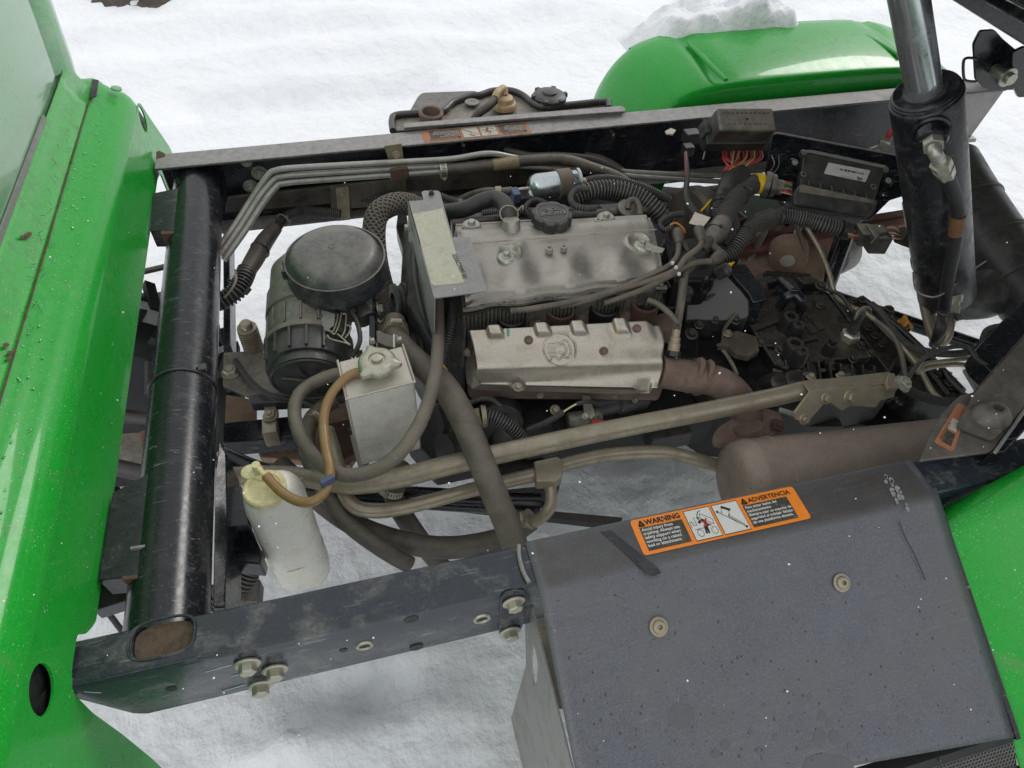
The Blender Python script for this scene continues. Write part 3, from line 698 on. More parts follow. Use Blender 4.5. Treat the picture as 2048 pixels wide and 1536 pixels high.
# swept upper body, profile in (x,z) going from the rear face up and over
pr_ = [(XC, .862), (XC+.0001, .866), (-.4415, .875), (-.447, .893), (-.456, .906), (-.468, .914), (-.480, .921), (-.492, .932), (-.500, .944), (-.51, .95), (-.60, .95), (-.60, .70)]
ysec = [(.02, 0), (.2, 0), (.6, 0), (1.0, 0), (1.4, 0), (1.70, 0), (1.735, .002), (1.758, .008), (1.772, .018), (1.782, .034), (1.788, .055), (1.79, .08)]
rows = []
for y, s in ysec:
    r_ = []
    for x, z in pr_:
        k = max(0, min(1, (z-.85)/.10)); dz = s*k*.55
        r_.append(V((x-(s*.15), y, z-dz)))
    rows.append(r_)
body = ob('rear_body', grid(rows), M['green'], cab, ang=50)
ob('body_end', prism([V((x-.012, 1.79, z-.044*max(0, min(1, (z-.85)/.10)))) for x, z in pr_], (0, -.004, 0)), M['green'], cab)
# rear face skirt, wider below the rails, notched round them, with one round hole each side
sk = [(.02, .8655), (1.775, .8655), (1.802, .862), (1.84, .805), (1.94, .665), (1.965, .30), (1.765, .30), (1.757, .60), (1.750, .70), (1.70, .712), (.545, .708), (.532, .708), (.520, .716),
      (.500, .735), (.494, .757), (.44, .757), (.418, .742), (.412, .68), (.413, .58), (.41, .45), (.40, .30), (.02, .30)]
def yz_(a, b, X=XC): return V((X, a, b))
skirt = ob('rear_skirt', prism(rounded([yz_(*q) for q in sk], .012, 3), V((-.0035, 0, 0))), M['green'], cab)
cut(skirt, oval(V((XC, .397, .822)), W, N, .030, .030, U, .03, 30), oval(V((XC, 1.773, .832)), W, N, .030, .030, U, .03, 30))
ob('hole_shade_plate', prism([yz_(*q, XC-.012) for q in ((.30, .90), (.50, .90), (.50, .76), (.40, .70), (.30, .70))], V((-.002, 0, 0))), M['void'], cab)  # black plate added behind the near hole to paint the dark inside
ob('hole_shade_plate', prism([yz_(*q, XC-.010) for q in ((1.70, .862), (1.80, .855), (1.85, .77), (1.70, .76))], V((-.002, 0, 0))), M['castblack'], cab)  # second added plate, darkening the view through the far hole
# overlapping seat pan sheet, raw edge, gutter
seat = [(-.5005, .9475), (-.504, .952), (-.512, .962), (-.526, .992), (-.530, 1.006)]
rows = [[V((x, y, z)) for x, z in seat] for y in (.02, .4, .8, 1.2, 1.6, 1.70)]
solid(ob('seat_pan_lip', grid(rows), M['green_dirty'], cab, ang=60), .0025, 1)
ed = [V((-.4998+.0012*fb(0, y, 9, 3), y, .9468)) for y in [.02+.02*i for i in range(85)]]
ob('raw_edge', tubev(ed, .0016, 6, straight=True), M['rustplug'], cab)
ob('gutter', prism([V((-.532, .02, 1.004)), V((-.532, 1.66, 1.004)), V((-.556, 1.64, 1.0)), V((-.556, .02, 1.0))], (0, 0, -.03)), M['void'], cab)
ob('folded_edge', strip([V((-.531, y, 1.010)) for y in (.02, .5, 1.0, 1.45)], V((0, 0, 1)), .005, .004), M['greymetal'], cab)
# upper rear wall with rounded pillar
plan = [(.02, 0), (.8, 0), (1.30, 0), (1.42, 0), (1.50, .004)]
rows = []
for z, dx, ext in ((.985, -.006, 0), (1.012, -.001, 0), (1.02, 0, 0), (1.1, -.010, .004), (1.3, -.04, .012), (1.7, -.10, .03)):
    yc = 1.585+(z-.985)*.75
    r_ = [V((-.534+dx, y, z)) for y in (.02, .5, .9, 1.2, 1.40)]
    for g in range(0, 7):
        a = g/6*math.pi/2; r_.append(V((-.534+dx-.02*(1-math.cos(a)), yc+.02*math.sin(a), z)))
    rows.append(r_)
ob('rear_wall', grid(rows), M['green_dull'], cab, ang=60)
# pillar to the right of the wall
pl_ = []
for z, dx, dy in ((.93, .0, 0), (1.0, -.004, .004), (1.1, -.018, .014), (1.25, -.04, .03), (1.6, -.09, .06)):
    pl_.append([V((-.548+dx+.028*math.cos(a), 1.655+(z-.925)*.75+.060*math.sin(a), z)) for a in [math.pi*2*k/20 for k in range(21)]])
ob('corner_pillar', grid(pl_), M['green_dull'], cab, ang=60)
# dark patch for the far corner opening, plug and paint chips
ob('opening_shade', prism(pz([(184, 158, .9512), (197, 160, .9512), (192, 192, .9512), (180, 196, .9512)]), .002), M['void'], cab)  # thin black patch on the surface, shade of the opening painted in
q = P(233, 178, .928); ob('rubber_plug', lathe([(.012, 0), (.011, .003), (.004, .004)], q, V((.3, 0, 1)), 20), M['green_dull'], cab)
def chip(x, y, s, mt, parent=cab, nm='paint_chip', n=9):
    p0, n0 = V((-.520, 0, .978)), V((.87, 0, .5)).normalized()
    pts = []
    for k in range(n):
        g = 2*math.pi*k/n; rr_ = s*(1+.5*rnd.uniform(-1, 1)); pts.append(PL(x+rr_*math.cos(g)*1.5, y+rr_*math.sin(g)*.7, p0+n0*.0052, n0))
    ob(nm, prism(pts, -n0*.0004), mt, parent, flat=True)
for x, y, s in ((55, 469, 7), (46, 474, 5), (12, 690, 5), (20, 704, 6), (18, 716, 5)): chip(x, y, s, M['rustd'])
# dirt scratches on the seat pan
for i in range(46):
    t = rnd.random(); y = 250+t*420; x = 165-(y-160)*.215+rnd.uniform(-22, 14)
    p0, n0 = V((-.520, 0, .978)), V((.87, 0, .5)).normalized(); a = PL(x, y, p0+n0*.0052, n0); d = V((rnd.uniform(-.3, .3), rnd.uniform(-1, 1), rnd.uniform(-.5, .5)))
    d = (d-n0*d.dot(n0)).normalized()*rnd.uniform(.002, .009); s_ = n0.cross(d).normalized()*.0005
    ob('scratch', prism([a-d-s_, a+d-s_*.2, a+d+s_*.2, a-d+s_], -n0*.0003), M['void'], cab, flat=True)

dr_ = []
for k in range(110):
    x, y = rnd.uniform(0, 300), rnd.uniform(200, 1500)
    for X_, n_ in ((XC, V((1, 0, 0))),):
        p = PX(x, y, X_)
        if .05 < p.y < 1.7 and .715 < p.z < .86: r_ = rnd.choice((.0009, .0013, .002)); dr_.append(lathe([(r_, 0), (r_*.8, r_*.4), (r_*.3, r_*.55)], p+n_*.0002, n_, 8))
for k in range(110):
    t_ = rnd.random(); p = V((-.4815, rnd.uniform(.3, 1.7), .9215)).lerp(V((-.500, 0, .944)), 0); u_ = rnd.random()
    i0 = V((-.468, 0, .914)).lerp(V((-.498, 0, .9405)), u_); n_ = V((.65, 0, .76)); r_ = rnd.choice((.0008, .0012, .0018))
    dr_.append(lathe([(r_, 0), (r_*.8, r_*.4), (r_*.3, r_*.55)], V((i0.x, rnd.uniform(.3, 1.7), i0.z))+n_*.0005, n_, 8))
stuff(ob('water_drops', join(*dr_), mat('clear_drop', (.10, .33, .13), .04, 0, None, bump=0, coat=1), cab))
# ================================================================ REAR FENDERS
def fender(name, lab, mirror=False):
    t = thing(name, lab, 'fender', 'rear fenders')
    rows = []
    # arch centreline in x,z ; inner edge y=1.80 outer y=2.17
    arch = [(.873, .54), (.875, .56), (.879, .58), (.895, .64), (.935, .71), (.99, .760), (1.06, .790), (1.15, .806), (1.30, .812), (1.5, .814), (1.7, .812), (1.85, .802), (1.97, .772), (2.06, .70), (2.09, .62)]
    A = catmull([V((a, 0, b)) for a, b in arch], 6)
    for i, p in enumerate(A):
        k = i/(len(A)-1); r_ = []
        t1 = .014*sm(1.10, 1.14, p.x)*(1-sm(1.15, 1.19, p.x)) if p.z > .7 else 0
        t2 = .014*sm(1.80, 1.83, p.x)*(1-sm(1.84, 1.87, p.x)) if p.z > .7 else 0
        inner = sm(.93, 1.16, p.x)*(1-sm(2.0, 2.1, p.x)); zi = min(.0, 0)
        for v, (yy, dz) in enumerate([(1.785, -.16), (1.785, -.09), (1.788, -.035), (1.793, -.024), (1.800, -.020), (1.812, -.017), (1.84, -.012), (1.90, -.006), (1.97, -.001), (2.04, .002), (2.10, .0), (2.14, -.006), (2.165, -.018), (2.18, -.04), (2.185, -.08), (2.186, -.13)]):
            nz = 1.0; dd = dz
            # below the flange line the inner wall drops straight; near the front it follows the arch inwards
            x = p.x; z = p.z
            if p.x < 1.0: x = p.x-dd*(1.0-inner)*.9; z = p.z+dd*.75
            else: z = p.z+dd
            if 5 <= v <= 11: z -= (t1+t2)*sm(0, 1, min(1, (v-4)/2))*.8
            y_ = yy if not mirror else 2.17-yy
            r_.append(V((x, y_, z)))
        rows.append(r_)
    return t, rows
ft, rows = fender('rear_fender', 'glossy green rear fender beyond the far frame rail with snow lying on its top')
solid(ob('fender_shell', grid(rows), M['green'], ft, ang=70), .004, 0)
nt_ = thing('rear_fender', 'glossy green rear fender at the lower right beside the grey guard panel', 'fender', 'rear fenders')
def nfz(x, y):
    yy = min(y, .40); base = .742-.56*(.405-yy)*(.95 if yy > 0 else .95)-.016
    zz = base+.175*sm(.84, 1.12, x)+.10*sm(1.0, 1.6, x)
    return zz-.05*sm(.33, .42, y)*sm(.84, 1.0, x)*0
rows = []
for i in range(50):
    x = .855+i/49*.95; r_ = []
    for k in range(46):
        y = .412-.78*k/45
        e = .012 if x > .9 else 0
        r_.append(V((x+.02*sm(0, .25, .3-y), y, nfz(x, y)-.05*(1-sm(0, 3, k))**2)))
    rows.append([V((x, .414, nfz(x, .412)-.16)), V((x, .414, nfz(x, .412)-.07))]+r_)
solid(ob('fender_shell', grid(rows), M['green'], nt_, ang=70), .004, 0)
for pts_ in ([(1376, 86), (1400, 108), (1425, 134), (1452, 160)], [(1706, 60), (1735, 74), (1768, 92), (1800, 112)]):
    q = [P(x, y, .806) for x, y in pts_]
    ob('pressed_rib', tubev(q, [.006, .009, .009, .007], 10, flat=.7), M['green'], ft)
# snow cap on the far fender
rows = []
for j in range(26):
    r_ = []
    for i in range(90):
        fx = i/89; fy = j/25
        x = 1.01+.58*fx; y = 2.10-.02*fx+.22*fy+.02*fb(fx*6, 0, 1, 2)
        e = min(1, fx*8, (1-fx)*9)*min(1, fy*6, (1-fy)*5)
        hh = .088*(.34+.80*sm(0, .9, fx))*(.85+.60*fb(x, y, 9, 3))+.010*abs(fb(x, y, 28, 3))
        base = .735+.07*sm(.0, .25, fx)-.012
        r_.append(V((x, y, base+max(0, hh)*min(1, max(0, e))**.75)))
    rows.append(r_)
fs_ = M['snow'].copy(); fs_.name = 'fresh_snow'
tag(ob('snow_cap', grid(rows), fs_, ang=180), 'lumpy grey white snow lying on top of the far green fender', 'snow')

# ================================================================ RAISED BED (only its far front corner is in view)
bed = thing('cargo_bed', 'underside of the raised black cargo bed crossing the top right corner', 'cargo bed')
hinge = V((2.14, 1.70, .855)); bd = V((-math.cos(R(22.6)), 0, math.sin(R(22.6)))); bn = V((math.sin(R(22.6)), 0, math.cos(R(22.6))))
def bb(s0, s1, y0, y1, h0, h1): 
    a = V((hinge.x, 0, hinge.z)); return prism([a+bd*s+W*y+bn*h1 for s, y in ((s0, y0), (s1, y0), (s1, y1), (s0, y1))], -bn*(h1-h0))
ob('bed_floor', bb(-.1, 1.5, .42, 1.86, .075, .085), M['blackclean'], bed)
for y in (.55, 1.66): ob('bed_rail', bb(-.1, 1.45, y, y+.055, .0, .074), M['blackclean'], bed, bev=.004)
ob('bed_edge', bb(-.1, 1.5, 1.80, 1.86, .03, .074), M['greymetal'], bed, bev=.003)
for s in (.42, .9, 1.3): ob('bed_crossmember', bb(s, s+.05, .607, 1.655, .03, .074), M['blackclean'], bed, bev=.003)
hp = [PY(x, y, 1.675) for x, y in ((1948, 90), (1962, 62), (1990, 60), (2006, 78), (2030, 98), (2060, 120), (2060, 178), (1985, 182), (1968, 176), (1952, 160))]
ob('hinge_bracket', prism(rounded(hp, .008, 3), (0, .01, 0)), M['blackclean'], bed, bev=.002)
ob('hinge_bracket', prism([v+V((.03, -.05, 0)) for v in rounded([PY(x, y, 1.675) for x, y in ((1985, 92), (2010, 80), (2060, 118), (2060, 178), (1998, 182), (1984, 150))], .008, 3)], (0, .01, 0)), M['blackclean'], bed, bev=.002)
c = PY(2024, 160, 1.60); ob('hinge_pin', join(cyl(c, c+W*.12, .017, 24), cyl(c+W*.015, c+W*.022, .028, 24)), M['fitting'], bed)
ob('pin_handle', tubev([PY(x, y, 1.66) for x, y in ((1952, 117), (1934, 116), (1927, 124), (1927, 150), (1932, 161), (1952, 163))], .0042, 8, straight=False), M['blackclean'], bed)
# ================================================================ ENGINE
en = thing('engine', 'four cylinder engine with ribbed grey aluminium valve cover and embossed heat shield', 'engine')
BL, BR, FR, FL = P(903, 447, .79), P(1298, 424, .79), P(1336, 560, .755), P(925, 604, .755)
BL.z = BR.z = FR.z = FL.z = 0
def cv(u, v, h): q = BL.lerp(BR, u).lerp(FL.lerp(FR, u), v); return V((q.x, q.y, .80+h))
rows = []
NU, NV = 120, 64
for j in range(NV+1):
    v = j/NV; r_ = []
    for i in range(NU+1):
        u = i/NU
        h = -.055+.043*sm(0, .02, v)+.013*sm(.155, .185, v)          # back strip, then step up to the deck
        h += .004*math.sin(math.pi*min(1, max(0, (v-.18)/.25)))
        f = sm(.40, .90, v)
        sc = .5+.5*math.cos((u-.02)*2*math.pi*4)
        h -= f*.040; h += .019*sc*sm(.50, .76, v)*(1-sm(.80, .94, v))
        h -= .0035*sm(.395, .402, v)                                   # cast line
        h += .006*math.exp(-((u-.30)/.03)**2-((v-.5)/.1)**2)
        h -= .009*sm(.925, .94, v)+.010*sm(.985, 1, v)                 # lip
        e = min(u, 1-u); h -= .05*(1-sm(0, .018, e))
        if v > .2: h -= .006*(1-sm(.02, .05, e))
        # bolt pockets
        for bu, bv in ((.245, .56), (.885, .53)):
            d = math.hypot((u-bu)*.46, (v-bv)*.27)
            h += .004*(1-sm(.026, .030, d)); h = h*sm(.016, .024, d)+(-.012)*(1-sm(.016, .024, d)) if d < .024 else h
        w_ = .012*math.sin(u*2*math.pi*4+.9)*sm(.8, 1, v)
        r_.append(cv(u, v*(1+w_*1.4), h))
    rows.append(r_)
vc = ob('valve_cover', grid(rows), M['alloy'], en, ang=42)
# flange lip under the cover, wavy
lip = [cv(u, 1.0+.018*math.sin(u*2*math.pi*4+.9), -.064) for u in [k/60 for k in range(61)]]
ob('gasket_flange', tubev(lip, .0055, 8, straight=True), M['alloy2'], en)
lip2 = [cv(u, 1.012+.018*math.sin(u*2*math.pi*4+.9), -.074) for u in [k/60 for k in range(61)]]
ob('gasket_flange', tubev(lip2, .003, 8, straight=True), M['void'], en)
bh = P(1372, 470, .56)
ob('bell_housing', lathe([(.12, 0), (.13, .01), (.13, .04), (.11, .08), (.08, .12)], bh, V((1, .1, -.05)), 40), mat('dusty_bell_housing', (.06, .05, .04), .6, 0, (.15, .12, .09), .6, 10, .3, 140), en)
# raised trim rails on the back strip
ob('cover_rib', tubev([cv(u, .125, -.011) for u in (.02, .3, .6, .97)], .0030, 8), M['alloy'], vc)
ob('cover_rib', tubev([cv(u, .02, -.012) for u in (.02, .2, .42)], .0030, 8), M['alloy'], vc)
ob('cover_rib', tubev([cv(u, .402, -.000) for u in (.0, .3, .6, .99)], .0013, 6), M['alloy'], vc)
for bx, by, zz, rr_ in ((943, 449, .795, .021), (1212, 434, .795, .021)):
    q = P(bx, by, zz); ob('bolt_boss', lathe([(rr_, -.02), (rr_, -.002), (rr_*.9, 0)], q, N, 28), M['alloy'], vc); bolt(vc, q, N, rr_*.62, M['fitting'])
    ob('washer', lathe([(rr_*.8, 0), (rr_*.8, .0025)], q, N, 24), M['fitting'], vc)
for bx, by in ((1013, 512), (1285, 488)):
    q = P(bx, by+3, .788); ob('washer', lathe([(.021, -.012), (.021, 0), (.018, .004), (.015, .005)], q, N, 28), M['fitting'], vc); bolt(vc, q+N*.005, N, .0105, M['fitting'])
q = [P(x, y, .803) for x, y in ((1293, 483), (1312, 492), (1330, 497), (1324, 505), (1308, 503), (1290, 497))]
ob('clip_tab', prism(q, .002), M['zinc'], vc, bev=.0005)
for bx, by, r_ in ((1099, 496, .006), (1128, 493, .005), (1196, 439, .006)):
    q = P(bx, by, .803); ob('small_boss', lathe([(r_*1.4, -.01), (r_*1.3, 0), (r_*.6, .0006), (r_*.55, -.004)], q, N, 14), M['alloy'], vc)
# oil filler neck and cap
oc = thing('oil_filler_cap', 'round black knurled oil filler cap marked ENGINE OIL on the valve cover', 'oil cap')
q = P(1106, 436, .800); ob('filler_neck', lathe([(.034, -.02), (.034, .012), (.028, .020)], q+V((0, 0, -.005)), N, 36), M['alloy'], en)
q = P(1104, 428, .826)
L_ = []
pc, cc = [], q
for zz, sc in ((-.022, .97), (-.002, 1.0), (.002, .985), (.004, .94)):
    pc.append([cc+V((math.cos(g)*(.0455-.0035*abs(math.cos(3*g))**6*0-.005*(.5+.5*math.cos(8*g))**4)*sc, math.sin(g)*(.0455-.005*(.5+.5*math.cos(8*g))**4)*sc, zz)) for g in [2*math.pi*k/96 for k in range(97)]])
vf = grid(pc); vf = (vf[0], vf[1]+[tuple(range(97*3, 97*4-1))])
cap = ob('cap_body', vf, M['plastic'], oc, ang=40)
ob('cap_ring', tubev([cc+V((math.cos(g)*.034, math.sin(g)*.034, .0042)) for g in [2*math.pi*k/40 for k in range(41)]], .0014, 6, straight=True), M['plasticg'], oc)
Uo = V((-1, 0.02, 0)).normalized(); Wo = N.cross(Uo)
text('lettering', 'ENGINE', cc+V((0, .002, .0042)), Uo, Wo, N, .0165, M['plasticg'], cap, .0004, 'CENTER', extr=.0006, bold=.0005)
text('lettering', 'OIL', cc+V((0, .020, .0042)), Uo, Wo, N, .0150, M['plasticg'], cap, .0004, 'CENTER', extr=.0006, bold=.0005) if 0 else None
text('lettering', 'OIL', cc-Wo*.016+V((0, 0, .0042)), Uo, Wo, N, .0150, M['plasticg'], cap, .0004, 'CENTER', extr=.0006, bold=.0005)
ob('oil_can_mark', tubev([cc+Uo*a+Wo*b+V((0, 0, .005)) for a, b in ((-.016, -.004-.001), (-.006, -.007), (.002, -.004), (.014, -.006))], .0009, 6), M['plasticg'], cap)
# head and block
h0 = [cv(0, .05, 0), cv(1, .05, 0), cv(1, .98, 0), cv(0, .98, 0)]
ob('cylinder_head', prism([V((p.x, p.y, .735)) for p in h0], .12), M['alloy2'], en, bev=.004)
ribs = []
for k in range(52):
    if 12 <= k <= 51 and (k % 13) in (4, 5, 6, 7, 8): continue
    q = cv(.005+k/52*.99, 1.0, 0); ribs.append(tubev([V((q.x, q.y-.0, .728)), V((q.x, q.y-.002, .66))], .0028, 5, straight=True))
stuff(ob('casting_ribs', join(*ribs), M['alloy2'], en))
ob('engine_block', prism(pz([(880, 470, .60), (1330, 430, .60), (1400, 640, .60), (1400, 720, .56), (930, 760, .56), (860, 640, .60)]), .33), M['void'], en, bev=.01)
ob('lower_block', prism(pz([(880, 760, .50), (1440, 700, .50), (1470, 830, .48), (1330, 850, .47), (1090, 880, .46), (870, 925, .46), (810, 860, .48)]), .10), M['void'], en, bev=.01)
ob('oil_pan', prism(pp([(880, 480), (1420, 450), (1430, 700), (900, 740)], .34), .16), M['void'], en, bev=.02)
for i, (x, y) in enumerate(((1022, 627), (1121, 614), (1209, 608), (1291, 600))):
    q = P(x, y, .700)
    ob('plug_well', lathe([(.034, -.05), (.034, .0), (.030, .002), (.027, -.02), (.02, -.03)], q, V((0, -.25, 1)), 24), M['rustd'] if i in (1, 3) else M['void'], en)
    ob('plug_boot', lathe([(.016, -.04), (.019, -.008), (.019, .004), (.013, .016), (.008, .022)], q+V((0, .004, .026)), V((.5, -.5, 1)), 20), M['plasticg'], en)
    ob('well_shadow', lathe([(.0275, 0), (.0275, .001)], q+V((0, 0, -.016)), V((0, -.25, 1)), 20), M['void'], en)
# extra castings showing between head and shield
for x, y, r_, z in ((985, 640, .022, .68), (1070, 640, .016, .675), (1165, 625, .016, .675), (1250, 618, .016, .675), (1335, 640, .03, .62), (960, 625, .016, .69)):
    q = P(x, y, z); ob('casting_boss', lathe([(r_*1.2, -.04), (r_, -.006), (r_*.7, 0)], q, N, 18), M['alloy2'] if x < 1000 else M['rust'], en)
# timing cover, fan shroud and pulleys at the front end of the engine
ob('timing_cover', prism(pz([(812, 480, .74), (838, 470, .76), (905, 470, .76), (935, 600, .74), (930, 740, .62), (880, 730, .62), (812, 600, .70)]), .30), M['blockgrey'], en, bev=.012, seg=3)
ob('fan_shroud', prism(pz([(808, 455, .70), (822, 440, .72), (850, 600, .74), (868, 700, .64), (850, 700, .6), (800, 590, .66)]), .12), M['plasticg'], en, bev=.01)
for x, y, z, r_ in ((812, 600, .66, .040), (835, 700, .58, .05), (800, 640, .56, .05)):
    q = P(x, y, z); ob('belt_pulley', lathe([(r_, 0), (r_, .006), (r_*.85, .010), (r_*.85, .018), (r_, .022), (r_, .028), (r_*.5, .03), (r_*.4, .02)], q, V((-1, -.15, .15)), 28), M['rubberd'], en)
ob('timing_strip', tubev(pz([(842, 470, .77), (858, 560, .76), (890, 690, .64)]), .006, 8), M['blackclean'], en)
ob('timing_rib', tubev(pz([(828, 470, .77), (832, 560, .74), (850, 640, .70), (880, 700, .62)]), .005, 8), M['plastic'], en)
ob('tensioner_arm', prism(pz([(800, 390, .62), (812, 420, .62), (820, 470, .62), (806, 500, .62), (792, 452, .62)]), .05), M['blockgrey'], en, bev=.004)
# --- heat shield
hs_ = []
L_top = [(938, 661), (946, 690), (952, 725), (952, 752), (960, 768)]
R_top = [(1316, 640), (1328, 681), (1322, 712), (1324, 742), (1314, 775)]
zs = [.710, .686, .662, .640, .618]
def lerp2(a, b, t): return (a[0]+(b[0]-a[0])*t, a[1]+(b[1]-a[1])*t)
Lp = [P(*L_top[k], zs[k]) for k in range(5)]; Rp = [P(*R_top[k], zs[k]) for k in range(5)]
Lf = catmull(Lp, 9); Rf = catmull(Rp, 9)
nv = len(Lf)
shn = (Rp[0]-Lp[0]).cross(Lp[1]-Lp[0]).normalized()
if shn.z < 0: shn = -shn
rows = []
for j in range(nv):
    r_ = []; v = j/(nv-1)
    for i in range(121):
        u = i/120; q = Lf[j].lerp(Rf[j], u)
        bow = .010*math.exp(-((v-.56)/.16)**2)                        # rounded fold
        q = q+shn*bow
        top = -0.011*math.sin(u*math.pi)*0
        # raised knuckles at the upper edge
        for bu, bx in ((.13, .045), (.375, .045), (.565, .045), (.79, .045)):
            e = 1-sm(.028, bx, abs(u-bu)); q = q+shn*.009*e*(1-sm(.12, .20, v))
            if v < .3: q = q+(Lf[0]-Lf[3]).normalized()*.010*e*(1-v/.3)
        # bottom tabs
        for tu in (.205, .915):
            e = 1-sm(.02, .055, abs(u-tu)); q = q+(Lf[-1]-Lf[-4]).normalized()*.020*e*sm(.82, 1, v)
        if v > .9: q = q+shn*.004*(v-.9)*10
        if v < .3 and u > .93: q = q-(Lf[0]-Lf[3]).normalized()*.012*sm(.93, .97, u)*(1-v/.3)
        q = q+shn*.0007*fb(q.x, q.y, 16, 3)
        r_.append(q)
    rows.append(r_)
SROWS = rows
sh = solid(ob('heat_shield', grid(rows), M['shield'], en, ang=60), .0016, -1)
def near_s(p):
    return min((q for r_ in SROWS for q in r_), key=lambda q: (q-p-shn*(q-p).dot(shn)).length_squared)
def snap(p, off=0): return p+shn*((near_s(p)-p).dot(shn)+off)
def onsh(x, y, off=0):
    p = PL(x, y, Lp[1].lerp(Rp[1], .5), shn)
    for _ in range(3): q = near_s(p); p = PL(x, y, q, shn)
    return p+shn*off
for x, y in ((1057, 680), (1207, 702), (1273, 657)):
    bolt(sh, onsh(x, y, .001), shn, .0095, M['rust'])
for x, y in ((1035, 775), (1288, 779)): bolt(sh, PL(x, y, Lp[4].lerp(Rp[4], .3), V((0, -.5, 1)).normalized())+V((0, -.002, .004)), V((0, -.45, 1)), .0105, M['khaki'])
ec = onsh(1119, 698, 0); Ue = (Rp[1]-Lp[1]).normalized(); We = shn.cross(Ue)
ring = [ec+Ue*.034*math.cos(g)+We*.034*math.sin(g)+shn*.001 for g in [2*math.pi*k/40 for k in range(41)]]
L_ = [tubev(ring, .0022, 6, straight=True)]
for k in range(4): L_.append(tubev([ec+Ue*(-.027+.003*abs(k-1))+We*(.010-.0075*k)+shn*.0012, ec+Ue*-.008+We*(.011-.0078*k)+shn*.0014], .0019, 6, straight=True))
L_.append(tubev([ec+Ue*a+We*b+shn*.0012 for a, b in ((-.008, .014), (.002, .013), (.012, .018), (.018, .014))], .0018, 6))
L_.append(tubev([ec+Ue*a+We*b+shn*.0012 for a, b in ((-.022, -.022), (-.012, -.012), (-.004, -.020), (.006, -.014), (.017, -.016), (.024, -.004), (.020, .010))], .0019, 6))
L_.append(tubev([ec+Ue*a+We*b+shn*.0010 for a, b in ((-.004, .006), (.008, .009), (.014, .0), (.010, -.008), (-.002, -.006))], .0022, 6))
L_ = [([snap(v, (v-ec).dot(shn)) for v in vf_[0]], vf_[1]) for vf_ in L_]
ob('embossed_emblem', join(*L_), M['shield'], sh)
ob('pen_mark', prism([onsh(x, y, .0014) for x, y in ((1013, 657), (1019, 656), (1019, 672), (1014, 673))], -shn*.0003), M['greenpen'], sh, flat=True)
ob('shield_end', prism([P(x, y, z) for x, y, z in ((946, 700, .66), (930, 722, .63), (934, 765, .60), (946, 780, .60), (962, 770, .61), (952, 740, .64))], V((0, .01, -.006))), M['shield'], en, bev=.002)
ob('shield_end', prism([P(x, y, z) for x, y, z in ((945, 778, .605), (962, 768, .615), (1300, 782, .615), (1262, 787, .60), (1000, 777, .60))], V((0, .004, -.006))), M['shield'], en)
ob('manifold', prism(pz([(925, 665, .64), (1330, 650, .64), (1330, 770, .58), (935, 765, .58)]), .06), M['rust'], en, bev=.01)
bolt(en, P(935, 705, .66), V((-1, -.5, .3)), .010, M['khaki'])

# accessories in the gap under the shield
ac = [((1000, 850, .50), .052), ((1060, 800, .54), .030), ((975, 800, .52), .034), ((1150, 800, .50), .040)]
for (x, y, z), r_ in ac[:1]:
    ob('alternator_case', lathe([(r_*.6, -.06), (r_, -.05), (r_, 0), (r_*.8, .012), (r_*.3, .016)], P(x, y, z), V((-.2, -1, .4)), 30), M['blockgrey'], en)
ob('oil_filter', lathe([(.032, 0), (.036, .008), (.036, .08), (.030, .088)], P(1010, 895, .47), V((.25, .9, .25)), 28), M['plastic'], en)
ob('starter_motor', lathe([(.026, 0), (.030, .01), (.030, .06), (.034, .065), (.034, .13), (.028, .14)], P(1180, 812, .50), V((1, .05, 0)), 28), M['blockgrey'], en)
ob('solenoid', lathe([(.016, 0), (.019, .005), (.019, .05), (.022, .055), (.022, .075)], P(1135, 842, .515), V((1, -.05, 0)), 24), M['alloy2'], en)
ob('cable_clamp', prism(pz([(1164, 790, .55), (1180, 792, .55), (1190, 830, .54), (1182, 838, .54), (1168, 822, .54)]), .003), M['zinc'], en)
bolt(en, P(1171, 832, .545), V((0, -.5, 1)), .008, M['zinc'])
ob('drain_body', lathe([(.014, 0), (.018, .01), (.018, .04), (.014, .05)], P(1150, 868, .50), V((-1, -.3, 0)), 18), M['axle'], en)
ob('insulator', prism(pz([(1113, 868, .50), (1160, 845, .52), (1175, 858, .51), (1130, 885, .50)]), .02), M['rustd'], en, bev=.003)
ob('red_terminal_cover', prism(rounded(pz([(1182, 838, .535), (1200, 838, .535), (1236, 848, .53), (1232, 858, .53), (1200, 852, .53), (1184, 856, .53)]), .004, 3), .016), M['red'], en, bev=.003)
for k, (x, y, z, a, b, c2) in enumerate(((905, 740, .50, .03, .05, .06), (1080, 870, .48, .04, .03, .05), (1250, 820, .46, .06, .03, .05), (900, 860, .44, .06, .05, .06), (1330, 840, .46, .05, .05, .05), (1040, 930, .42, .06, .02, .03))):
    ob('engine_bracket', obox(P(x, y, z), U, W, N, a, b, c2), M['blockgrey'], en, bev=.006)
for x, y, z, r_ in ((905, 905, .47, .045), (880, 850, .47, .05)):
    q = P(x, y, z); ob('crank_pulley', lathe([(r_, 0), (r_, .008), (r_*.8, .014), (r_*.8, .02), (r_, .026), (r_*.3, .028)], q, V((-1, -.3, .5)), 30), M['blockgrey'], en)
for (x, y, z), r_ in (((1110, 820, .52), .010), ((1080, 790, .55), .007), ((1230, 790, .54), .007), ((1270, 800, .53), .006), ((960, 830, .53), .006)):
    bolt(en, P(x, y, z), V((0, -.6, 1)), r_*1.2, M['khaki'])

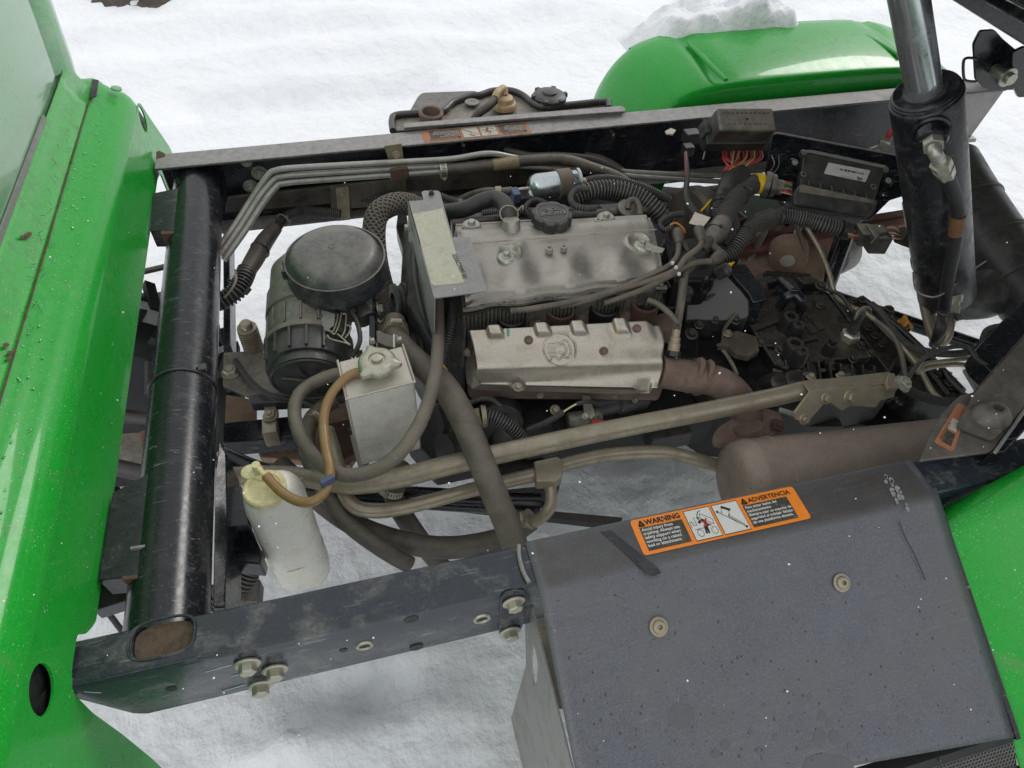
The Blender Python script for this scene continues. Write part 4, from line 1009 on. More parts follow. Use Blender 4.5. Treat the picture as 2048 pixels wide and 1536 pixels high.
# --- label bracket over the timing cover
lb = thing('label_bracket', 'bent galvanised bracket carrying a worn cream label marked 3256C7095 02 beside the valve cover', 'bracket')
zt_ = .832
bp = pp([(843, 384), (848, 381), (876, 381), (880, 384), (905, 474), (940, 474), (974, 577), (972, 582), (868, 596), (815, 402), (847, 400)], zt_)
bo = ob('top_plate', prism(bp, .003), M['greymetal'], lb, bev=.0006)
sd_ = pp([(815, 402), (868, 596)], zt_)
ob('side_flange', prism([sd_[0], sd_[1], sd_[1]+V((-.006, 0, -.11)), sd_[0]+V((-.006, 0, -.13))], V((.003, 0, 0))), M['greymetal'], lb, bev=.0006)
lq = pp([(826, 428), (846, 424), (865, 421), (885, 416), (929, 562), (926, 566), (868, 571), (862, 566)], zt_+.0006)
lab_ = ob('worn_label', prism(lq, .0005), mat('yellowed_label', (.47, .46, .36), .5, .15, (.40, .31, .17), .4, 16, .05, 200, spk=(.28, .27, .2), spka=.5, spksc=80), lb, flat=True)
tU = (P(925, 555, zt_)-P(903, 508, zt_)).normalized(); tW = N.cross(tU)
text('lettering', '3256C7095 02', P(904, 509, zt_+.001), tU, tW, N, .0125, M['ink'], lab_, .0008, spacing=1.05, bold=.0002)
ob('clip_nut', lathe([(.006, 0), (.006, .004), (.003, .010)], P(863, 389, zt_), N, 6), M['rubberd'], lb)
bolt(lb, P(818, 454, .80), V((-1, 0, 0)), .011, M['fitting'])

# ================================================================ AIR CLEANER
al = thing('air_cleaner', 'dusty black air cleaner canister with a domed rain cap beside the cross tube', 'air cleaner')
cq = P(671, 520, .775)
rc = pw(cq, 101)
cap = ob('rain_cap', lathe([(rc*.93, -.045), (rc*1.0, -.040), (rc*1.0, -.030), (rc*.965, -.012), (rc*.985, .004), (rc*.985, .009), (rc*.955, .010), (rc*.93, .004), (rc*.905, .006), (rc*.875, .015), (rc*.82, .023), (rc*.70, .029), (rc*.40, .032), (rc*.12, .033)], cq, V((-.02, -.05, 1)), 64), M['capdark'], al)
ob('cap_badge', tubev([cq+V((-.003+.006*math.cos(g), .004+.006*math.sin(g), .0335)) for g in [2*math.pi*k/16 for k in range(17)]], .0009, 6, straight=True), M['plasticg'], cap)
for g in (math.pi*.93, math.pi*1.02): ob('cap_clip', obox(cq+V((math.cos(g)*rc*1.0, math.sin(g)*rc, -.005)), U, W, N, .006, .004, .022), M['plastic'], al, bev=.001)
ob('cap_neck', lathe([(rc*.6, -.10), (rc*.6, -.02)], cq, N, 32), M['plastic'], al)
cend = P(618, 742, .625); ax = V((.10, 1, .17)).normalized()
rcn = .087
can = ob('canister', lathe([(rcn*.80, -.006), (rcn*.88, 0), (rcn*.92, .012), (rcn*.94, .05), (rcn*1.06, .054), (rcn*1.06, .066), (rcn*.98, .07), (rcn, .13), (rcn*1.05, .134), (rcn*1.05, .145), (rcn*1.0, .150), (rcn*.98, .26), (rcn*.8, .285)], cend, ax, 56), M['plasticg'], al)
ob('end_cover', lathe([(rcn*.84, -.022), (rcn*.90, -.02), (rcn*.90, -.002), (rcn*.98, .0), (rcn*1.0, .02), (rcn*.98, .052)], cend, ax, 56), M['plastic'], al)
s_, t_, a_ = frame(ax); s_c, t_c = s_, t_
ob('cover_rim', tubev([cend-ax*.022+(s_*math.cos(g)+t_*math.sin(g))*rcn*.84 for g in [2*math.pi*k/40 for k in range(41)]], .0028, 6, straight=True), M['plastic'], al)
L_ = []
for k in range(6):
    g = k*math.pi/3+.3; L_.append(tubev([cend-ax*.024, cend-ax*.023+(s_*math.cos(g)+t_*math.sin(g))*rcn*.62], [.0042, .0016], 6, straight=True))
ob('star_rib', join(*L_), M['plasticg'], al)
ob('hub_boss', lathe([(.009, 0), (.008, .006)], cend-ax*.022, -ax, 16), M['plasticg'], al)
for k in range(5):
    g = .55+k*.38; d = s_*math.cos(g)+t_*math.sin(g); d = d if d.z > 0 else -d
    ob('stiffening_rib', obox(cend+ax*.028+d*rcn*1.075, ax, d.cross(ax), d, .024, .003, .012), M['plastic'], al, bev=.001)
ob('lug', obox(P(618, 645, .71), (U+V((0, .2, 0))).normalized(), ax, N, .022, .026, .02), M['plasticg'], al, bev=.003)
# mounting band and clip wires
band = [cend+ax*.165+(s_*math.cos(g)+t_*math.sin(g))*rcn*1.03 for g in [math.pi*2*k/36 for k in range(37)]]
ob('mount_band', strip(band, ax, .024, .003), M['plasticg'], al)
ob('mount_foot', prism(pz([(648, 590, .715), (735, 583, .715), (746, 588, .71), (745, 620, .70), (740, 626, .70), (655, 615, .71)]), .035), M['plasticg'], al, bev=.003)
ob('mount_leg', prism(pz([(738, 590, .71), (750, 586, .71), (752, 690, .66), (738, 700, .66)]), .06), M['blackclean'], al, bev=.002)
bolt(al, P(756, 618, .70), V((1, -.1, .2)), .0135, M['fitting'])
for pts in ([(655, 655), (668, 668), (678, 650), (683, 625)], [(652, 660), (666, 662), (674, 640), (676, 628)], [(683, 674), (690, 660), (692, 630), (686, 628)], [(690, 676), (697, 668), (702, 655), (694, 650)], [(655, 670), (662, 678), (700, 688)], [(675, 668), (700, 690), (690, 684)]):
    ob('clip_wire', tubev([P(x, y, .715) for x, y in pts], .0016, 6), M['zinc'], al)
ob('torn_sticker', prism(pz([(640, 618, .722), (670, 628, .722), (668, 650, .716), (652, 662, .713), (640, 645, .716), (646, 632, .72)]), .001), M['greymetal'], al, flat=True)
ob('torn_sticker', lathe([(.012, 0), (.012, .001)], P(571, 612, .70), V((-.55, -.15, 1)), 18, 1, 1.3), M['greymetal'], al)
ob('torn_sticker', prism([P(x, y, .68) for x, y in ((561, 650), (572, 648), (572, 668), (566, 678))], .001), M['greymetal'], al)

# ================================================================ HEADER TANK
tk = thing('header_tank', 'square welded aluminium coolant header tank with a lobed pressure cap', 'coolant tank')
ZTK = .765
tp = pp([(675, 722), (806, 690), (830, 764), (692, 799)], ZTK)
zb = zrow(tp[3], 933)
body = ob('tank_body', prism(tp, ZTK-zb), M['tank'], tk, bev=.006, seg=3)
e = [p+N*.001 for p in tp]
ob('weld_bead', tubev([e[0], e[3], e[2], e[1]], .0028, 7, straight=True), M['shield'], tk)
ob('weld_bead', tubev([e[3]-N*.006, e[3].lerp(V((e[3].x, e[3].y, zb)), .95)], .002, 6, straight=True), M['shield'], tk)
cp = P(757, 742, ZTK)
ob('filler_neck', lathe([(.024, 0), (.024, .014), (.028, .016), (.028, .020)], cp, N, 28), M['fitting'], tk)
rows = []
for zz, s2, k3 in ((.016, .98, 1), (.020, 1.02, 1), (.027, .99, 1), (.031, .86, .6), (.034, .60, .2), (.033, .46, 0), (.030, .42, 0), (.030, .30, 0), (.036, .28, 0), (.037, .2, 0)):
    rows.append([cp+V((math.cos(g), math.sin(g), 0))*(.034*s2*(1+k3*.30*max(0, math.cos(3*(g+.30)))**5))+N*zz for g in [2*math.pi*k/90 for k in range(91)]])
vf = grid(rows); ob('pressure_cap', (vf[0], vf[1]+[tuple(range(91*9, 91*10-1))]), M['zinc'], tk, ang=50)
ob('overflow_nipple', cyl(cp+V((-.02, -.002, .008)), cp+V((-.05, -.006, .006)), .005, 12), M['fitting'], tk)
ob('mount_ear', prism(pz([(752, 660, .74), (800, 676, .74), (806, 700, .75), (770, 690, .75), (754, 684, .74)]), .02), M['hosedust'], tk, bev=.002)
for x, y in ((741, 683), (795, 680)): bolt(tk, P(x, y, .755), V((1, 0, .1)), .010, M['fitting'])
for x in (786,): ob('ear_plate', prism([P(x, 668, .77), P(x+4, 668, .77), P(x+4, 694, .765), P(x, 694, .765)], .03), M['fitting'], tk)
# bottom outlet hose with clamp
hc = P(783, 985, .50)
ob('outlet_neck', cyl(P(800, 930, .56), hc, .022, 22), M['rubber'], tk)
ob('lower_plate', prism(pz([(700, 870, .56), (725, 865, .56), (740, 935, .53), (720, 940, .53)]), .05), M['greymetal'], tk)

def clamp(parent, c, axis, r, width=.009, screw=(0, 0, 1), m_='zinc'):
    c = V(c); a = V(axis).normalized()
    o = ob('hose_clamp', lathe([(r*1.03, -width), (r*1.10, -width), (r*1.10, width), (r*1.03, width)], c, a, 30), M[m_], parent)
    s = V(screw); s = (s-a*s.dot(a)).normalized(); k = s.cross(a)
    ob('clamp_screw', join(obox(c+s*r*1.28, a, k, s, width*.9, .008, r*.22), lathe([(.005, 0), (.005, .018)], c+s*r*1.2-k*.004, k, 6)), M[m_], o)
    n_ = []
    for j in range(26):
        g = j/26*2*math.pi; s3, t3, _ = frame(a); d = s3*math.cos(g)+t3*math.sin(g)
        n_.append(obox(c+d*r*1.105, a, a.cross(d), d, width*.6, .0009, .0004))
    stuff(ob('clamp_slots', join(*n_), M['void'], o, flat=True)); return o
c_, a_ = hc.lerp(P(800, 930, .56), .12), (P(800, 930, .56)-hc)
clamp(tk, c_, a_, .022, .007)

# ================================================================ OVERFLOW BOTTLE
bt = thing('overflow_bottle', 'milky white plastic coolant overflow bottle with a round cream cap', 'coolant bottle')
bc = P(533, 968, .70); zbot = .70-(.70-zrow(V((bc.x+.02, bc.y-.04, .70)), 1178))
zbot = zrow(bc+V((.03, -.02, 0)), 1160)
Hb = .70-zbot
print('bottle height', Hb)
rows = []
for k, (zz, s2) in enumerate(((0, .05), (0, .62), (.004, .80), (.012, .93), (.025, 1.0), (.05, 1.03), (.10, 1.0), (.103, .985), (.106, 1.0), (.42*Hb+.05, 1.0), (.78*Hb, .97), (.84*Hb, .98), (.91*Hb, .93), (.96*Hb, .80), (.99*Hb, .62), (Hb, .45))):
    cc = bc+V((.004+.000*zz, 0, 0)); cc.z = zbot+zz
    rows.append([cc+V((math.copysign(abs(math.cos(g))**.75, math.cos(g))*.053*s2, math.copysign(abs(math.sin(g))**.75, math.sin(g))*.044*s2, .012*math.cos(g)*(zz < .2*Hb)*(zz/(.2*Hb)) if zz > .09 and zz < .11 else 0)) for g in [2*math.pi*k2/48 for k2 in range(49)]])
ob('bottle_body', grid(rows), M['bottle'], bt, ang=60)
ob('mould_seam', tubev([bc+V((.004+math.cos(g)*.0537, math.sin(g)*.0447, zbot-.70+.105+.012*math.cos(g))) for g in [2*math.pi*k/48 for k in range(49)]], .0012, 6, straight=True), M['seam'], bt)
ob('mould_seam', tubev([bc+V((.004+math.cos(g)*.0505, math.sin(g)*.042, zbot-.70+.022)) for g in [2*math.pi*k/48 for k in range(49)]], .0009, 6, straight=True), M['seam'], bt)
kc = P(529, 975, .702)
kp = ob('bottle_cap', lathe([(.034, -.014), (.036, -.012), (.036, 0), (.033, .003), (.027, .003), (.0255, .001), (.022, .002), (.012, .003)], kc, N, 44), M['cream'], bt)
ob('cap_tab', join(lathe([(.015, -.006), (.015, .002), (.010, .004)], P(500, 944, .705), N, 24), obox(P(512, 950, .707), V((.8, -.5, 0)).normalized(), V((.5, .8, 0)).normalized(), N, .018, .007, .004)), M['cream'], bt, bev=.001)
ob('cap_nipple', join(lathe([(.009, -.003), (.007, .010), (.007, .014)], P(515, 938, .712), N, 14), cyl(P(517, 937, .722), P(535, 957, .722), .005, 12)), M['cream'], bt)
ob('bottle_bracket', prism(pp([(445, 975), (482, 970), (500, 1050), (445, 1055)], .62), .02), M['blackclean'], bt, bev=.003)
ob('bottle_bracket', prism(pp([(462, 1058), (500, 1048), (524, 1110), (520, 1128), (462, 1122)], .56), .05), M['blackclean'], bt, bev=.003)

# ================================================================ HOSES AND PIPES
def hose(name, lab, cat, pts, wpx, m_, rib=None, seg=14, group=None, rlist=None, **k):
    q = [PQ(p) for p in pts]
    r_ = rlist if rlist else sum(pw(p, wpx) for p in q)/len(q)/2
    if rib: rib = (pw(q[0], rib[0]), rib[1])
    o = ob(name, tubev(q, r_, seg, rib=rib, **k), M[m_]); tag(o, lab, cat, group); return o
H = hose
hose('overflow_hose', 'amber translucent hose curling from the header tank cap down to the bottle cap', 'hose',
     [(738, 742, .775), (700, 750, .775), (665, 785, .765), (648, 830, .755), (650, 885, .745), (660, 940, .735), (654, 975, .73), (630, 1001, .725), (598, 1003, .72), (562, 983, .72), (532, 952, .724)], 20, 'amber')
a = P(664, 958, .742); b_ = P(646, 968, .742)
tag(ob('hose_tie', join(obox(a.lerp(b_, .5)+N*.009, (b_-a).normalized(), N.cross((b_-a).normalized()), N, .012, .005, .016)), M['blue'], bev=.002), 'dark blue clip tying the amber hose to the grey loop hose', 'clip')
hose('loop_hose', 'long dusty grey hose dropping from the label bracket and looping beside the header tank', 'hose',
     [(876, 560, .72), (876, 620, .72), (876, 690, .735), (866, 770, .76), (838, 850, .76), (790, 915, .74), (735, 945, .72), (680, 948, .715), (630, 915, .70), (596, 860, .69), (590, 810, .685), (612, 775, .68), (665, 750, .68), (700, 748, .67)], 27, 'hosedust')
hose('breather_hose', 'thick dark dusty hose coiling behind the amber hose', 'hose',
     [(672, 800, .60), (640, 820, .59), (618, 850, .58), (614, 900, .57), (640, 960, .55), (690, 1040, .52), (760, 1095, .50), (820, 1130, .46)], 34, 'rubber')
hose('lower_radiator_hose', 'thick brown dusty hose running under the near rail from the clamped pipe end', 'hose',
     [(1062, 1040, .47), (1000, 1078, .46), (900, 1095, .45), (800, 1083, .45), (700, 1045, .44), (620, 985, .44), (560, 930, .44)], 44, 'rubber')
hose('diagonal_hose', 'long flat looking dusty hose crossing the coolant pipes and passing under the near rail', 'hose',
     [(790, 640, .70), (790, 670, .70), (830, 718, .70), (882, 765, .69), (915, 815, .68), (945, 880, .665), (985, 980, .63), (1022, 1070, .57), (1080, 1240, .40), (1130, 1400, .25)], 0, 'hosedust', rlist=[.022, .022, .024, .026, .0265, .0255, .025, .025, .025, .025])
hose('drain_hose', 'short flat hose hanging below the pipes in front of the snow', 'hose',
     [(785, 985, .46), (800, 1020, .44), (840, 1080, .38), (880, 1130, .32), (910, 1180, .28)], 40, 'rubber')
# coolant pipes
cpipe = thing('coolant_pipes', 'pair of dusty khaki steel coolant pipes crossing in front of the engine', 'coolant pipes')
def pipe(parent, name, pts, wpx, m_, **k):
    q = [P(*p) for p in pts]; r_ = sum(pw(p, wpx) for p in q)/len(q)/2
    return ob(name, tubev(q, r_, 20, **k), M[m_], parent)
pipe(cpipe, 'upper_pipe', [(440, 955, .52), (540, 950, .53), (610, 955, .55), (665, 965, .57), (720, 968, .585), (800, 955, .60), (900, 930, .61), (1000, 907, .615), (1200, 864, .625), (1400, 825, .635), (1540, 796, .64), (1610, 780, .645), (1650, 776, .645), (1722, 776, .645)], 39, 'khaki')
pipe(cpipe, 'lower_pipe', [(655, 860, .56), (668, 905, .56), (682, 955, .555), (690, 990, .55), (715, 1016, .545), (760, 1022, .54), (830, 1010, .54), (950, 978, .54), (1068, 950, .54)], 29, 'khaki')
pipe(cpipe, 'lower_pipe', [(1075, 948, .54), (1125, 930, .54), (1200, 912, .54), (1270, 905, .54), (1330, 905, .54), (1380, 915, .54), (1430, 930, .52)], 27, 'khaki')
pipe(cpipe, 'branch_pipe', [(1098, 955, .535), (1102, 985, .525), (1100, 1012, .515), (1086, 1032, .50), (1062, 1045, .48), (1045, 1048, .47)], 25, 'khaki')
ob('pipe_saddle', prism([P(*q) for q in ((1068, 922, .565), (1114, 912, .565), (1126, 920, .565), (1125, 952, .56), (1112, 962, .56), (1072, 962, .56))], .03), M['khaki'], cpipe, bev=.003)
q = P(1055, 1040, .482); a_ = P(1040, 1052, .47)-P(1080, 1036, .50); clamp(cpipe, q, a_, .019, .008, m_='khaki')
# bracket plate at the right end of the upper pipe
mb = thing('pipe_bracket', 'khaki dusty bolted bracket holding the right end of the upper coolant pipe', 'bracket')
zb_ = .66
fc = [P(x, y, z) for x, y, z in ((1622, 786, .662), (1640, 778, .664), (1780, 768, .664), (1795, 780, .66), (1797, 770, .66), (1790, 795, .65), (1760, 800, .645), (1752, 815, .64), (1700, 812, .64), (1686, 818, .64), (1664, 808, .64), (1645, 808, .645), (1618, 842, .625), (1594, 846, .62), (1590, 838, .62))]
fn = V((0, -.8, .6)).normalized(); p0 = P(1700, 790, .655)
fcx = [PL(x, y, p0, fn) for x, y in ((1592, 840), (1588, 826), (1620, 784), (1640, 778), (1780, 770), (1796, 764), (1788, 795), (1760, 802), (1752, 815), (1700, 812), (1684, 822), (1664, 808), (1650, 806), (1618, 843))]
pl1 = ob('bracket_plate', prism(fcx, V((0, .005, -.004))), M['khaki'], mb, bev=.0015)
ob('top_flange', prism([PL(x, y, p0, fn) for x, y in ((1620, 784), (1796, 764))]+[PL(x, y, p0, fn)+V((0, .03, .0)) for x, y in ((1796, 764), (1620, 784))], .004), M['khaki'], mb, bev=.001)
for x, y, r_ in ((1652, 796, .013), (1699, 794, .016), (1608, 838, .012)): bolt(pl1, PL(x, y, p0, fn)+fn*.0005, fn, r_, M['khaki'])
for x, y in ((1622, 755), (1681, 752)): bolt(mb, P(x, y, .655), V((0, .2, 1)), .010, M['khaki'])
ob('end_tab', prism([P(x, y, .672) for x, y in ((1772, 765), (1776, 748), (1788, 745), (1800, 768), (1796, 776), (1776, 776))], .012), M['khaki'], mb, bev=.002)
bolt(mb, P(1804, 768, .665), V((.3, -.3, 1)), .015, M['fitting'], 'nut')
ob('link_rod', cyl(P(1610, 836, .61), P(1560, 820, .59), .006, 10), M['steelpipe'], mb)

# ================================================================ EXHAUST
ex = thing('exhaust_pipe', 'rusty maroon exhaust elbow and flanges leaving the right end of the heat shield', 'exhaust')
a, b_ = P(1318, 742, .62), P(1405, 758, .60)
ob('outlet_neck', cyl(a, b_, pw(a, 33), 28), M['rust'], ex, ang=60)
fx = (b_-a).normalized()
for k, (x, y, z) in enumerate(((1392, 752, .607), (1410, 757, .602))):
    c = P(x, y, z); s_, t_, _ = frame(fx); pts = [c+(s_*math.cos(g)*.030+t_*math.sin(g)*.048*(1 if abs(math.sin(g)) < .8 else 1.05)) for g in [2*math.pi*j/28 for j in range(28)]]
    ob('flange', prism(pts, -fx*.011), M['rust'], ex, bev=.003)
bolt(ex, P(1418, 728, .635), fx, .0115, M['rust']); bolt(ex, P(1340, 770, .58), -fx, .011, M['rust'])
pipe(ex, 'elbow', [(1408, 757, .602), (1440, 766, .595), (1472, 790, .57), (1490, 825, .53), (1500, 870, .47)], 62, 'rust')
c = P(1500, 852, .53)
pts = [P(x, y, .53) for x, y in ((1425, 870), (1440, 850), (1480, 828), (1535, 815), (1562, 825), (1568, 850), (1540, 868), (1470, 885), (1430, 888))]
ob('lower_flange', prism(rounded(pts, .012, 4), .016), M['rust'], ex, bev=.003)
ob('flange_tube', pipe(ex, 'flange_tube', [(1495, 852, .54), (1500, 890, .50), (1505, 930, .48)], 60, 'rust').data.copy(), M['rust'], ex) if 0 else pipe(ex, 'flange_tube', [(1495, 852, .54), (1500, 890, .50), (1505, 930, .48)], 60, 'rust')
bolt(ex, P(1553, 852, .535), V((0, -.4, 1)), .013, M['rustd'], 'nut')
mf = thing('muffler', 'large brown heat stained cylindrical muffler lying behind the near frame rail', 'muffler')
m0 = P(1487, 962, .56); 
def rad_for(p, topy):
    lo, hi = .03, .2
    for _ in range(30):
        r_ = (lo+hi)/2; t_ = V((0, .62, .78)); yy = proj(p+t_*r_)[1]
        if yy > topy: lo = r_
        else: hi = r_
    return lo
Rm = .083
mu = ob('muffler_body', lathe([(Rm*.60, -.030), (Rm*.86, -.024), (Rm*.97, -.010), (Rm*1.0, .004), (Rm*1.015, .012), (Rm*1.015, .018), (Rm, .022), (Rm, .46), (Rm*.95, .48), (Rm*.6, .50)], m0, V((1, -.085, -.02)), 64), M['muffler'], mf, ang=50)
ob('seam', tubev([m0+V((.064, -.0055, -.001))+V((0, math.cos(g), math.sin(g)))*Rm*1.003 for g in [2*math.pi*k/48 for k in range(49)]], .0022, 6, straight=True), M['muffler'], mf)
# ================================================================ THREE STEEL LINES, FUEL HOSES AND FILTER (far side)
sl = thing('steel_lines', 'three parallel dull steel lines clamped along the far rail', 'steel lines')
for pts in ([(430, 505, 1.50, 1), (470, 450, 1.56, 1), (505, 395, 1.61, 1), (535, 352, 1.635, 1), (552, 341, 1.64, 1), (600, 335, 1.64, 1), (780, 325, 1.64, 1), (900, 318, 1.64, 1), (975, 307, 1.64, 1), (1030, 315, 1.64, 1), (1120, 330, 1.63, 1), (1280, 345, 1.62, 1), (1540, 355, 1.62, 1)],
            [(440, 510, 1.49, 1), (480, 455, 1.55, 1), (515, 400, 1.60, 1), (545, 362, 1.63, 1), (565, 353, 1.635, 1), (620, 348, 1.64, 1), (780, 338, 1.64, 1), (880, 333, 1.64, 1), (1000, 330, 1.63, 1), (1150, 340, 1.62, 1), (1300, 355, 1.61, 1), (1540, 368, 1.61, 1)],
            [(448, 520, 1.48, 1), (490, 462, 1.54, 1), (525, 408, 1.59, 1), (552, 374, 1.62, 1), (570, 366, 1.63, 1), (640, 360, 1.635, 1), (780, 350, 1.635, 1), (880, 343, 1.635, 1)]):
    q = pz(pts); ob('steel_line', tubev(q, pw(q[5], 12)/2, 14), M['steelpipe'], sl)
ob('line_bracket', prism([PY(*q, YF0-.02) for q in ((768, 292), (803, 287), (808, 325), (818, 355), (780, 362), (778, 322))], (0, .004, 0)), M['khaki'], sl, bev=.001)
ob('line_clip', prism([PY(x, y, 1.622) for x, y in ((780, 340), (816, 336), (820, 357), (784, 364))], (0, .012, 0)), M['rustd'], sl, bev=.004)
for x, y in ((792, 311), (795, 322)): bolt(sl, PY(x, y, YF0-.021), V((0, -1, .2)), .012, M['khaki'])
fh = thing('return_hose', 'thick black hose clamped to the steel line with a worn tan label', 'hose')
q = pz([(882, 341, 1.63, 1), (920, 337, 1.63, 1), (985, 330, 1.63, 1), (1060, 321, 1.63, 1), (1130, 320, 1.62, 1), (1185, 336, 1.60, 1), (1230, 352, 1.58, 1), (1262, 372, 1.56, 1)])
ob('hose_body', tubev(q, pw(q[2], 23)/2, 18), M['rubber'], fh)
ob('worn_label', tubev([PY(985, 330, 1.629), PY(1010, 327, 1.629), PY(1036, 324, 1.629)], pw(q[2], 24.5)/2, 18, straight=False), mat('worn_tan_label', (.23, .18, .10), .5, 0, (.08, .07, .055), .5, 18, .05, 100), fh)
clamp(fh, PY(886, 340, 1.63), q[1]-q[0], pw(q[0], 25)/2, .009, (0, -.3, -1))
hose('vent_hose', 'thinner dark hose curving behind the thick black hose toward the frame rail holes', 'hose', [(1010, 300, 1.70, 1), (1060, 312, 1.66, 1), (1120, 312, 1.65, 1), (1190, 320, 1.64, 1), (1240, 345, 1.62, 1), (1275, 370, 1.6, 1)], 15, 'rubberd')
hose('rear_hose', 'dark hose leaving the frame rail hole above the engine', 'hose', [(1170, 312, 1.72, 1), (1205, 320, 1.69, 1), (1240, 340, 1.66, 1), (1270, 368, 1.6, 1)], 17, 'rubber')
ff = thing('fuel_filter', 'bright metal fuel filter canister held by a dusty rubber band above the oil cap', 'fuel filter')
fa, fb_ = P(1062, 376, .70), P(1158, 363, .70)
fax = (fb_-fa).normalized(); fl = (fb_-fa).length; fr_ = pw(fa, 54)/2
ob('filter_can', lathe([(fr_*.30, -.008), (fr_*.55, -.006), (fr_*.88, .004), (fr_, .015), (fr_, fl*.78), (fr_*.90, fl*.80), (fr_*.9, fl*.93), (fr_*1.02, fl*.94), (fr_*1.04, fl*.99), (fr_*.9, fl*1.01), (fr_*.4, fl*1.01)], fa, fax, 44), M['brightzinc'], ff)
ob('rubber_band', lathe([(fr_*1.02, fl*.52), (fr_*1.10, fl*.54), (fr_*1.10, fl*.80), (fr_*1.02, fl*.82)], fa, fax, 40), mat('brown_band', (.13, .10, .075), .6, 0, (.20, .17, .13), .5, 12, .1, 200), ff)
ob('inlet_stem', cyl(fa-fax*.035, fa+fax*.005, .005, 14), M['fitting'], ff)
ob('outlet_stem', cyl(fb_, fb_+fax*.03, .008, 14), M['cream'], ff)
ob('blue_lock', obox(P(1031, 381, .712), fax, fax.cross(N).normalized(), N, .010, .018, .028), M['blue'], ff, bev=.003)
fx_ = thing('fuel_feed_hose', 'dark hose with a crimped collar feeding the bright fuel filter', 'hose')
q = [P(*p) for p in ((900, 412, .62), (935, 392, .66), (970, 383, .69), (1000, 383, .70), (1024, 382, .70))]
ob('hose_body', tubev(q, [.009, .009, .010, .010, .011], 14), M['rubber'], fx_)
ob('collar', cyl(P(990, 383, .70), P(1002, 383, .70), .0135, 20), M['khaki'], fx_)
hose('filter_outlet_conduit', 'thin ribbed conduit leaving the right end of the fuel filter', 'conduit', [(1172, 362, .70), (1195, 357, .70), (1230, 358, .69), (1290, 375, .67), (1340, 400, .64)], 16, 'conduit', rib=(4.2, .14))
# braided intake hose
ih = thing('intake_hose', 'thick tan braided hose arching behind the rain cap and down to the tank', 'hose')
q = [P(*p) for p in ((850, 425, .66), (822, 410, .67), (790, 408, .68), (758, 425, .68), (748, 460, .66), (752, 520, .62), (765, 580, .60), (780, 630, .60), (790, 662, .61))]
ob('braided_sleeve', tubev(q, pw(q[3], 44)/2, 22, rib=(.008, .05)), M['braid'], ih)
th = .006
br_ = []
fine = resample(catmull(q, 10), .006); s0 = None
for sgn in (1, -1):
    for k in range(12):
        pts = []; s = None
        for i, p in enumerate(fine):
            a = (fine[min(i+1, len(fine)-1)]-fine[max(i-1, 0)]).normalized()
            if s is None: s, t, _ = frame(a)
            else: s = (s-a*s.dot(a)).normalized(); t = a.cross(s)
            g = 2*math.pi*k/12+sgn*i*.20; pts.append(p+(s*math.cos(g)+t*math.sin(g))*(pw(q[3], 44)/2*1.0))
        br_.append(tubev(pts, .0015, 4, straight=True))
stuff(ob('braid_strands', join(*br_), M['braid'], ih))
c = P(788, 655, .612); clamp(ih, c, q[-1]-q[-2], pw(q[3], 46)/2, .008, (-1, 0, .3), 'khaki')
# heater hose onto the valve cover
hh = thing('heater_hose', 'smooth black elbow hose running from the bracket to the valve cover outlet', 'hose')
q = [P(*p) for p in ((892, 424, .76), (930, 418, .78), (965, 402, .80), (992, 398, .81), (1010, 410, .815), (1018, 432, .81), (1020, 446, .80))]
ob('hose_body', tubev(q, pw(q[2], 33)/2, 20), M['rubberd'], hh)
ob('outlet_elbow', lathe([(.021, -.03), (.020, .0), (.018, .008)], P(1022, 446, .815), V((0, .25, 1)), 24), M['alloy'], hh)
cw = P(1018, 428, .822); ob('spring_clamp', join(tubev([cw+V((math.cos(g)*.020, math.sin(g)*.017, math.sin(g)*.010)) for g in [2*math.pi*k/26 for k in range(27)]], .0018, 6, straight=True), tubev([cw+V((.018, 0, .004)), cw+V((.032, .008, .012)), cw+V((.030, -.004, .012))], .0015, 6)), M['khaki'], hh)
# background conduits along the engine's back
for pts, w_, m_, lab in (([(700, 400, .60), (800, 392, .62), (870, 392, .66), (900, 400, .66), (930, 408, .66), (1000, 420, .66), (1080, 425, .67)], 17, 'conduitd', 'thin black ribbed conduit behind the label bracket'),
                      ([(965, 428, .70), (1040, 424, .71), (1120, 425, .71), (1200, 418, .70)], 18, 'conduitd', 'black ribbed conduit lying behind the oil cap'),
                      ([(1160, 380, .66), (1250, 395, .62), (1330, 392, .60), (1400, 385, .60), (1440, 380, .60)], 22, 'conduit', 'grey ribbed conduit running left from the main harness')):
    hose('wiring_conduit', lab, 'conduit', pts, w_, m_, rib=(4.4, .15), group='wiring conduits')
hose('rear_conduit', 'fat black ribbed conduit arching over the back of the valve cover', 'conduit', [(1150, 395, .76), (1180, 382, .77), (1225, 378, .77), (1275, 392, .76), (1310, 418, .74), (1335, 448, .71)], 37, 'conduit', rib=(7.2, .16), seg=18)
hose('sensor_conduit', 'small ribbed conduit looping down to the left side of the oil cap', 'conduit', [(1095, 408, .80), (1075, 400, .80), (1060, 404, .80), (1052, 416, .80), (1060, 432, .79), (1075, 442, .78)], 11, 'conduitd', rib=(4, .2))
hose('sensor_conduit', 'small ribbed conduit curling off the right side of the oil cap', 'conduit', [(1180, 378, .80), (1155, 378, .80), (1142, 392, .80), (1146, 408, .80), (1165, 416, .80), (1190, 416, .79)], 13, 'conduit', rib=(4, .2))
for a, b_, m_ in (((905, 448, .76), (1000, 437, .76), 'rubber'), ((1120, 432, .76), (1300, 418, .74), 'alloy2')):
    ob('manifold_runner', cyl(P(*a), P(*b_), .010, 14), M[m_], en)
ob('intake_manifold', prism(pp([(900, 425), (1300, 398), (1310, 425), (905, 452)], .70), .06), M['blockgrey'], en, bev=.012)
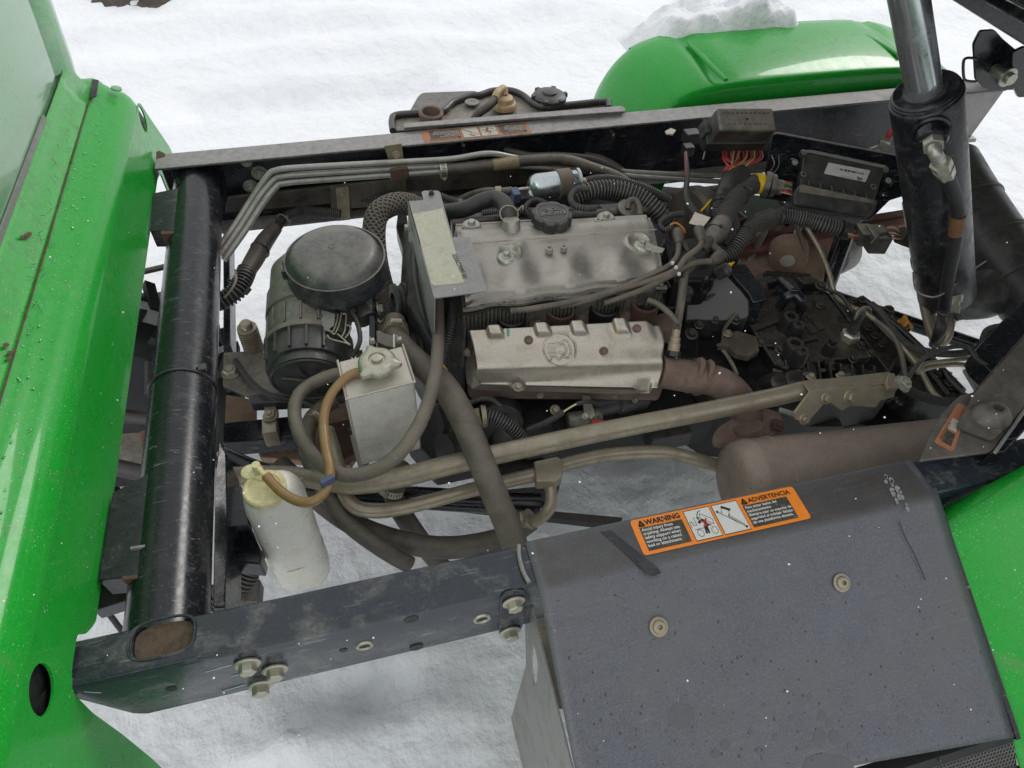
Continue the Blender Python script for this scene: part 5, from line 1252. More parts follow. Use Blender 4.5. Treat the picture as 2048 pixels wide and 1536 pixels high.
ob('pcv_grommet', lathe([(.030, 0), (.030, .006), (.022, .012), (.014, .02), (.010, .022)], P(1258, 420, .755), V((.1, -.2, 1)), 24), M['plasticg'], en)
ob('pcv_elbow', tubev(pz([(1256, 418, .775), (1258, 403, .785), (1270, 400, .785), (1278, 412, .78), (1280, 430, .77)]), .007, 12), M['hosedust'], en)

# ================================================================ FUEL TANK beyond the far rail
fk = thing('fuel_tank', 'black moulded fuel tank with dusty tray and raised rim beyond the far rail', 'fuel tank')
o1 = [(786, 262), (784, 240), (794, 230), (845, 226), (885, 222), (905, 205), (940, 192), (960, 190), (985, 182), (1020, 181), (1045, 190), (1068, 208), (1092, 214), (1205, 203), (1216, 206), (1218, 216), (1180, 222)]
ob('tank_body', prism(pp(o1, .69), .28), M['plasticg'], fk, bev=.004)
rim = [P(x, y, .70) for x, y in o1[:-1]]
ob('tank_rim', tubev(rim, .010, 10, sub=5), M['plastic'], fk)
ob('tank_shoulder', prism(rounded(pp([(812, 232), (836, 190), (845, 184), (955, 180), (962, 192), (905, 204), (888, 224)], .672), .02, 4), .26), M['capdark'], fk, bev=.012, seg=3)
q = P(862, 232, .71)
ob('filler_neck', lathe([(.032, -.05), (.032, .0), (.036, .004), (.036, .012), (.0315, .016), (.027, .014), (.026, -.03)], q, V((.05, -.05, 1)), 32), M['rust'], fk)
ob('recess_disc', lathe([(.022, 0), (.022, .004), (.016, .005), (.006, .002)], P(944, 206, .70), N, 28), M['plasticg'], fk)
q = P(1008, 214, .70); ob('vent_valve', lathe([(.038, 0), (.038, .010), (.034, .016), (.030, .018), (.026, .030), (.015, .036)], q, V((0, 0, 1)), 32), mat('amber_tan_plastic', (.42, .30, .15), .45, 0, (.22, .18, .12), .55, 14, .05, 120), fk)
ob('valve_elbow', tubev([q+V((.002, .004, .034)), q+V((.0, .014, .050)), q+V((-.024, -.012, .052)), q+V((-.036, -.030, .045))], .011, 14), M['cream'] if 0 else bpy.data.materials['amber_tan_plastic'], fk)
hose('tank_vent_hose', 'short grey hose dropping from the tan vent valve on the fuel tank', 'hose', [(990, 200, .745), (975, 214, .735), (958, 226, .72), (948, 240, .70)], 17, 'rubber')
q = P(1102, 206, .70)
ob('fuel_cap', lathe([(.050, -.02), (.052, .0), (.052, .014), (.044, .020), (.024, .022), (.022, .028), (.012, .030)], q+V((0, .02, 0)), N, 40), M['plastic'], fk, bev=.001)
for k in range(6):
    g = k*math.pi/3; ob('cap_grip', obox(q+V((math.cos(g)*.047, .02+math.sin(g)*.047, .020)), V((math.cos(g), math.sin(g), 0)), V((-math.sin(g), math.cos(g), 0)), N, .010, .008, .014), M['plastic'], fk, bev=.003)

# ================================================================ FUSE BOX, ECU AND HARNESS (upper right)
fx1 = thing('fuse_box', 'black fuse and relay box with dusty grey lid and red wires hanging below', 'fuse box')
pF = P(1480, 262, .80); 
Uf = V((1, -.14, -.02)).normalized(); Nf = V((.02, -.50, .86)).normalized(); Wf = Nf.cross(Uf).normalized()
cF = PL(1494, 238, pF+V((0, 0, .055)), Nf)
lid = ob('box_lid', obox(cF, Uf, Wf, Nf, .077, .034, .060), M['plasticg'], fx1, bev=.007, seg=3)
ob('box_base', obox(cF-Nf*.056, Uf, Wf, Nf, .086, .038, .040), M['plastic'], fx1, bev=.006, seg=3)
ob('box_rim', obox(cF-Nf*.052, Uf, Wf, Nf, .088, .040, .006), M['plastic'], fx1, bev=.002)
for sx in (-1, 1):
    ob('box_latch', obox(cF-Nf*.038+Uf*sx*.088, Uf, Wf, Nf, .006, .014, .034), M['plastic'], fx1, bev=.002)
text('lettering', 'RELAYS  FUSES', cF+Wf*.006, Uf, Wf, Nf, .012, M['plastic'], lid, .0006, 'CENTER', extr=.0003) if 0 else None
ob('lid_screw', lathe([(.003, 0), (.003, .001)], cF, Nf, 12), M['void'], lid)
dots = [obox(cF+Uf*(-.06+.012*k)+Wf*(.017), Uf, Wf, Nf, .0035, .0016, .0004) for k in range(11)]+[obox(cF+Uf*(-.05+.014*k)-Wf*(.014), Uf, Wf, Nf, .003, .0014, .0004) for k in range(8)]
dots = [(list(v+Nf*.0006 for v in vf_[0]), vf_[1]) for vf_ in dots]
stuff(ob('moulded_marks', join(*dots), M['plastic'], lid, flat=True))
ob('cable_tie_tail', tubev(pz([(1418, 268, .76), (1413, 290, .74), (1406, 318, .72)]), .002, 6), M['steelpipe'], fx1)
ws = []
cols = ['red', 'red', 'red', 'wire_t', 'red', 'wire_g', 'wire_o', 'red', 'wire_t', 'wire_b', 'red', 'red', 'wire_t', 'red']
R2 = random.Random(5)
for k in range(26):
    x0 = 1446+k*2.9; c_ = cols[k % len(cols)]
    x1 = 1452+(k*7 % 26)*1.1
    o = ob('wire', tubev(pz([(x0, 296, .745), (x0+R2.uniform(-7, 5), 318, .735+R2.uniform(0, .012)), (x1+R2.uniform(-4, 14), 338, .73+R2.uniform(0, .01)), (x1, 356, .705)]), .0021, 6), M[c_], fx1)
for pts in ([(1540, 306, .73), (1548, 330, .73), (1530, 350, .72), (1500, 358, .71)], [(1556, 308, .73), (1556, 335, .72), (1530, 358, .71), (1490, 362, .70)]):
    ob('wire', tubev(pz(pts), .0022, 6), M['plastic'], fx1)
hs1 = thing('main_harness', 'thick taped and ribbed wiring harness dropping from the fuse box to the engine', 'wiring harness')
def rp(parent, nm, pts, wl, m_, rib=None, seg=18):
    q = pz(pts)
    r_ = [pw(p, w_)/2 for p, w_ in zip(q, wl)] if isinstance(wl, list) else pw(q[0], wl)/2
    return ob(nm, tubev(q, r_, seg, rib=rib), M[m_], parent)
rp(hs1, 'taped_section', [(1475, 352, .71), (1460, 370, .71), (1448, 388, .70), (1444, 400, .70)], [54, 46, 36, 32], 'rubberd')
rp(hs1, 'ribbed_conduit', [(1445, 396, .70), (1436, 420, .69), (1434, 440, .68)], 33, 'conduitd', (.0062, .14))
rp(hs1, 'ribbed_conduit', [(1508, 368, .70), (1488, 378, .70), (1468, 400, .70), (1452, 428, .695), (1444, 450, .69)], 40, 'conduit', (.0062, .13))
rp(hs1, 'taped_section', [(1446, 445, .69), (1436, 462, .69), (1424, 478, .68), (1412, 490, .67)], [40, 46, 40, 34], 'plasticg')
rp(hs1, 'ribbed_conduit', [(1424, 478, .67), (1408, 484, .66), (1398, 496, .65)], 36, 'conduitd', (.006, .18))
rp(hs1, 'yellow_tape', [(1509, 367, .70), (1516, 367, .70), (1526, 368, .70)], 41, 'yellow')
for a, b_, w_ in (((1527, 369, .70), (1538, 371, .70), 52), ((1538, 371, .70), (1548, 372, .70), 46), ((1548, 373, .70), (1565, 376, .70), 30)):
    q = P(*a); ob('connector_collar', cyl(q, P(*b_), pw(q, w_)/2, 20), M['plasticg'], hs1)
for k in range(8):
    ob('wire', tubev(pz([(1560, 366+k*2.6, .70), (1572, 364+k*3.2, .705), (1584, 366+k*3.4, .70)]), .0019, 6), M[['wire_o', 'wire_t', 'wire_g', 'wire_g', 'wire_t', 'wire_b', 'red', 'wire_t'][k]], hs1)
eh = thing('rear_harness', 'long ribbed conduit arching under the engine controller toward the lift cylinder', 'wiring harness')
rp(eh, 'ribbed_conduit', [(1440, 520, .64), (1462, 505, .65), (1480, 482, .665), (1500, 458, .675), (1530, 440, .68), (1560, 432, .68), (1610, 438, .68), (1650, 450, .68), (1680, 458, .675)], 31, 'conduit', (.0072, .16))
q = P(1682, 458, .675); ob('conduit_sleeve', cyl(q, P(1700, 462, .672), pw(q, 37)/2, 22), M['rubberd'], eh)
for k in range(9): ob('wire', tubev(pz([(1696, 449+k*3, .68), (1708, 452+k*3.2, .68), (1722, 454+k*3, .675)]), .0018, 6), M['wire_b' if k % 3 else 'wire_t'], eh)
cn = P(1748, 462, .69); Uc = V((1, -.18, -.04)).normalized(); Wc = N.cross(Uc).normalized()
ob('connector_block', join(obox(P(1735, 457, .695), Uc, Wc, N, .020, .024, .04), obox(P(1760, 462, .70), Uc, Wc, N, .024, .030, .05)), M['plasticg'], eh, bev=.004)
ob('connector_latch', strip(pz([(1742, 488, .69), (1758, 470, .705), (1775, 466, .705), (1784, 478, .695)]), V((.3, .6, .1)).normalized(), .004, .004), M['plastic'], eh)
for k in range(8): ob('wire', tubev(pz([(1774, 452+k*3.2, .69), (1790, 452+k*3.6, .695), (1800, 464+k*2, .69), (1806, 470+k, .685)]), .0019, 6), M[['wire_b', 'wire_t', 'wire_b', 'void', 'wire_t', 'wire_b', 'wire_b', 'wire_t'][k]], eh)
rp(eh, 'ribbed_conduit', [(1800, 470, .69), (1820, 478, .68), (1836, 482, .67)], 34, 'conduitd', (.006, .14))
ec_ = thing('engine_controller', 'black engine control unit with a white PSI barcode label on a dark plate', 'controller')
zE = .70; nE = V((.02, -.45, .89)).normalized(); pE = P(1680, 360, .70)
pe = lambda x, y, o=0: PL(x, y, pE+nE*o, nE)
ob('mounting_plate', prism([pe(x, y, -.022) for x, y in ((1546, 268), (1556, 266), (1800, 310), (1822, 318), (1818, 388), (1780, 400), (1740, 440), (1560, 400), (1520, 395))], -nE*.004), M['blackclean'], ec_, bev=.0015)
ob('plate_edge', tubev([pe(x, y, -.020) for x, y in ((1547, 268), (1556, 266), (1800, 311))], .003, 8, straight=True), M['greymetal'], ec_)
body = ob('unit_case', prism([pe(x, y, .0) for x, y in ((1608, 304), (1770, 336), (1748, 408), (1600, 376))], -nE*.022), M['plastic'], ec_, bev=.004)
ob('case_lip', tubev([pe(x, y, .001) for x, y in ((1604, 304), (1620, 303), (1770, 334), (1774, 338))], .0045, 10, straight=True), M['greymetal'], ec_)
for x, y in ((1606, 306), (1770, 340), (1605, 350), (1745, 375)): ob('corner_boss', lathe([(.009, -.01), (.009, .004), (.005, .005), (.004, .0)], pe(x, y), nE, 18), M['plasticg'], ec_)
for x, y in ((1589, 326), (1775, 362)): ob('mount_ear', lathe([(.017, -.02), (.017, -.004), (.013, -.002)], pe(x, y), nE, 24), M['blackclean'], ec_); bolt(ec_, pe(x, y, -.004), nE, .010, M['fitting'])
cvr = ob('connector_cover', prism([pe(x, y, .030) for x, y in ((1600, 368), (1752, 400), (1748, 420), (1740, 432), (1590, 408), (1588, 388))], -nE*.05), M['plastic'], ec_, bev=.006, seg=3)
ob('dust_ledge', prism([pe(x, y, .0306) for x, y in ((1602, 369), (1750, 400), (1747, 407), (1700, 400), (1598, 384))], -nE*.0006), M['plasticg'], cvr, flat=True)
ob('cover_foot', tubev([pe(x, y, .016) for x, y in ((1582, 412), (1600, 420), (1735, 440), (1748, 420), (1752, 402))], .003, 8, straight=True), M['plastic'], ec_)
for k in range(6): ob('connector_fin', obox(pe(1618+k*23, 366+k*5.0, .010), V((.98, -.15, 0)).normalized(), nE.cross(V((.98, -.15, 0)).normalized()).normalized(), nE, .0012, .008, .01), M['plasticg'], ec_)
s0_, s1_, s2_, s3_ = pe(1657, 325, .001), pe(1741, 341, .001), pe(1731, 364, .001), pe(1648, 347, .001)
st = ob('barcode_sticker', prism(rounded([s0_, s1_, s2_, s3_], .003, 3), -nE*.0005), M['white'], ec_, flat=True)
Us = (s0_-s1_).normalized(); Ws = nE.cross(Us).normalized()
c_ = s2_+Us*.006; c_ = s1_.lerp(s2_, .94)+Us*.012
text('lettering', 'PSI', s2_+Us*.010-Ws*.0115, Us, Ws, nE, .0125, M['ink'], st, .0006, bold=.0005)
bars = []
for k in range(34):
    if R2.random() < .35: continue
    p = s1_.lerp(s0_, .12+k*.017).lerp(s2_.lerp(s3_, .12+k*.017), .40); bars.append(obox(p+nE*.0009, Us, Ws, nE, .0005*R2.choice((1, 1, 1.8)), .0035, .0002))
ob('barcode', join(*bars), M['ink'], st, flat=True)
text('lettering', 'POWER SOLUTIONS INT', s2_+Us*.036-Ws*.006, Us, Ws, nE, .0036, M['ink'], st, .0006)
# small connector hanging at the rail and its lead
sc_ = thing('rail_connector', 'small black connector hanging on the far rail with a thin ribbed lead', 'connector')
ob('connector_body', obox(P(1385, 262, .74), U, W, N, .022, .018, .035), M['plastic'], sc_, bev=.004)
ob('connector_nose', obox(P(1378, 290, .725), U, W, N, .014, .014, .03), M['plastic'], sc_, bev=.003)
ob('white_tab', prism(pp([(1330, 262), (1342, 256), (1352, 260), (1346, 268), (1333, 267)], .74), .004), M['whitef'], sc_)
rp(sc_, 'wire_lead', [(1371, 305, .72), (1372, 330, .71), (1374, 355, .70)], 7, 'wire_b')
rp(sc_, 'ribbed_conduit', [(1372, 315, .715), (1375, 350, .70), (1372, 380, .70), (1375, 402, .70), (1390, 425, .70), (1410, 440, .69)], [9, 11, 12, 16, 18, 17], 'conduit', (.0045, .15))
# plug wires, boots, tag
pwir = thing('spark_plug_leads', 'bundle of dusty grey spark plug leads sweeping across the front of the valve cover', 'spark plug leads')
for pts in ([(1022, 622, .735), (1060, 618, .745), (1130, 606, .75), (1200, 590, .755), (1260, 568, .76), (1310, 545, .765), (1340, 530, .77), (1355, 510, .77), (1357, 485, .77)],
            [(1209, 606, .735), (1235, 598, .745), (1280, 582, .755), (1320, 562, .76), (1352, 545, .765), (1375, 532, .765), (1395, 525, .765), (1425, 522, .76)],
            [(1121, 612, .735), (1150, 607, .745), (1180, 600, .75), (1230, 582, .755), (1290, 565, .76), (1350, 540, .77), (1372, 515, .775), (1398, 495, .775), (1404, 480, .775)],
            [(1296, 600, .735), (1318, 610, .735), (1340, 628, .73), (1356, 645, .72), (1362, 620, .72), (1368, 580, .73), (1372, 545, .74)]):
    q = [P(*p) for p in pts]; ob('lead', tubev(q, pw(q[2], 12.5)/2, 12), M['hosedust'], pwir)
for (a, b_, c2) in (((1357, 488, .77), (1350, 460, .775), (1354, 452, .775)), ((1404, 484, .775), (1396, 458, .78), (1394, 450, .78)), ((1422, 524, .76), (1445, 510, .76), (1452, 504, .76)), ((1370, 545, .74), (1385, 520, .745), (1392, 512, .745))):
    q = P(*a); e = P(*c2); ob('coil_boot', lathe([(.0085, 0), (.0095, .004), (.013, .014), (.0145, .028), (.013, .042), (.008, .048)], q, e-q, 20), M['rubber'], pwir)
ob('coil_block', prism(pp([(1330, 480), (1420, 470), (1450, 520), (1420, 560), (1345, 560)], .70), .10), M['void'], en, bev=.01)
for x, y in ((1345, 526), (1352, 535), (1358, 548)): ob('clip_bead', lathe([(.0035, -.003), (.0045, 0), (.0035, .003)], P(x, y, .785), N, 8), M['white'], pwir)
ob('paper_tag', prism(pp([(1390, 424), (1421, 435), (1406, 454), (1378, 446)], .785), .001), M['cardb'], hs1)
ob('yellow_wire', tubev(pz([(1422, 400, .70), (1412, 412, .70), (1402, 422, .70)]), .0028, 6), M['yellow'], hs1)
ob('orange_wire', tubev(pz([(1340, 450, .78), (1352, 446, .785), (1366, 456, .78), (1370, 466, .77)]), .0022, 6), M['wire_o'], hs1)
hose('loop_conduit', 'small ribbed conduit looping behind the right end of the valve cover', 'conduit', [(1366, 428, .74), (1345, 430, .745), (1325, 440, .75), (1320, 452, .75), (1330, 460, .755), (1345, 455, .76)], 12, 'conduitd', rib=(4, .18))
# oxygen sensor
o2 = thing('oxygen_sensor', 'heat discoloured oxygen sensor with a grey sleeve standing on the exhaust neck', 'sensor')
a = P(1345, 712, .655); b_ = P(1354, 655, .70)
ob('sensor_hex', cyl(a, a.lerp(b_, .18), .017, 6), M['rubberd'], o2)
ob('sensor_body', lathe([(.013, 0), (.013, .018), (.011, .020), (.011, .030), (.009, .032), (.009, (b_-a).length)], a.lerp(b_, .15), b_-a, 20), mat('heat_tinted_sensor', (.36, .29, .21), .5, .3, (.30, .16, .10), .5, 20, .05, 150), o2)
ob('sensor_sleeve', tubev(pz([(1354, 660, .70), (1360, 610, .72), (1366, 560, .74)]), .0085, 12), M['hosedust'], o2)
# black air duct cover between engine and gearbox
dc = thing('duct_cover', 'folded black plastic duct cover with dusty face between engine and gearbox', 'cover')
ob('cover_top', prism(rounded(pz([(1448, 532, .70), (1490, 526, .70), (1534, 585, .68), (1530, 600, .67), (1505, 606, .66), (1500, 590, .67)]), .008, 4), .16), M['blackclean'], dc, bev=.008, seg=3)
ob('cover_face', prism(pz([(1370, 642, .60), (1376, 560, .66), (1450, 535, .69), (1500, 600, .66), (1498, 636, .62), (1478, 640, .60)]), .10), M['plastic'], dc, bev=.006)
ob('lift_eye', tubev([P(1412, 572, .70)+V((math.cos(g)*.012, 0, math.sin(g)*.022)) for g in [2*math.pi*k/26 for k in range(27)]], .005, 8, straight=True), M['blackclean'], dc)
ob('yellow_tag', prism(pz([(1443, 530, .705), (1470, 523, .705), (1458, 538, .70), (1452, 543, .70)]), .002), M['yellow'], dc)
# ================================================================ GEARBOX
gb = thing('gearbox', 'black cast gearbox housing with bosses, plugs and a breather at the right of the engine', 'gearbox')
zg = .585
top = pp([(1487, 618), (1500, 604), (1545, 587), (1650, 584), (1656, 588), (1748, 710), (1640, 722), (1572, 735), (1552, 728)], zg)
gt = ob('housing_top', prism(top, .10), M['castblack'], gb, bev=.006, seg=3)
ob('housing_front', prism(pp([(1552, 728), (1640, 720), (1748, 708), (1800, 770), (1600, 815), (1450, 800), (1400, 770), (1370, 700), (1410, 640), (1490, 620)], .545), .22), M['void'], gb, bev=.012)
ob('housing_rim', tubev([P(x, y, zg+.002) for x, y in ((1545, 588), (1650, 585), (1657, 590), (1748, 710))], .004, 8, straight=True), M['blackclean'], gb)
ob('housing_rim', tubev([P(x, y, zg+.002) for x, y in ((1487, 620), (1500, 650), (1552, 730), (1575, 738))], .005, 8, straight=True), M['castblack'], gb)
for x, y, r_, h_, two in ((1583, 632, .020, .04, (1598, 648)), (1591, 686, .022, .045, (1606, 700)), (1664, 688, .013, .03, None)):
    q = P(x, y, zg+h_)
    prof_ = [(r_*1.15, -h_), (r_, -.004), (r_*.9, 0), (r_*.5, .0005), (r_*.45, -.012)]
    ob('cast_boss', lathe(prof_, q, N, 24), M['castblack'], gb)
    if two: ob('cast_boss', lathe([(r_*.95, -h_), (r_*.8, -.004), (r_*.7, 0), (r_*.25, .0005), (r_*.22, -.006)], P(*two, zg+h_-.002), N, 20), M['castblack'], gb)
ob('plug_hex', lathe([(.010, 0), (.010, .010)], P(1664, 684, zg+.031), N, 6), M['castblack'], gb)
q = P(1697, 678, zg+.001)
ob('switch_base', lathe([(.021, 0), (.022, .018), (.018, .022)], q, N, 6), M['fitting'], gb)
ob('speed_switch', lathe([(.013, .02), (.012, .05), (.014, .055), (.012, .075)], q, V((.06, .15, 1)), 18), M['plastic'], gb)
for k in range(5): ob('switch_wire', tubev(pz([(1708, 640, .67), (1714+k*3, 622, .68), (1730+k*2, 612+k*2, .68), (1742, 618+k*2, .67)]), .0022, 6), M[['plastic', 'wire_t', 'plastic', 'plasticg', 'plastic'][k]], gb)
ob('lifting_eye', tubev(pz([(1560, 612, .60), (1572, 596, .635), (1590, 590, .645), (1602, 604, .635), (1598, 622, .60), (1588, 634, .60)]), .0125, 16), M['blackclean'], gb)
ob('raised_pad', prism(pp([(1612, 630), (1622, 626), (1652, 656), (1640, 660)], zg+.004), .006), M['castblack'], gb, bev=.001)
ob('raised_pad', prism(pp([(1594, 628), (1604, 624), (1636, 662), (1622, 668)], zg+.004), .006), M['castblack'], gb, bev=.001)
sq = []
for i in range(4):
    for j in range(3): sq.append(obox(P(1676+i*4.5+j*2, 634+j*5-i*.8, zg+.003), U, W, N, .0017, .0018, .004))
    for j in range(3): sq.append(obox(P(1626+i*5+j*1.5, 603+j*5-i*.6, zg+.003), U, W, N, .0019, .0017, .004))
stuff(ob('cast_grid_mark', join(*sq), M['castblack'], gb))
for pts in ([(1500, 650), (1560, 632), (1566, 640), (1508, 662)], [(1530, 690), (1560, 684), (1640, 676), (1560, 694)], [(1540, 702), (1552, 698), (1570, 728), (1558, 732)]):
    ob('cast_step', prism(pp(pts, zg+.010), .014), M['castblack'], gb, bev=.002)
for x, y in ((1490, 622), (1522, 686), (1556, 726), (1742, 706)): bolt(gt, P(x, y, zg+.004), V((-.3, -.3, 1)), .009, M['castblack'])
q = pp([(1450, 665), (1475, 660), (1515, 672), (1520, 700), (1500, 712), (1472, 706), (1456, 690), (1437, 690)], .60)
ob('side_lever_plate', prism(q, .02), mat('dusty_black_plate', (.05, .043, .035), .7, 0, (.12, .095, .065), .7, 10, .2, 160), gb, bev=.004)
bolt(gb, P(1455, 668, .605), N, .011, M['khaki'])
ob('shift_rod', tubev(pz([(1436, 688, .59), (1455, 712, .57), (1470, 740, .55), (1490, 790, .50)]), .005, 8), M['khaki'], gb)
for x, y, r_ in ((1620, 742, .03), (1700, 745, .028), (1745, 758, .03), (1590, 760, .034), (1560, 765, .03)):
    ob('housing_swell', lathe([(r_*1.1, -.06), (r_, -.02), (r_*.7, 0), (r_*.3, .006)], P(x, y, .575), V((0, -.5, 1)), 22), M['castblack'], gb)
ob('upper_housing', prism(pz([(1478, 560, .60), (1560, 548, .60), (1660, 560, .58), (1650, 588, .56), (1500, 605, .58)]), .12), M['castblack'], gb, bev=.01)
ob('breather_tube', cyl(P(1560, 562, .62), P(1585, 585, .63), .012, 18), M['blackclean'], gb)
# side plate full of bolts at the right of the gearbox
sp = thing('final_drive', 'black ribbed final drive casting studded with bolts right of the gearbox', 'axle casting')
spz = .50
ob('drive_case', prism(pp([(1668, 596), (1720, 592), (1770, 625), (1850, 700), (1935, 790), (1905, 810), (1840, 800), (1790, 760), (1752, 712)], spz), .18), M['castblack'], sp, bev=.01, seg=3)
ob('case_rib', tubev(pz([(1722, 596, .51), (1780, 640, .51), (1850, 705, .51), (1925, 782, .51)]), .009, 10), M['castblack'], sp)
ob('case_rib', tubev(pz([(1745, 640, .515), (1800, 690, .515), (1850, 735, .515), (1895, 790, .51)]), .006, 10), M['castblack'], sp)
for x, y in ((1734, 660), (1748, 676), (1762, 693), (1776, 622), (1812, 692), (1704, 606), (1722, 604), (1806, 656), (1870, 752), (1895, 770)):
    bolt(sp, P(x, y, spz+.004), N, .0135, M['castblack'], 'nut')
for k in range(7): ob('cooling_fin', obox(P(1880+k*9, 735+k*11, .50), V((.6, -.8, 0)).normalized(), V((.8, .6, 0)).normalized(), N, .030, .003, .03), M['castblack'], sp, bev=.001)
for k in range(4): ob('case_knob', lathe([(.014, -.03), (.014, 0), (.010, .004)], P(1800+k*22, 800+k*4, .46), V((0, -.4, 1)), 14), M['castblack'], sp)
ob('eye_lug', join(lathe([(.024, -.03), (.024, .004), (.012, .005), (.011, -.01)], P(1808, 728, .53), N, 26)), M['castblack'], sp)
ob('green_cap', lathe([(.016, -.01), (.016, .008), (.013, .010)], P(1832, 714, .545), N, 20), M['khaki'], sp)
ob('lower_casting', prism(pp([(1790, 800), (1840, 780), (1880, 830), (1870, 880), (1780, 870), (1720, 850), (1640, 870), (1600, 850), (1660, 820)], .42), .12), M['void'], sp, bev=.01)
tag(ob('orange_dipstick', join(lathe([(.020, -.004), (.021, 0), (.021, .006), (.012, .008)], P(1808, 652, .50), V((.1, -.1, 1)), 24), obox(P(1813, 636, .535), V((.3, .95, 0)).normalized(), V((.95, -.3, 0)).normalized(), N, .012, .004, .032)), mat('orange_plastic', (.62, .27, .05), .45, 0, (.4, .22, .08), .3, 20, .03, 100), bev=.001),
    'small orange plastic plug with a grip standing by the black diagonal tube', 'plug')
for pts, w_, m_, lab in (([(1614, 455, .66), (1640, 500, .64), (1658, 545, .62), (1672, 590, .60), (1700, 612, .60), (1740, 632, .60), (1790, 680, .59), (1835, 730, .58), (1870, 790, .56), (1920, 815, .54)], 10, 'khaki', 'thin tan tube winding down past the gearbox breather'),):
    hose('breather_line', lab, 'hose', pts, w_, m_)
hose('drive_conduit', 'dark ribbed conduit snaking over the final drive toward the rear', 'conduit', [(1742, 608, .60), (1762, 626, .60), (1785, 660, .59), (1815, 690, .585), (1850, 702, .58), (1900, 708, .58), (1950, 700, .59), (1985, 672, .60), (2010, 650, .61)], 15, 'conduit', rib=(3.6, .18))
hose('hook_conduit', 'curled ribbed conduit hooked over the rear frame brace', 'conduit', [(1972, 712, .62), (1968, 690, .63), (1975, 664, .64), (1995, 656, .64), (2015, 656, .64)], 18, 'conduit', rib=(3.6, .18))
hose('lower_conduit', 'black ribbed conduit coming off the end of the pipe bracket', 'conduit', [(1812, 778, .60), (1840, 792, .59), (1880, 803, .58), (1925, 806, .58)], 20, 'conduitd', rib=(3.8, .18))
hose('rear_cable', 'thin black cable arching from the pipe bracket to the rear brace', 'cable', [(1812, 765, .62), (1830, 735, .64), (1860, 708, .66), (1905, 694, .67), (1935, 696, .67), (1955, 720, .66), (2000, 745, .65)], 9, 'rubberd')
hose('rear_line', 'thin tan line running right toward the grey gusset plate', 'hose', [(1835, 745, .60), (1860, 735, .60), (1910, 729, .60), (1960, 734, .60), (2010, 745, .60)], 10, 'khaki')
hose('rear_line', 'thin tan line with brass elbow above the other tan line', 'hose', [(1838, 742, .61), (1850, 728, .61), (1890, 722, .61), (1940, 716, .61), (1975, 708, .61)], 9, 'khaki')

# spring beam, drum and arm behind the harness
sb = thing('rear_axle', 'dusty tan rear axle casting with a round lug under the red brown cross beam', 'axle')
ob('cross_beam', prism(pz([(1445, 500, .44), (1470, 462, .44), (1680, 438, .44), (1890, 405, .44), (1890, 432, .44), (1700, 468, .44), (1500, 505, .44)]), .04), M['beam'], sb, bev=.004)
ob('beam_groove', tubev(pz([(1480, 480, .443), (1700, 450, .443), (1880, 420, .443)]), .003, 6), M['rustd'], sb)
ob('axle_casting', prism(pz([(1470, 510, .42), (1620, 480, .42), (1660, 500, .42), (1650, 560, .42), (1500, 570, .42)]), .12), M['axle'], sb, bev=.015, seg=3)
ob('axle_casting', prism(pz([(1440, 470, .36), (1520, 400, .40), (1640, 400, .40), (1640, 470, .38), (1480, 540, .36)]), .12), M['axle'], sb, bev=.02, seg=3)
a = P(1575, 520, .49)
ob('round_lug', lathe([(.052, 0), (.055, .006), (.055, .05), (.05, .056)], a, V((.5, .85, .1)), 36), M['axle'], sb)
ob('lug_face', lathe([(.021, 0), (.021, .003)], a-V((.5, .85, .1)).normalized()*.002, V((-.5, -.85, -.1)), 28), M['whitef'], sb)
ob('lug_base', prism(pz([(1530, 540, .46), (1620, 545, .46), (1630, 560, .45), (1530, 566, .45)]), .05), M['castblack'], sb, bev=.004)
for a, b_ in (((1530, 462, .46), (1490, 540, .40)), ((1600, 448, .46), (1590, 478, .44))):
    ob('u_bolt', cyl(P(*a), P(*b_), .010, 14), M['steelpipe'], sb)
for x, y in ((1553, 450), (1608, 444)): ob('u_bolt_saddle', lathe([(.018, -.01), (.018, .006), (.009, .012)], P(x, y, .47), N, 18), M['axle'], sb)
dr = P(1655, 500, .36)
ob('brake_drum', lathe([(.085, 0), (.090, .01), (.090, .05), (.080, .06)], dr, V((.9, .25, .1)), 40), M['greymetal'], sb)

# ================================================================ LIFT CYLINDER
lc = thing('lift_cylinder', 'black hydraulic lift cylinder with a polished steel rod raised at the right', 'hydraulic cylinder')
c1 = PY(1852, 192, 1.05); c0 = PY(1893, 590, 1.0)
la = (c1-c0).normalized(); Lc = (c1-c0).length; rC = pw(c1, 124)/2; rC0 = pw(c0, 108)/2; rC = (rC+rC0)/2
print('cyl', c0, c1, Lc, rC)
ob('barrel', lathe([(rC*.85, -.004), (rC, .004), (rC, Lc-.002), (rC*1.0, Lc), (rC*.95, Lc+.004), (rC*.95, Lc+.008), (rC*.91, Lc+.009), (rC*.91, Lc+.013), (rC*.86, Lc+.016), (rC*.66, Lc+.012), (rC*.56, Lc+.012)], c0, la, 64), mat('cylinder_paint', (.012, .012, .015), .33, 0, (.085, .085, .092), .42, 14, .08, 100, scratch=.3, spk=(.16, .16, .2), spka=.4, spksc=60), lc)
rr_ = pw(PY(1830, 100, 1.05), 70)/2
rod_top = PY(1808, -60, 1.06)
ra = (rod_top-c1).normalized()
ob('rod', cyl(c1-la*.02, c1+ra*((rod_top-c1).length+.1), rr_, 48), M['chrome'], lc)
ob('wiper_seal', lathe([(rr_*1.25, 0), (rr_*1.2, .006), (rr_*1.02, .008)], c1+la*.010, la, 40), M['plastic'], lc)
front = V((-.28, -.80, .10)); front = (front-la*front.dot(la)).normalized()
pt = c0.lerp(c1, .80)
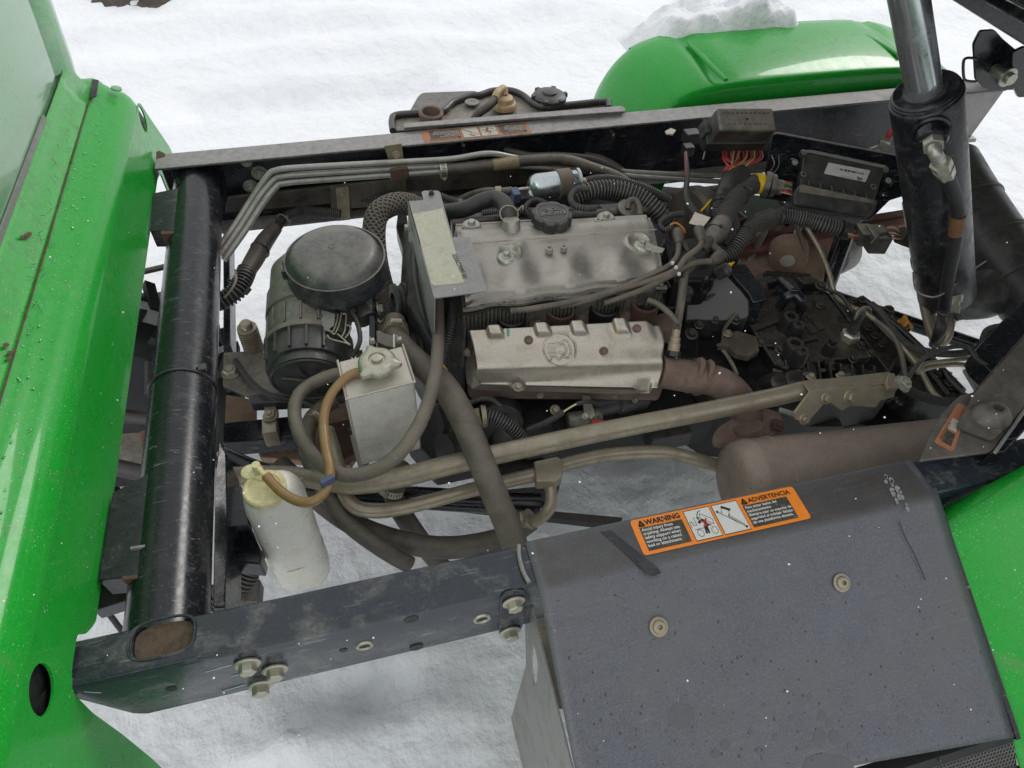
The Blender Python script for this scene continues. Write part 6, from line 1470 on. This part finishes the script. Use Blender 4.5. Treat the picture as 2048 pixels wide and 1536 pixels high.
def onC(x, y, o=0):
    # point on the barrel facing the camera
    d = _ray(x, y).normalized(); best = None
    w0 = C0-c0; a_ = d-la*d.dot(la); b2 = w0-la*w0.dot(la)
    A = a_.dot(a_); B = 2*a_.dot(b2); Cc = b2.dot(b2)-(rC+o)**2; D = B*B-4*A*Cc
    if D < 0: return C0+d*(-B/(2*A))
    return C0+d*((-B-math.sqrt(D))/(2*A))
p1 = onC(1862, 262); nrm = (p1-c0-la*(p1-c0).dot(la)).normalized()
ob('port_boss', lathe([(.027, -.01), (.027, .026), (.024, .030), (.016, .031)], p1, nrm, 28), M['blackclean'], lc)
ob('weld_bead', tubev([p1+(frame(nrm)[0]*math.cos(g)+frame(nrm)[1]*math.sin(g))*.030+nrm*.002 for g in [2*math.pi*k/24 for k in range(25)]], .005, 6, straight=True), M['blackclean'], lc)
f0 = p1+nrm*.031; f1 = f0+nrm*.016; q = f1+nrm*.012; dn = (onC(1893, 350, .03)-q).normalized()
ob('port_nut', cyl(f0, f1, .019, 6), M['fitting'], lc)
ob('port_elbow', tubev([f1, f1+nrm*.012+dn*.004, f1+nrm*.014+dn*.02, f1+nrm*.012+dn*.045], .0125, 16), M['fitting'], lc)
e1 = f1+nrm*.012+dn*.045
ob('swivel_nut', join(cyl(e1, e1+dn*.022, .019, 6), cyl(e1+dn*.022, e1+dn*.03, .015, 18), cyl(e1+dn*.03, e1+dn*.058, .019, 6, .016)), M['fitting'], lc)
hyd = thing('hydraulic_hose', 'black hydraulic hose with a rusty patch hanging along the lift cylinder', 'hydraulic hose')
hs0 = e1+dn*.055
pts = [hs0, onC(1912, 400, .025), onC(1916, 440, .03), onC(1908, 500, .04), onC(1896, 560, .05), onC(1888, 620, .05), PY(1880, 660, .86), PY(1868, 688, .90)]
ob('hose_body', tubev(pts, [.014, .0135, .0135, .0135, .0135, .0135, .013, .012], 18), M['rubberd'], hyd)
ob('rusty_patch', tubev([onC(1916.5, 432, .0305), onC(1914, 450, .0325), onC(1911, 468, .0345)], .0146, 18), mat('orange_brown_tape', (.16, .075, .03), .6, 0, (.07, .045, .03), .5, 20, .1, 100), hyd)
lh = thing('hydraulic_lines', 'pair of tan hydraulic lines looping below the lift cylinder', 'hydraulic lines')
for pts, w_ in (([(1812, 405, .62), (1822, 470, .60), (1838, 550, .58), (1850, 620, .56), (1866, 672, .55), (1880, 688, .56), (1893, 676, .58), (1900, 650, .60), (1906, 610, .62), (1912, 585, .63)], 15), ([(1828, 410, .60), (1838, 480, .58), (1852, 560, .56), (1862, 625, .55), (1872, 660, .55), (1878, 668, .56)], 14)):
    rp(lh, 'hydraulic_line', pts, w_, 'khaki')
a = P(1912, 585, .64); b_ = P(1902, 640, .60)
ob('line_fitting', join(cyl(a, a.lerp(b_, .3), .017, 18), cyl(a.lerp(b_, .3), a.lerp(b_, .5), .013, 18), cyl(a.lerp(b_, .5), b_, .0165, 6)), M['fitting'], lh)
ob('cable_tie', join(tubev(pz([(1872, 624, .64), (1890, 630, .645), (1912, 628, .64), (1936, 638, .64)]), .003, 6), obox(P(1918, 632, .645), U, W, N, .007, .007, .008)), M['plastic'], lh)
ob('cable_tie', tubev(pz([(1826, 545, .66), (1832, 580, .68), (1862, 594, .70), (1890, 585, .70), (1920, 560, .68), (1945, 540, .66), (1972, 522, .66)]), .0022, 6), M['greymetal'], lh)
ob('cable_tie', tubev(pz([(1830, 500, .64), (1822, 520, .64), (1830, 545, .65), (1850, 560, .66)]), .0022, 6), M['plastic'], lh)
rs = PY(1776, 275, 1.60)
tag(ob('red_switch', join(lathe([(.010, 0), (.011, .010), (.008, .022), (.005, .028)], rs, V((.15, 0, 1)), 14)), M['red']), 'small red rubber cap on a fitting above the engine controller', 'cap')
tag(ob('grease_fitting', join(lathe([(.018, 0), (.018, .02)], rs-V((.004, 0, .034)), V((.1, 0, 1)), 6), lathe([(.012, 0), (.012, .036)], rs-V((.02, 0, .034)), V((-1, -.2, -.1)), 12)), M['fitting']), 'small brass coloured fitting carrying the red cap', 'fitting')

# exhaust-side black duct at the far right
ad = thing('air_duct', 'large black plastic air duct with clips running down to the right edge', 'air duct')
rp(ad, 'duct_tube', [(1880, 350, .60), (1930, 420, .58), (1990, 500, .55), (2060, 590, .52), (2120, 660, .50)], [150, 140, 134, 130, 128], 'plastic', seg=40)
for pt_ in ((1930, 420, .58), (1985, 492, .55), (2040, 562, .53)):
    c = P(*pt_); d = P(1990, 500, .55)-P(1930, 420, .58); r_ = pw(c, 141)/2
    ob('duct_ridge', lathe([(r_*.98, -.005), (r_*1.03, -.003), (r_*1.03, .003), (r_*.98, .005)], c, d, 40), M['plastic'], ad)
ob('duct_clip', obox(P(1982, 372, .66), V((.7, .7, 0)), V((-.7, .7, 0)), N, .014, .010, .02), M['plastic'], ad, bev=.003)
rp(ad, 'duct_branch', [(2010, 555, .52), (1975, 590, .50), (1935, 604, .50), (1895, 605, .50)], [100, 90, 72, 62], 'plastic', seg=30)
# rear brace, gusset and its decal
rg = thing('rear_gusset', 'dusty grey angled gusset plate with a faded orange decal behind the near rail', 'gusset plate')
gz = .80
gpz = [(1839, 922), (1856, 880), (1868, 852), (1906, 803), (1922, 790), (1946, 784), (2060, 655), (2060, 830), (2000, 893), (1975, 905), (1890, 915)]
ob('base_plate', prism(pp(gpz, gz-.012), .006), M['gusset'], rg, bev=.002)
ob('upper_plate', prism(rounded(pp([(1914, 852), (1946, 790), (2060, 662), (2060, 800), (1988, 880)], gz), .008, 3), .006), M['gusset'], rg, bev=.002)
ob('rubber_stop', lathe([(.036, 0), (.034, .006), (.022, .018), (.014, .022), (.010, .022), (.009, .012)], P(1983, 832, gz), N, 32, 1.0, .8), M['gusset'], rg)
d0, d1, d2 = P(1868, 884, gz-.0114), P(1902, 903, gz-.0114), P(1916, 806, gz-.0114)
Ud = (d2-P(1868, 884, gz-.0114)).normalized(); 
dq = [P(x, y, gz-.0114) for x, y in ((1868, 884), (1902, 903), (1908, 900), (1937, 815), (1920, 806), (1914, 808))]
dd = ob('warning_decal', prism(rounded(dq, .004, 3), .0004), M['orangef'], rg, flat=True, label='faded orange decal half covered by the upper plate')
Wd = V((-Ud.y, Ud.x, 0))
for (x0, x1, m_) in ((.008, .030, M['panelink']), (.034, .052, M['whitef'])):
    c = P(1885, 892, gz-.0108); c = d0+Ud*0
    ob('decal_panel', prism([P(x, y, gz-.0108) for x, y in (((1884, 882), (1902, 893), (1911, 868), (1893, 860)) if x0 < .02 else ((1894, 855), (1912, 864), (1919, 842), (1906, 836)))], .0003), m_, dd, flat=True)
tU = (P(1914, 812, gz)-P(1874, 880, gz)).normalized(); tW = N.cross(tU)
text('lettering', 'ADVERTENCIA', P(1884, 880, gz-.0108), tU, tW, N, .0075, M['inkfade'], dd, .0004)
rb = thing('rear_brace', 'black rear frame brace slanting up from the gusset to the right edge', 'frame brace')
ob('brace_bar', prism(pp([(1950, 700), (2000, 645), (2060, 590), (2060, 660), (1985, 745), (1960, 720)], .66), .05), M['blackclean'], rb, bev=.004)
ob('brace_bar', prism(pp([(1980, 905), (2060, 795), (2060, 850), (2010, 905)], .79), .04), M['blackclean'], rb, bev=.004)
ob('brace_edge', tubev(pz([(1990, 905, .80), (2060, 805, .80)]), .003, 6, straight=True), M['greymetal'], rb)
tag(ob('mud_flap', prism(pp([(1928, 738), (1990, 735), (2010, 760), (1955, 783)], .35), .01), M['greymetal']), 'small grey plate hanging over snow beside the rear brace', 'plate')

# ================================================================ HARNESS AND CLUTTER LEFT OF THE AIR CLEANER
ch = thing('cab_harness', 'dirty taped and ribbed conduit curling from the far rail down to the cross tube', 'wiring harness')
rp(ch, 'ribbed_conduit', [(680, 428, .60), (640, 424, .60), (600, 422, .59), (570, 436, .58), (548, 462, .57)], 20, 'conduitd', (.0055, .16))
rp(ch, 'taped_section', [(552, 455, .572), (530, 482, .565), (508, 520, .56), (488, 552, .555)], [26, 34, 36, 30], 'rubber')
rp(ch, 'ribbed_conduit', [(494, 540, .556), (486, 560, .55), (470, 585, .54), (446, 600, .53), (425, 605, .52)], 38, 'conduitd', (.0085, .2))
ob('harness_tie', tubev([P(x, y, z+.02) for x, y, z in ((470, 540, .57), (472, 560, .575), (462, 580, .57), (448, 596, .56))], .003, 6), M['khaki'], ch)
ob('fir_tree_clip', join(cyl(P(456, 560, .56), P(474, 566, .56), .004, 8), cyl(P(490, 588, .54), P(500, 576, .55), .006, 8)), M['plastic'], ch)
# things seen left of the cross tube, between it and the cab
hose('brake_conduit', 'ribbed black conduit hanging in the gap left of the cross tube', 'conduit', [(330, 610, .52), (305, 630, .51), (297, 680, .50), (300, 730, .49), (300, 790, .48)], 19, 'conduitd', rib=(5, .14))
fu = thing('front_axle', 'front axle parts and snow dusted knobby tyre glimpsed below the green cab edge', 'axle')
ty = fu
tc_ = V((-.66, 1.38, .30))
ob('tyre_body', lathe([(.20, -.10), (.26, -.105), (.29, -.085), (.305, -.05), (.31, 0), (.305, .05), (.29, .085), (.26, .105), (.20, .10)], tc_, V((0, 1, 0)), 64), M['tyre'], ty)
lg = []
for k in range(34):
    g = 2*math.pi*k/34
    for sy in (-1, 1):
        d = V((math.cos(g+sy*.045), 0, math.sin(g+sy*.045))); t = V((-math.sin(g), 0, math.cos(g)))
        lg.append(obox(tc_+d*.322+W*sy*.052, (t*.25*sy+W).normalized(), t, d, .044, .012, .022))
ob('tread_blocks', join(*lg), M['tyre'], ty, bev=0); KT = bpy.data.objects['tread_blocks']; stuff(KT)
ob('snow_dusting', lathe([(.3085, -.035), (.3125, 0), (.3085, .035)], tc_, V((0, 1, 0)), 64), M['snow'], ty)
for a, b_, w_, m_ in (((240, 832, .42), (330, 845, .42), 30, 'rubberd'), ((235, 935, .40), (300, 950, .40), 34, 'rubberd'), ((205, 1210, .42), (265, 1290, .30), 12, 'rubberd'), ((280, 545, .48), (345, 530, .5), 12, 'rubber'), ((275, 590, .50), (330, 612, .50), 16, 'rubberd')):
    q = P(*a); ob('control_arm', cyl(q, P(*b_), pw(q, w_)/2, 18), M[m_], fu)
ob('arm_bracket', prism(pp([(240, 866), (300, 862), (312, 910), (298, 930), (236, 930)], .38), .03), M['plasticg'], fu, bev=.004)
ob('arm_bracket', prism(pp([(270, 590), (335, 580), (330, 640), (262, 640)], .48), .04), M['blackclean'], fu, bev=.004)
ob('shock_absorber', cyl(P(300, 860, .40), P(330, 1000, .30), .022, 20), M['rustd'], fu)
# ribbed hose and bracket under the bottle
hose('intake_duct', 'ribbed grey duct ending in the gap between the bottle and the near rail', 'hose', [(505, 1105, .46), (498, 1135, .44), (480, 1165, .42), (450, 1185, .40), (420, 1200, .38)], 52, 'plasticg', rib=(7, .12), seg=24)
tag(ob('tapered_bracket', prism(pp([(505, 1140), (520, 1160), (516, 1205), (470, 1205)], .36), .04), M['plasticg'], bev=.004), 'tapered dusty brown bracket below the bottle seen against the snow', 'bracket')
# small engine wiring seen in the gap below the shield
hose('alternator_conduit', 'coarse ribbed conduit bending down from the khaki connector under the heat shield', 'conduit', [(968, 832, .60), (990, 836, .60), (1015, 850, .59), (1038, 870, .57), (1055, 895, .54), (1062, 905, .53)], 29, 'conduit', rib=(5.6, .22), seg=18)
tag(ob('khaki_connector', join(cyl(P(940, 838, .60), P(962, 833, .605), .020, 6), cyl(P(962, 833, .605), P(972, 832, .605), .023, 20)), M['khaki'], bev=.001), 'khaki hexagonal connector at the end of the coarse ribbed conduit', 'connector')
hose('oil_sender_conduit', 'fine ribbed conduit coming out from behind the diagonal hose', 'conduit', [(918, 815, .60), (940, 805, .60), (965, 797, .60), (985, 800, .59), (1000, 812, .58)], 11, 'conduit', rib=(3.6, .16))
hose('starter_conduit', 'thin ribbed conduit with a bare yellow end rising to the starter', 'conduit', [(1055, 860, .56), (1080, 850, .57), (1105, 838, .575), (1126, 824, .58)], 13, 'conduit', rib=(3.8, .18))
hose('starter_wire', 'short pale yellow wire joining the starter conduit to its clip', 'wire', [(1126, 824, .582), (1145, 812, .585), (1158, 806, .585)], 4, 'cream')
hose('starter_lead', 'short black lead from the pale wire to the starter', 'wire', [(1152, 808, .585), (1175, 803, .58), (1195, 806, .56)], 9, 'plastic')
hose('front_conduit', 'long thin black conduit running down beside the grey loop hose', 'conduit', [(906, 575, .70), (905, 620, .70), (900, 660, .69), (890, 700, .66), (884, 740, .64)], 20, 'conduitd', rib=(4.6, .18))
tag(ob('yellow_clip', obox(P(887, 734, .655), V((.9, .3, 0)).normalized(), V((-.3, .9, 0)).normalized(), N, .004, .012, .01), M['yellow'], bev=.001), 'tiny yellow clip beside the loop hose left of the heat shield', 'clip')

# ---------------------------------------------------------------- small castings, leads and brackets packed round the gearbox
pk = random.Random(11)
for k, (x, y, z, a, b, c2) in enumerate(((1470, 700, .55, .03, .02, .05), (1410, 700, .50, .04, .03, .06), (1350, 690, .52, .02, .03, .05), (1440, 590, .60, .02, .015, .04), (1500, 770, .50, .03, .02, .04), (1560, 800, .50, .04, .02, .05), (1640, 840, .46, .05, .02, .04),
        (1330, 600, .62, .02, .03, .06), (1345, 560, .66, .015, .02, .05), (1468, 745, .53, .02, .02, .04), (1620, 560, .60, .025, .015, .05), (1530, 560, .61, .03, .012, .03))):
    ob('gearbox_bracket', obox(P(x, y, z), V((1, pk.uniform(-.3, .3), 0)).normalized(), V((pk.uniform(-.3, .3), 1, 0)).normalized(), N, a, b, c2), M['castblack'], gb, bev=.004)
for x, y, z, r_ in ((1398, 650, .60, .009), (1383, 668, .60, .012), (1525, 575, .625, .010), (1640, 572, .61, .010), (1600, 735, .585, .009), (1660, 728, .585, .009), (1705, 718, .585, .009), (1470, 640, .60, .011), (1430, 640, .60, .008), (1560, 700, .60, .010), (1515, 632, .595, .008), (1640, 610, .592, .008), (1720, 690, .592, .008)):
    bolt(gb, P(x, y, z), V((pk.uniform(-.2, .2), -.3, 1)), r_*1.3, M['castblack'])
for k, pts in enumerate(([(1330, 480, .74), (1318, 510, .73), (1325, 545, .70), (1340, 575, .68)], [(1350, 470, .73), (1372, 495, .70), (1380, 540, .68), (1376, 600, .66)], [(1410, 600, .64), (1440, 580, .65), (1462, 560, .66), (1480, 520, .66)],
        [(1480, 620, .62), (1462, 640, .61), (1448, 662, .60), (1446, 700, .58)], [(1640, 575, .60), (1680, 590, .62), (1705, 625, .63)], [(1750, 640, .60), (1780, 665, .60), (1800, 700, .59), (1812, 760, .58)],
        [(1850, 700, .60), (1880, 730, .59), (1900, 760, .58), (1930, 790, .57)], [(1545, 740, .57), (1590, 748, .57), (1640, 742, .57), (1700, 735, .57)], [(1420, 480, .66), (1450, 490, .64), (1480, 530, .62), (1500, 560, .62)],
        [(1560, 400, .62), (1580, 430, .60), (1600, 470, .58), (1610, 500, .56)])):
    ob('loose_lead', tubev(pz(pts), (.004, .006, .0035, .005)[k % 4], 10), M[('rubberd', 'hosedust', 'plastic', 'rubber')[k % 4]], gb)
for k in range(9):
    ob('case_web', obox(P(1575+k*22, 745+k*1.5, .575), U, V((0, -.7, -.7)).normalized(), V((0, -.7, .7)).normalized(), .003, .03, .02), M['castblack'], gb, bev=.001)
for x, y, z, r_, mm in ((1405, 498, .72, .012, 'rubber'), (1432, 548, .70, .016, 'plastic'), (1380, 585, .68, .012, 'plastic'), (1440, 505, .70, .010, 'plasticg')):
    ob('lead_plug', lathe([(r_*.7, 0), (r_, .006), (r_, .03), (r_*.6, .036)], P(x, y, z), V((pk.uniform(-1, 1), pk.uniform(-1, 1), .6)), 16), M[mm], gb)
# clutter behind the main harness
for x, y, z, a, b, c2, mm in ((1540, 430, .50, .04, .03, .05, 'axle'), (1500, 460, .48, .03, .03, .05, 'axle'), (1590, 425, .52, .03, .02, .04, 'castblack'), (1470, 430, .50, .03, .03, .05, 'castblack'), (1390, 420, .50, .04, .03, .05, 'castblack'), (1330, 420, .52, .03, .02, .05, 'blockgrey')):
    ob('rear_casting', obox(P(x, y, z), V((1, .3, 0)).normalized(), V((-.3, 1, 0)).normalized(), V((.1, -.2, 1)).normalized(), a, b, c2), M[mm], en, bev=.008, seg=3)
# air cleaner details
for k in range(7):
    g = .35+k*.40; d = s_c*math.cos(g)+t_c*math.sin(g); d = d if d.z > 0 else -d
    ob('body_rib', obox(cend+ax*.10+d*rcn*1.03, ax, d.cross(ax), d, .028, .0022, .008), M['plasticg'], al, bev=.001)
ob('inlet_snout', cyl(P(700, 590, .70), P(735, 640, .68), .024, 22), M['plastic'], al)
ob('valve_lead', tubev(pz([(688, 600, .72), (712, 640, .71), (720, 680, .70), (704, 715, .68)]), .005, 8), M['rubberd'], al)
for pts in ([(600, 800, .56), (640, 812, .56), (690, 800, .56)], [(470, 720, .55), (500, 760, .55), (540, 790, .55), (600, 800, .54)], [(720, 700, .66), (712, 760, .62), (716, 800, .60), (700, 860, .58)]):
    ob('small_hose', tubev(pz(pts), .006, 10), M['rubberd'], al)

# cable ties and clamps where runs are held together
def tie(parent, x, y, z, dx, dy, wpx, mm='plastic'):
    p = PQ((x, y, z)); d = (P(x+dx, y+dy, z)-p).normalized(); r_ = pw(p, wpx)/2
    s1, t1, _ = frame(d)
    o = ob('cable_tie', tubev([p+(s1*math.cos(g)+t1*math.sin(g))*r_ for g in [2*math.pi*k/22 for k in range(23)]], .0018, 6, straight=True), M[mm], parent)
    h = (C0-p).normalized(); h = (h-d*h.dot(d)).normalized(); e = h.cross(d)
    ob('tie_head', join(obox(p+h*(r_+.004), d, e, h, .0035, .004, .005), cyl(p+h*(r_+.002)+e*.004, p+h*(r_+.006)+e*.018, .0014, 6)), M[mm], o)
tie(hs1, 1440, 412, .695, -3, 12, 37); tie(hs1, 1478, 390, .70, -10, 12, 44); tie(eh, 1562, 433, .68, 10, 1, 35); tie(eh, 1492, 468, .67, 8, -12, 35)
tie(hs1, 1428, 470, .685, -8, 10, 48); tie(ch, 520, 500, .562, -10, 14, 38); tie(ch, 566, 440, .58, -10, 8, 26, 'khaki')
tie(gb, 1700, 612, .603, 10, 5, 18); tie(gb, 1868, 706, .58, 10, 1, 20); tie(gb, 1960, 694, .585, 8, -6, 22)
for nm_, x, y, z, dx, dy, wpx, mm in (('loop_hose', 704, 748, .672, 10, 0, 30, 'zinc'), ('breather_hose', 628, 838, .585, -8, 12, 36, 'khaki'), ('diagonal_hose', 790, 664, .70, 0, 10, 50, 'khaki')):
    p = P(x, y, z); o_ = bpy.data.objects.get(nm_)
    clamp(o_, p, P(x+dx, y+dy, z)-p, pw(p, wpx)/2, .006, C0-p, mm)
hh_o = bpy.data.objects['heater_hose']

# printed marks on the hoses and cast marks
p = P(916, 405, .80); d = (P(940, 400, .80)-p).normalized(); n_ = (C0-p).normalized(); n_ = (n_-d*n_.dot(d)).normalized()
text('lettering', '7F', p+n_*.004, d, n_.cross(d), n_, .010, M['whitef'], bpy.data.objects['heater_hose'], .0006)
# oil seep and grime runs on the valve cover lip
for k in range(26):
    u_ = pk.uniform(.03, .97); a_ = cv(u_, 1.0, -.0585); ob('oil_seep', lathe([(pk.uniform(.002, .006), 0), (.001, .0006)], a_, V((0, -.6, 1)), 9, 1, .5), M['castblack'], vc)
# ================================================================ origins: every object's origin goes to the middle of its own shape
def kids(o): return [c for c in bpy.data.objects if c.parent == o]
KID = {}
for o in bpy.data.objects:
    if o.parent: KID.setdefault(o.parent.name, []).append(o)
def bounds(o):
    L = []
    if o.type == 'MESH':
        Mx = o.matrix_basis if o.get('inst') else Matrix()
        L += [Mx @ V(c) for c in o.bound_box]
    for c in KID.get(o.name, []): L += bounds(c)
    return L
ORG = {}
def settle(o, porg):
    if o.type == 'CAMERA' or o.type == 'LIGHT': return
    if o.get('inst'):
        Mx = o.matrix_basis.copy(); Mx.translation = Mx.translation-porg; o.matrix_basis = Mx; del o['inst']; return
    L = bounds(o) if o.type == 'EMPTY' else [V(c) for c in o.bound_box]
    if not L: return
    lo = V([min(p[i] for p in L) for i in range(3)]); hi = V([max(p[i] for p in L) for i in range(3)])
    org = (lo+hi)/2
    if o.type == 'EMPTY': org.z = lo.z
    if o.type == 'MESH': o.data.transform(Matrix.Translation(-org))
    o.location = org-porg
    for c in KID.get(o.name, []): settle(c, org)
for o in [o for o in bpy.data.objects if o.parent is None]: settle(o, V((0, 0, 0)))
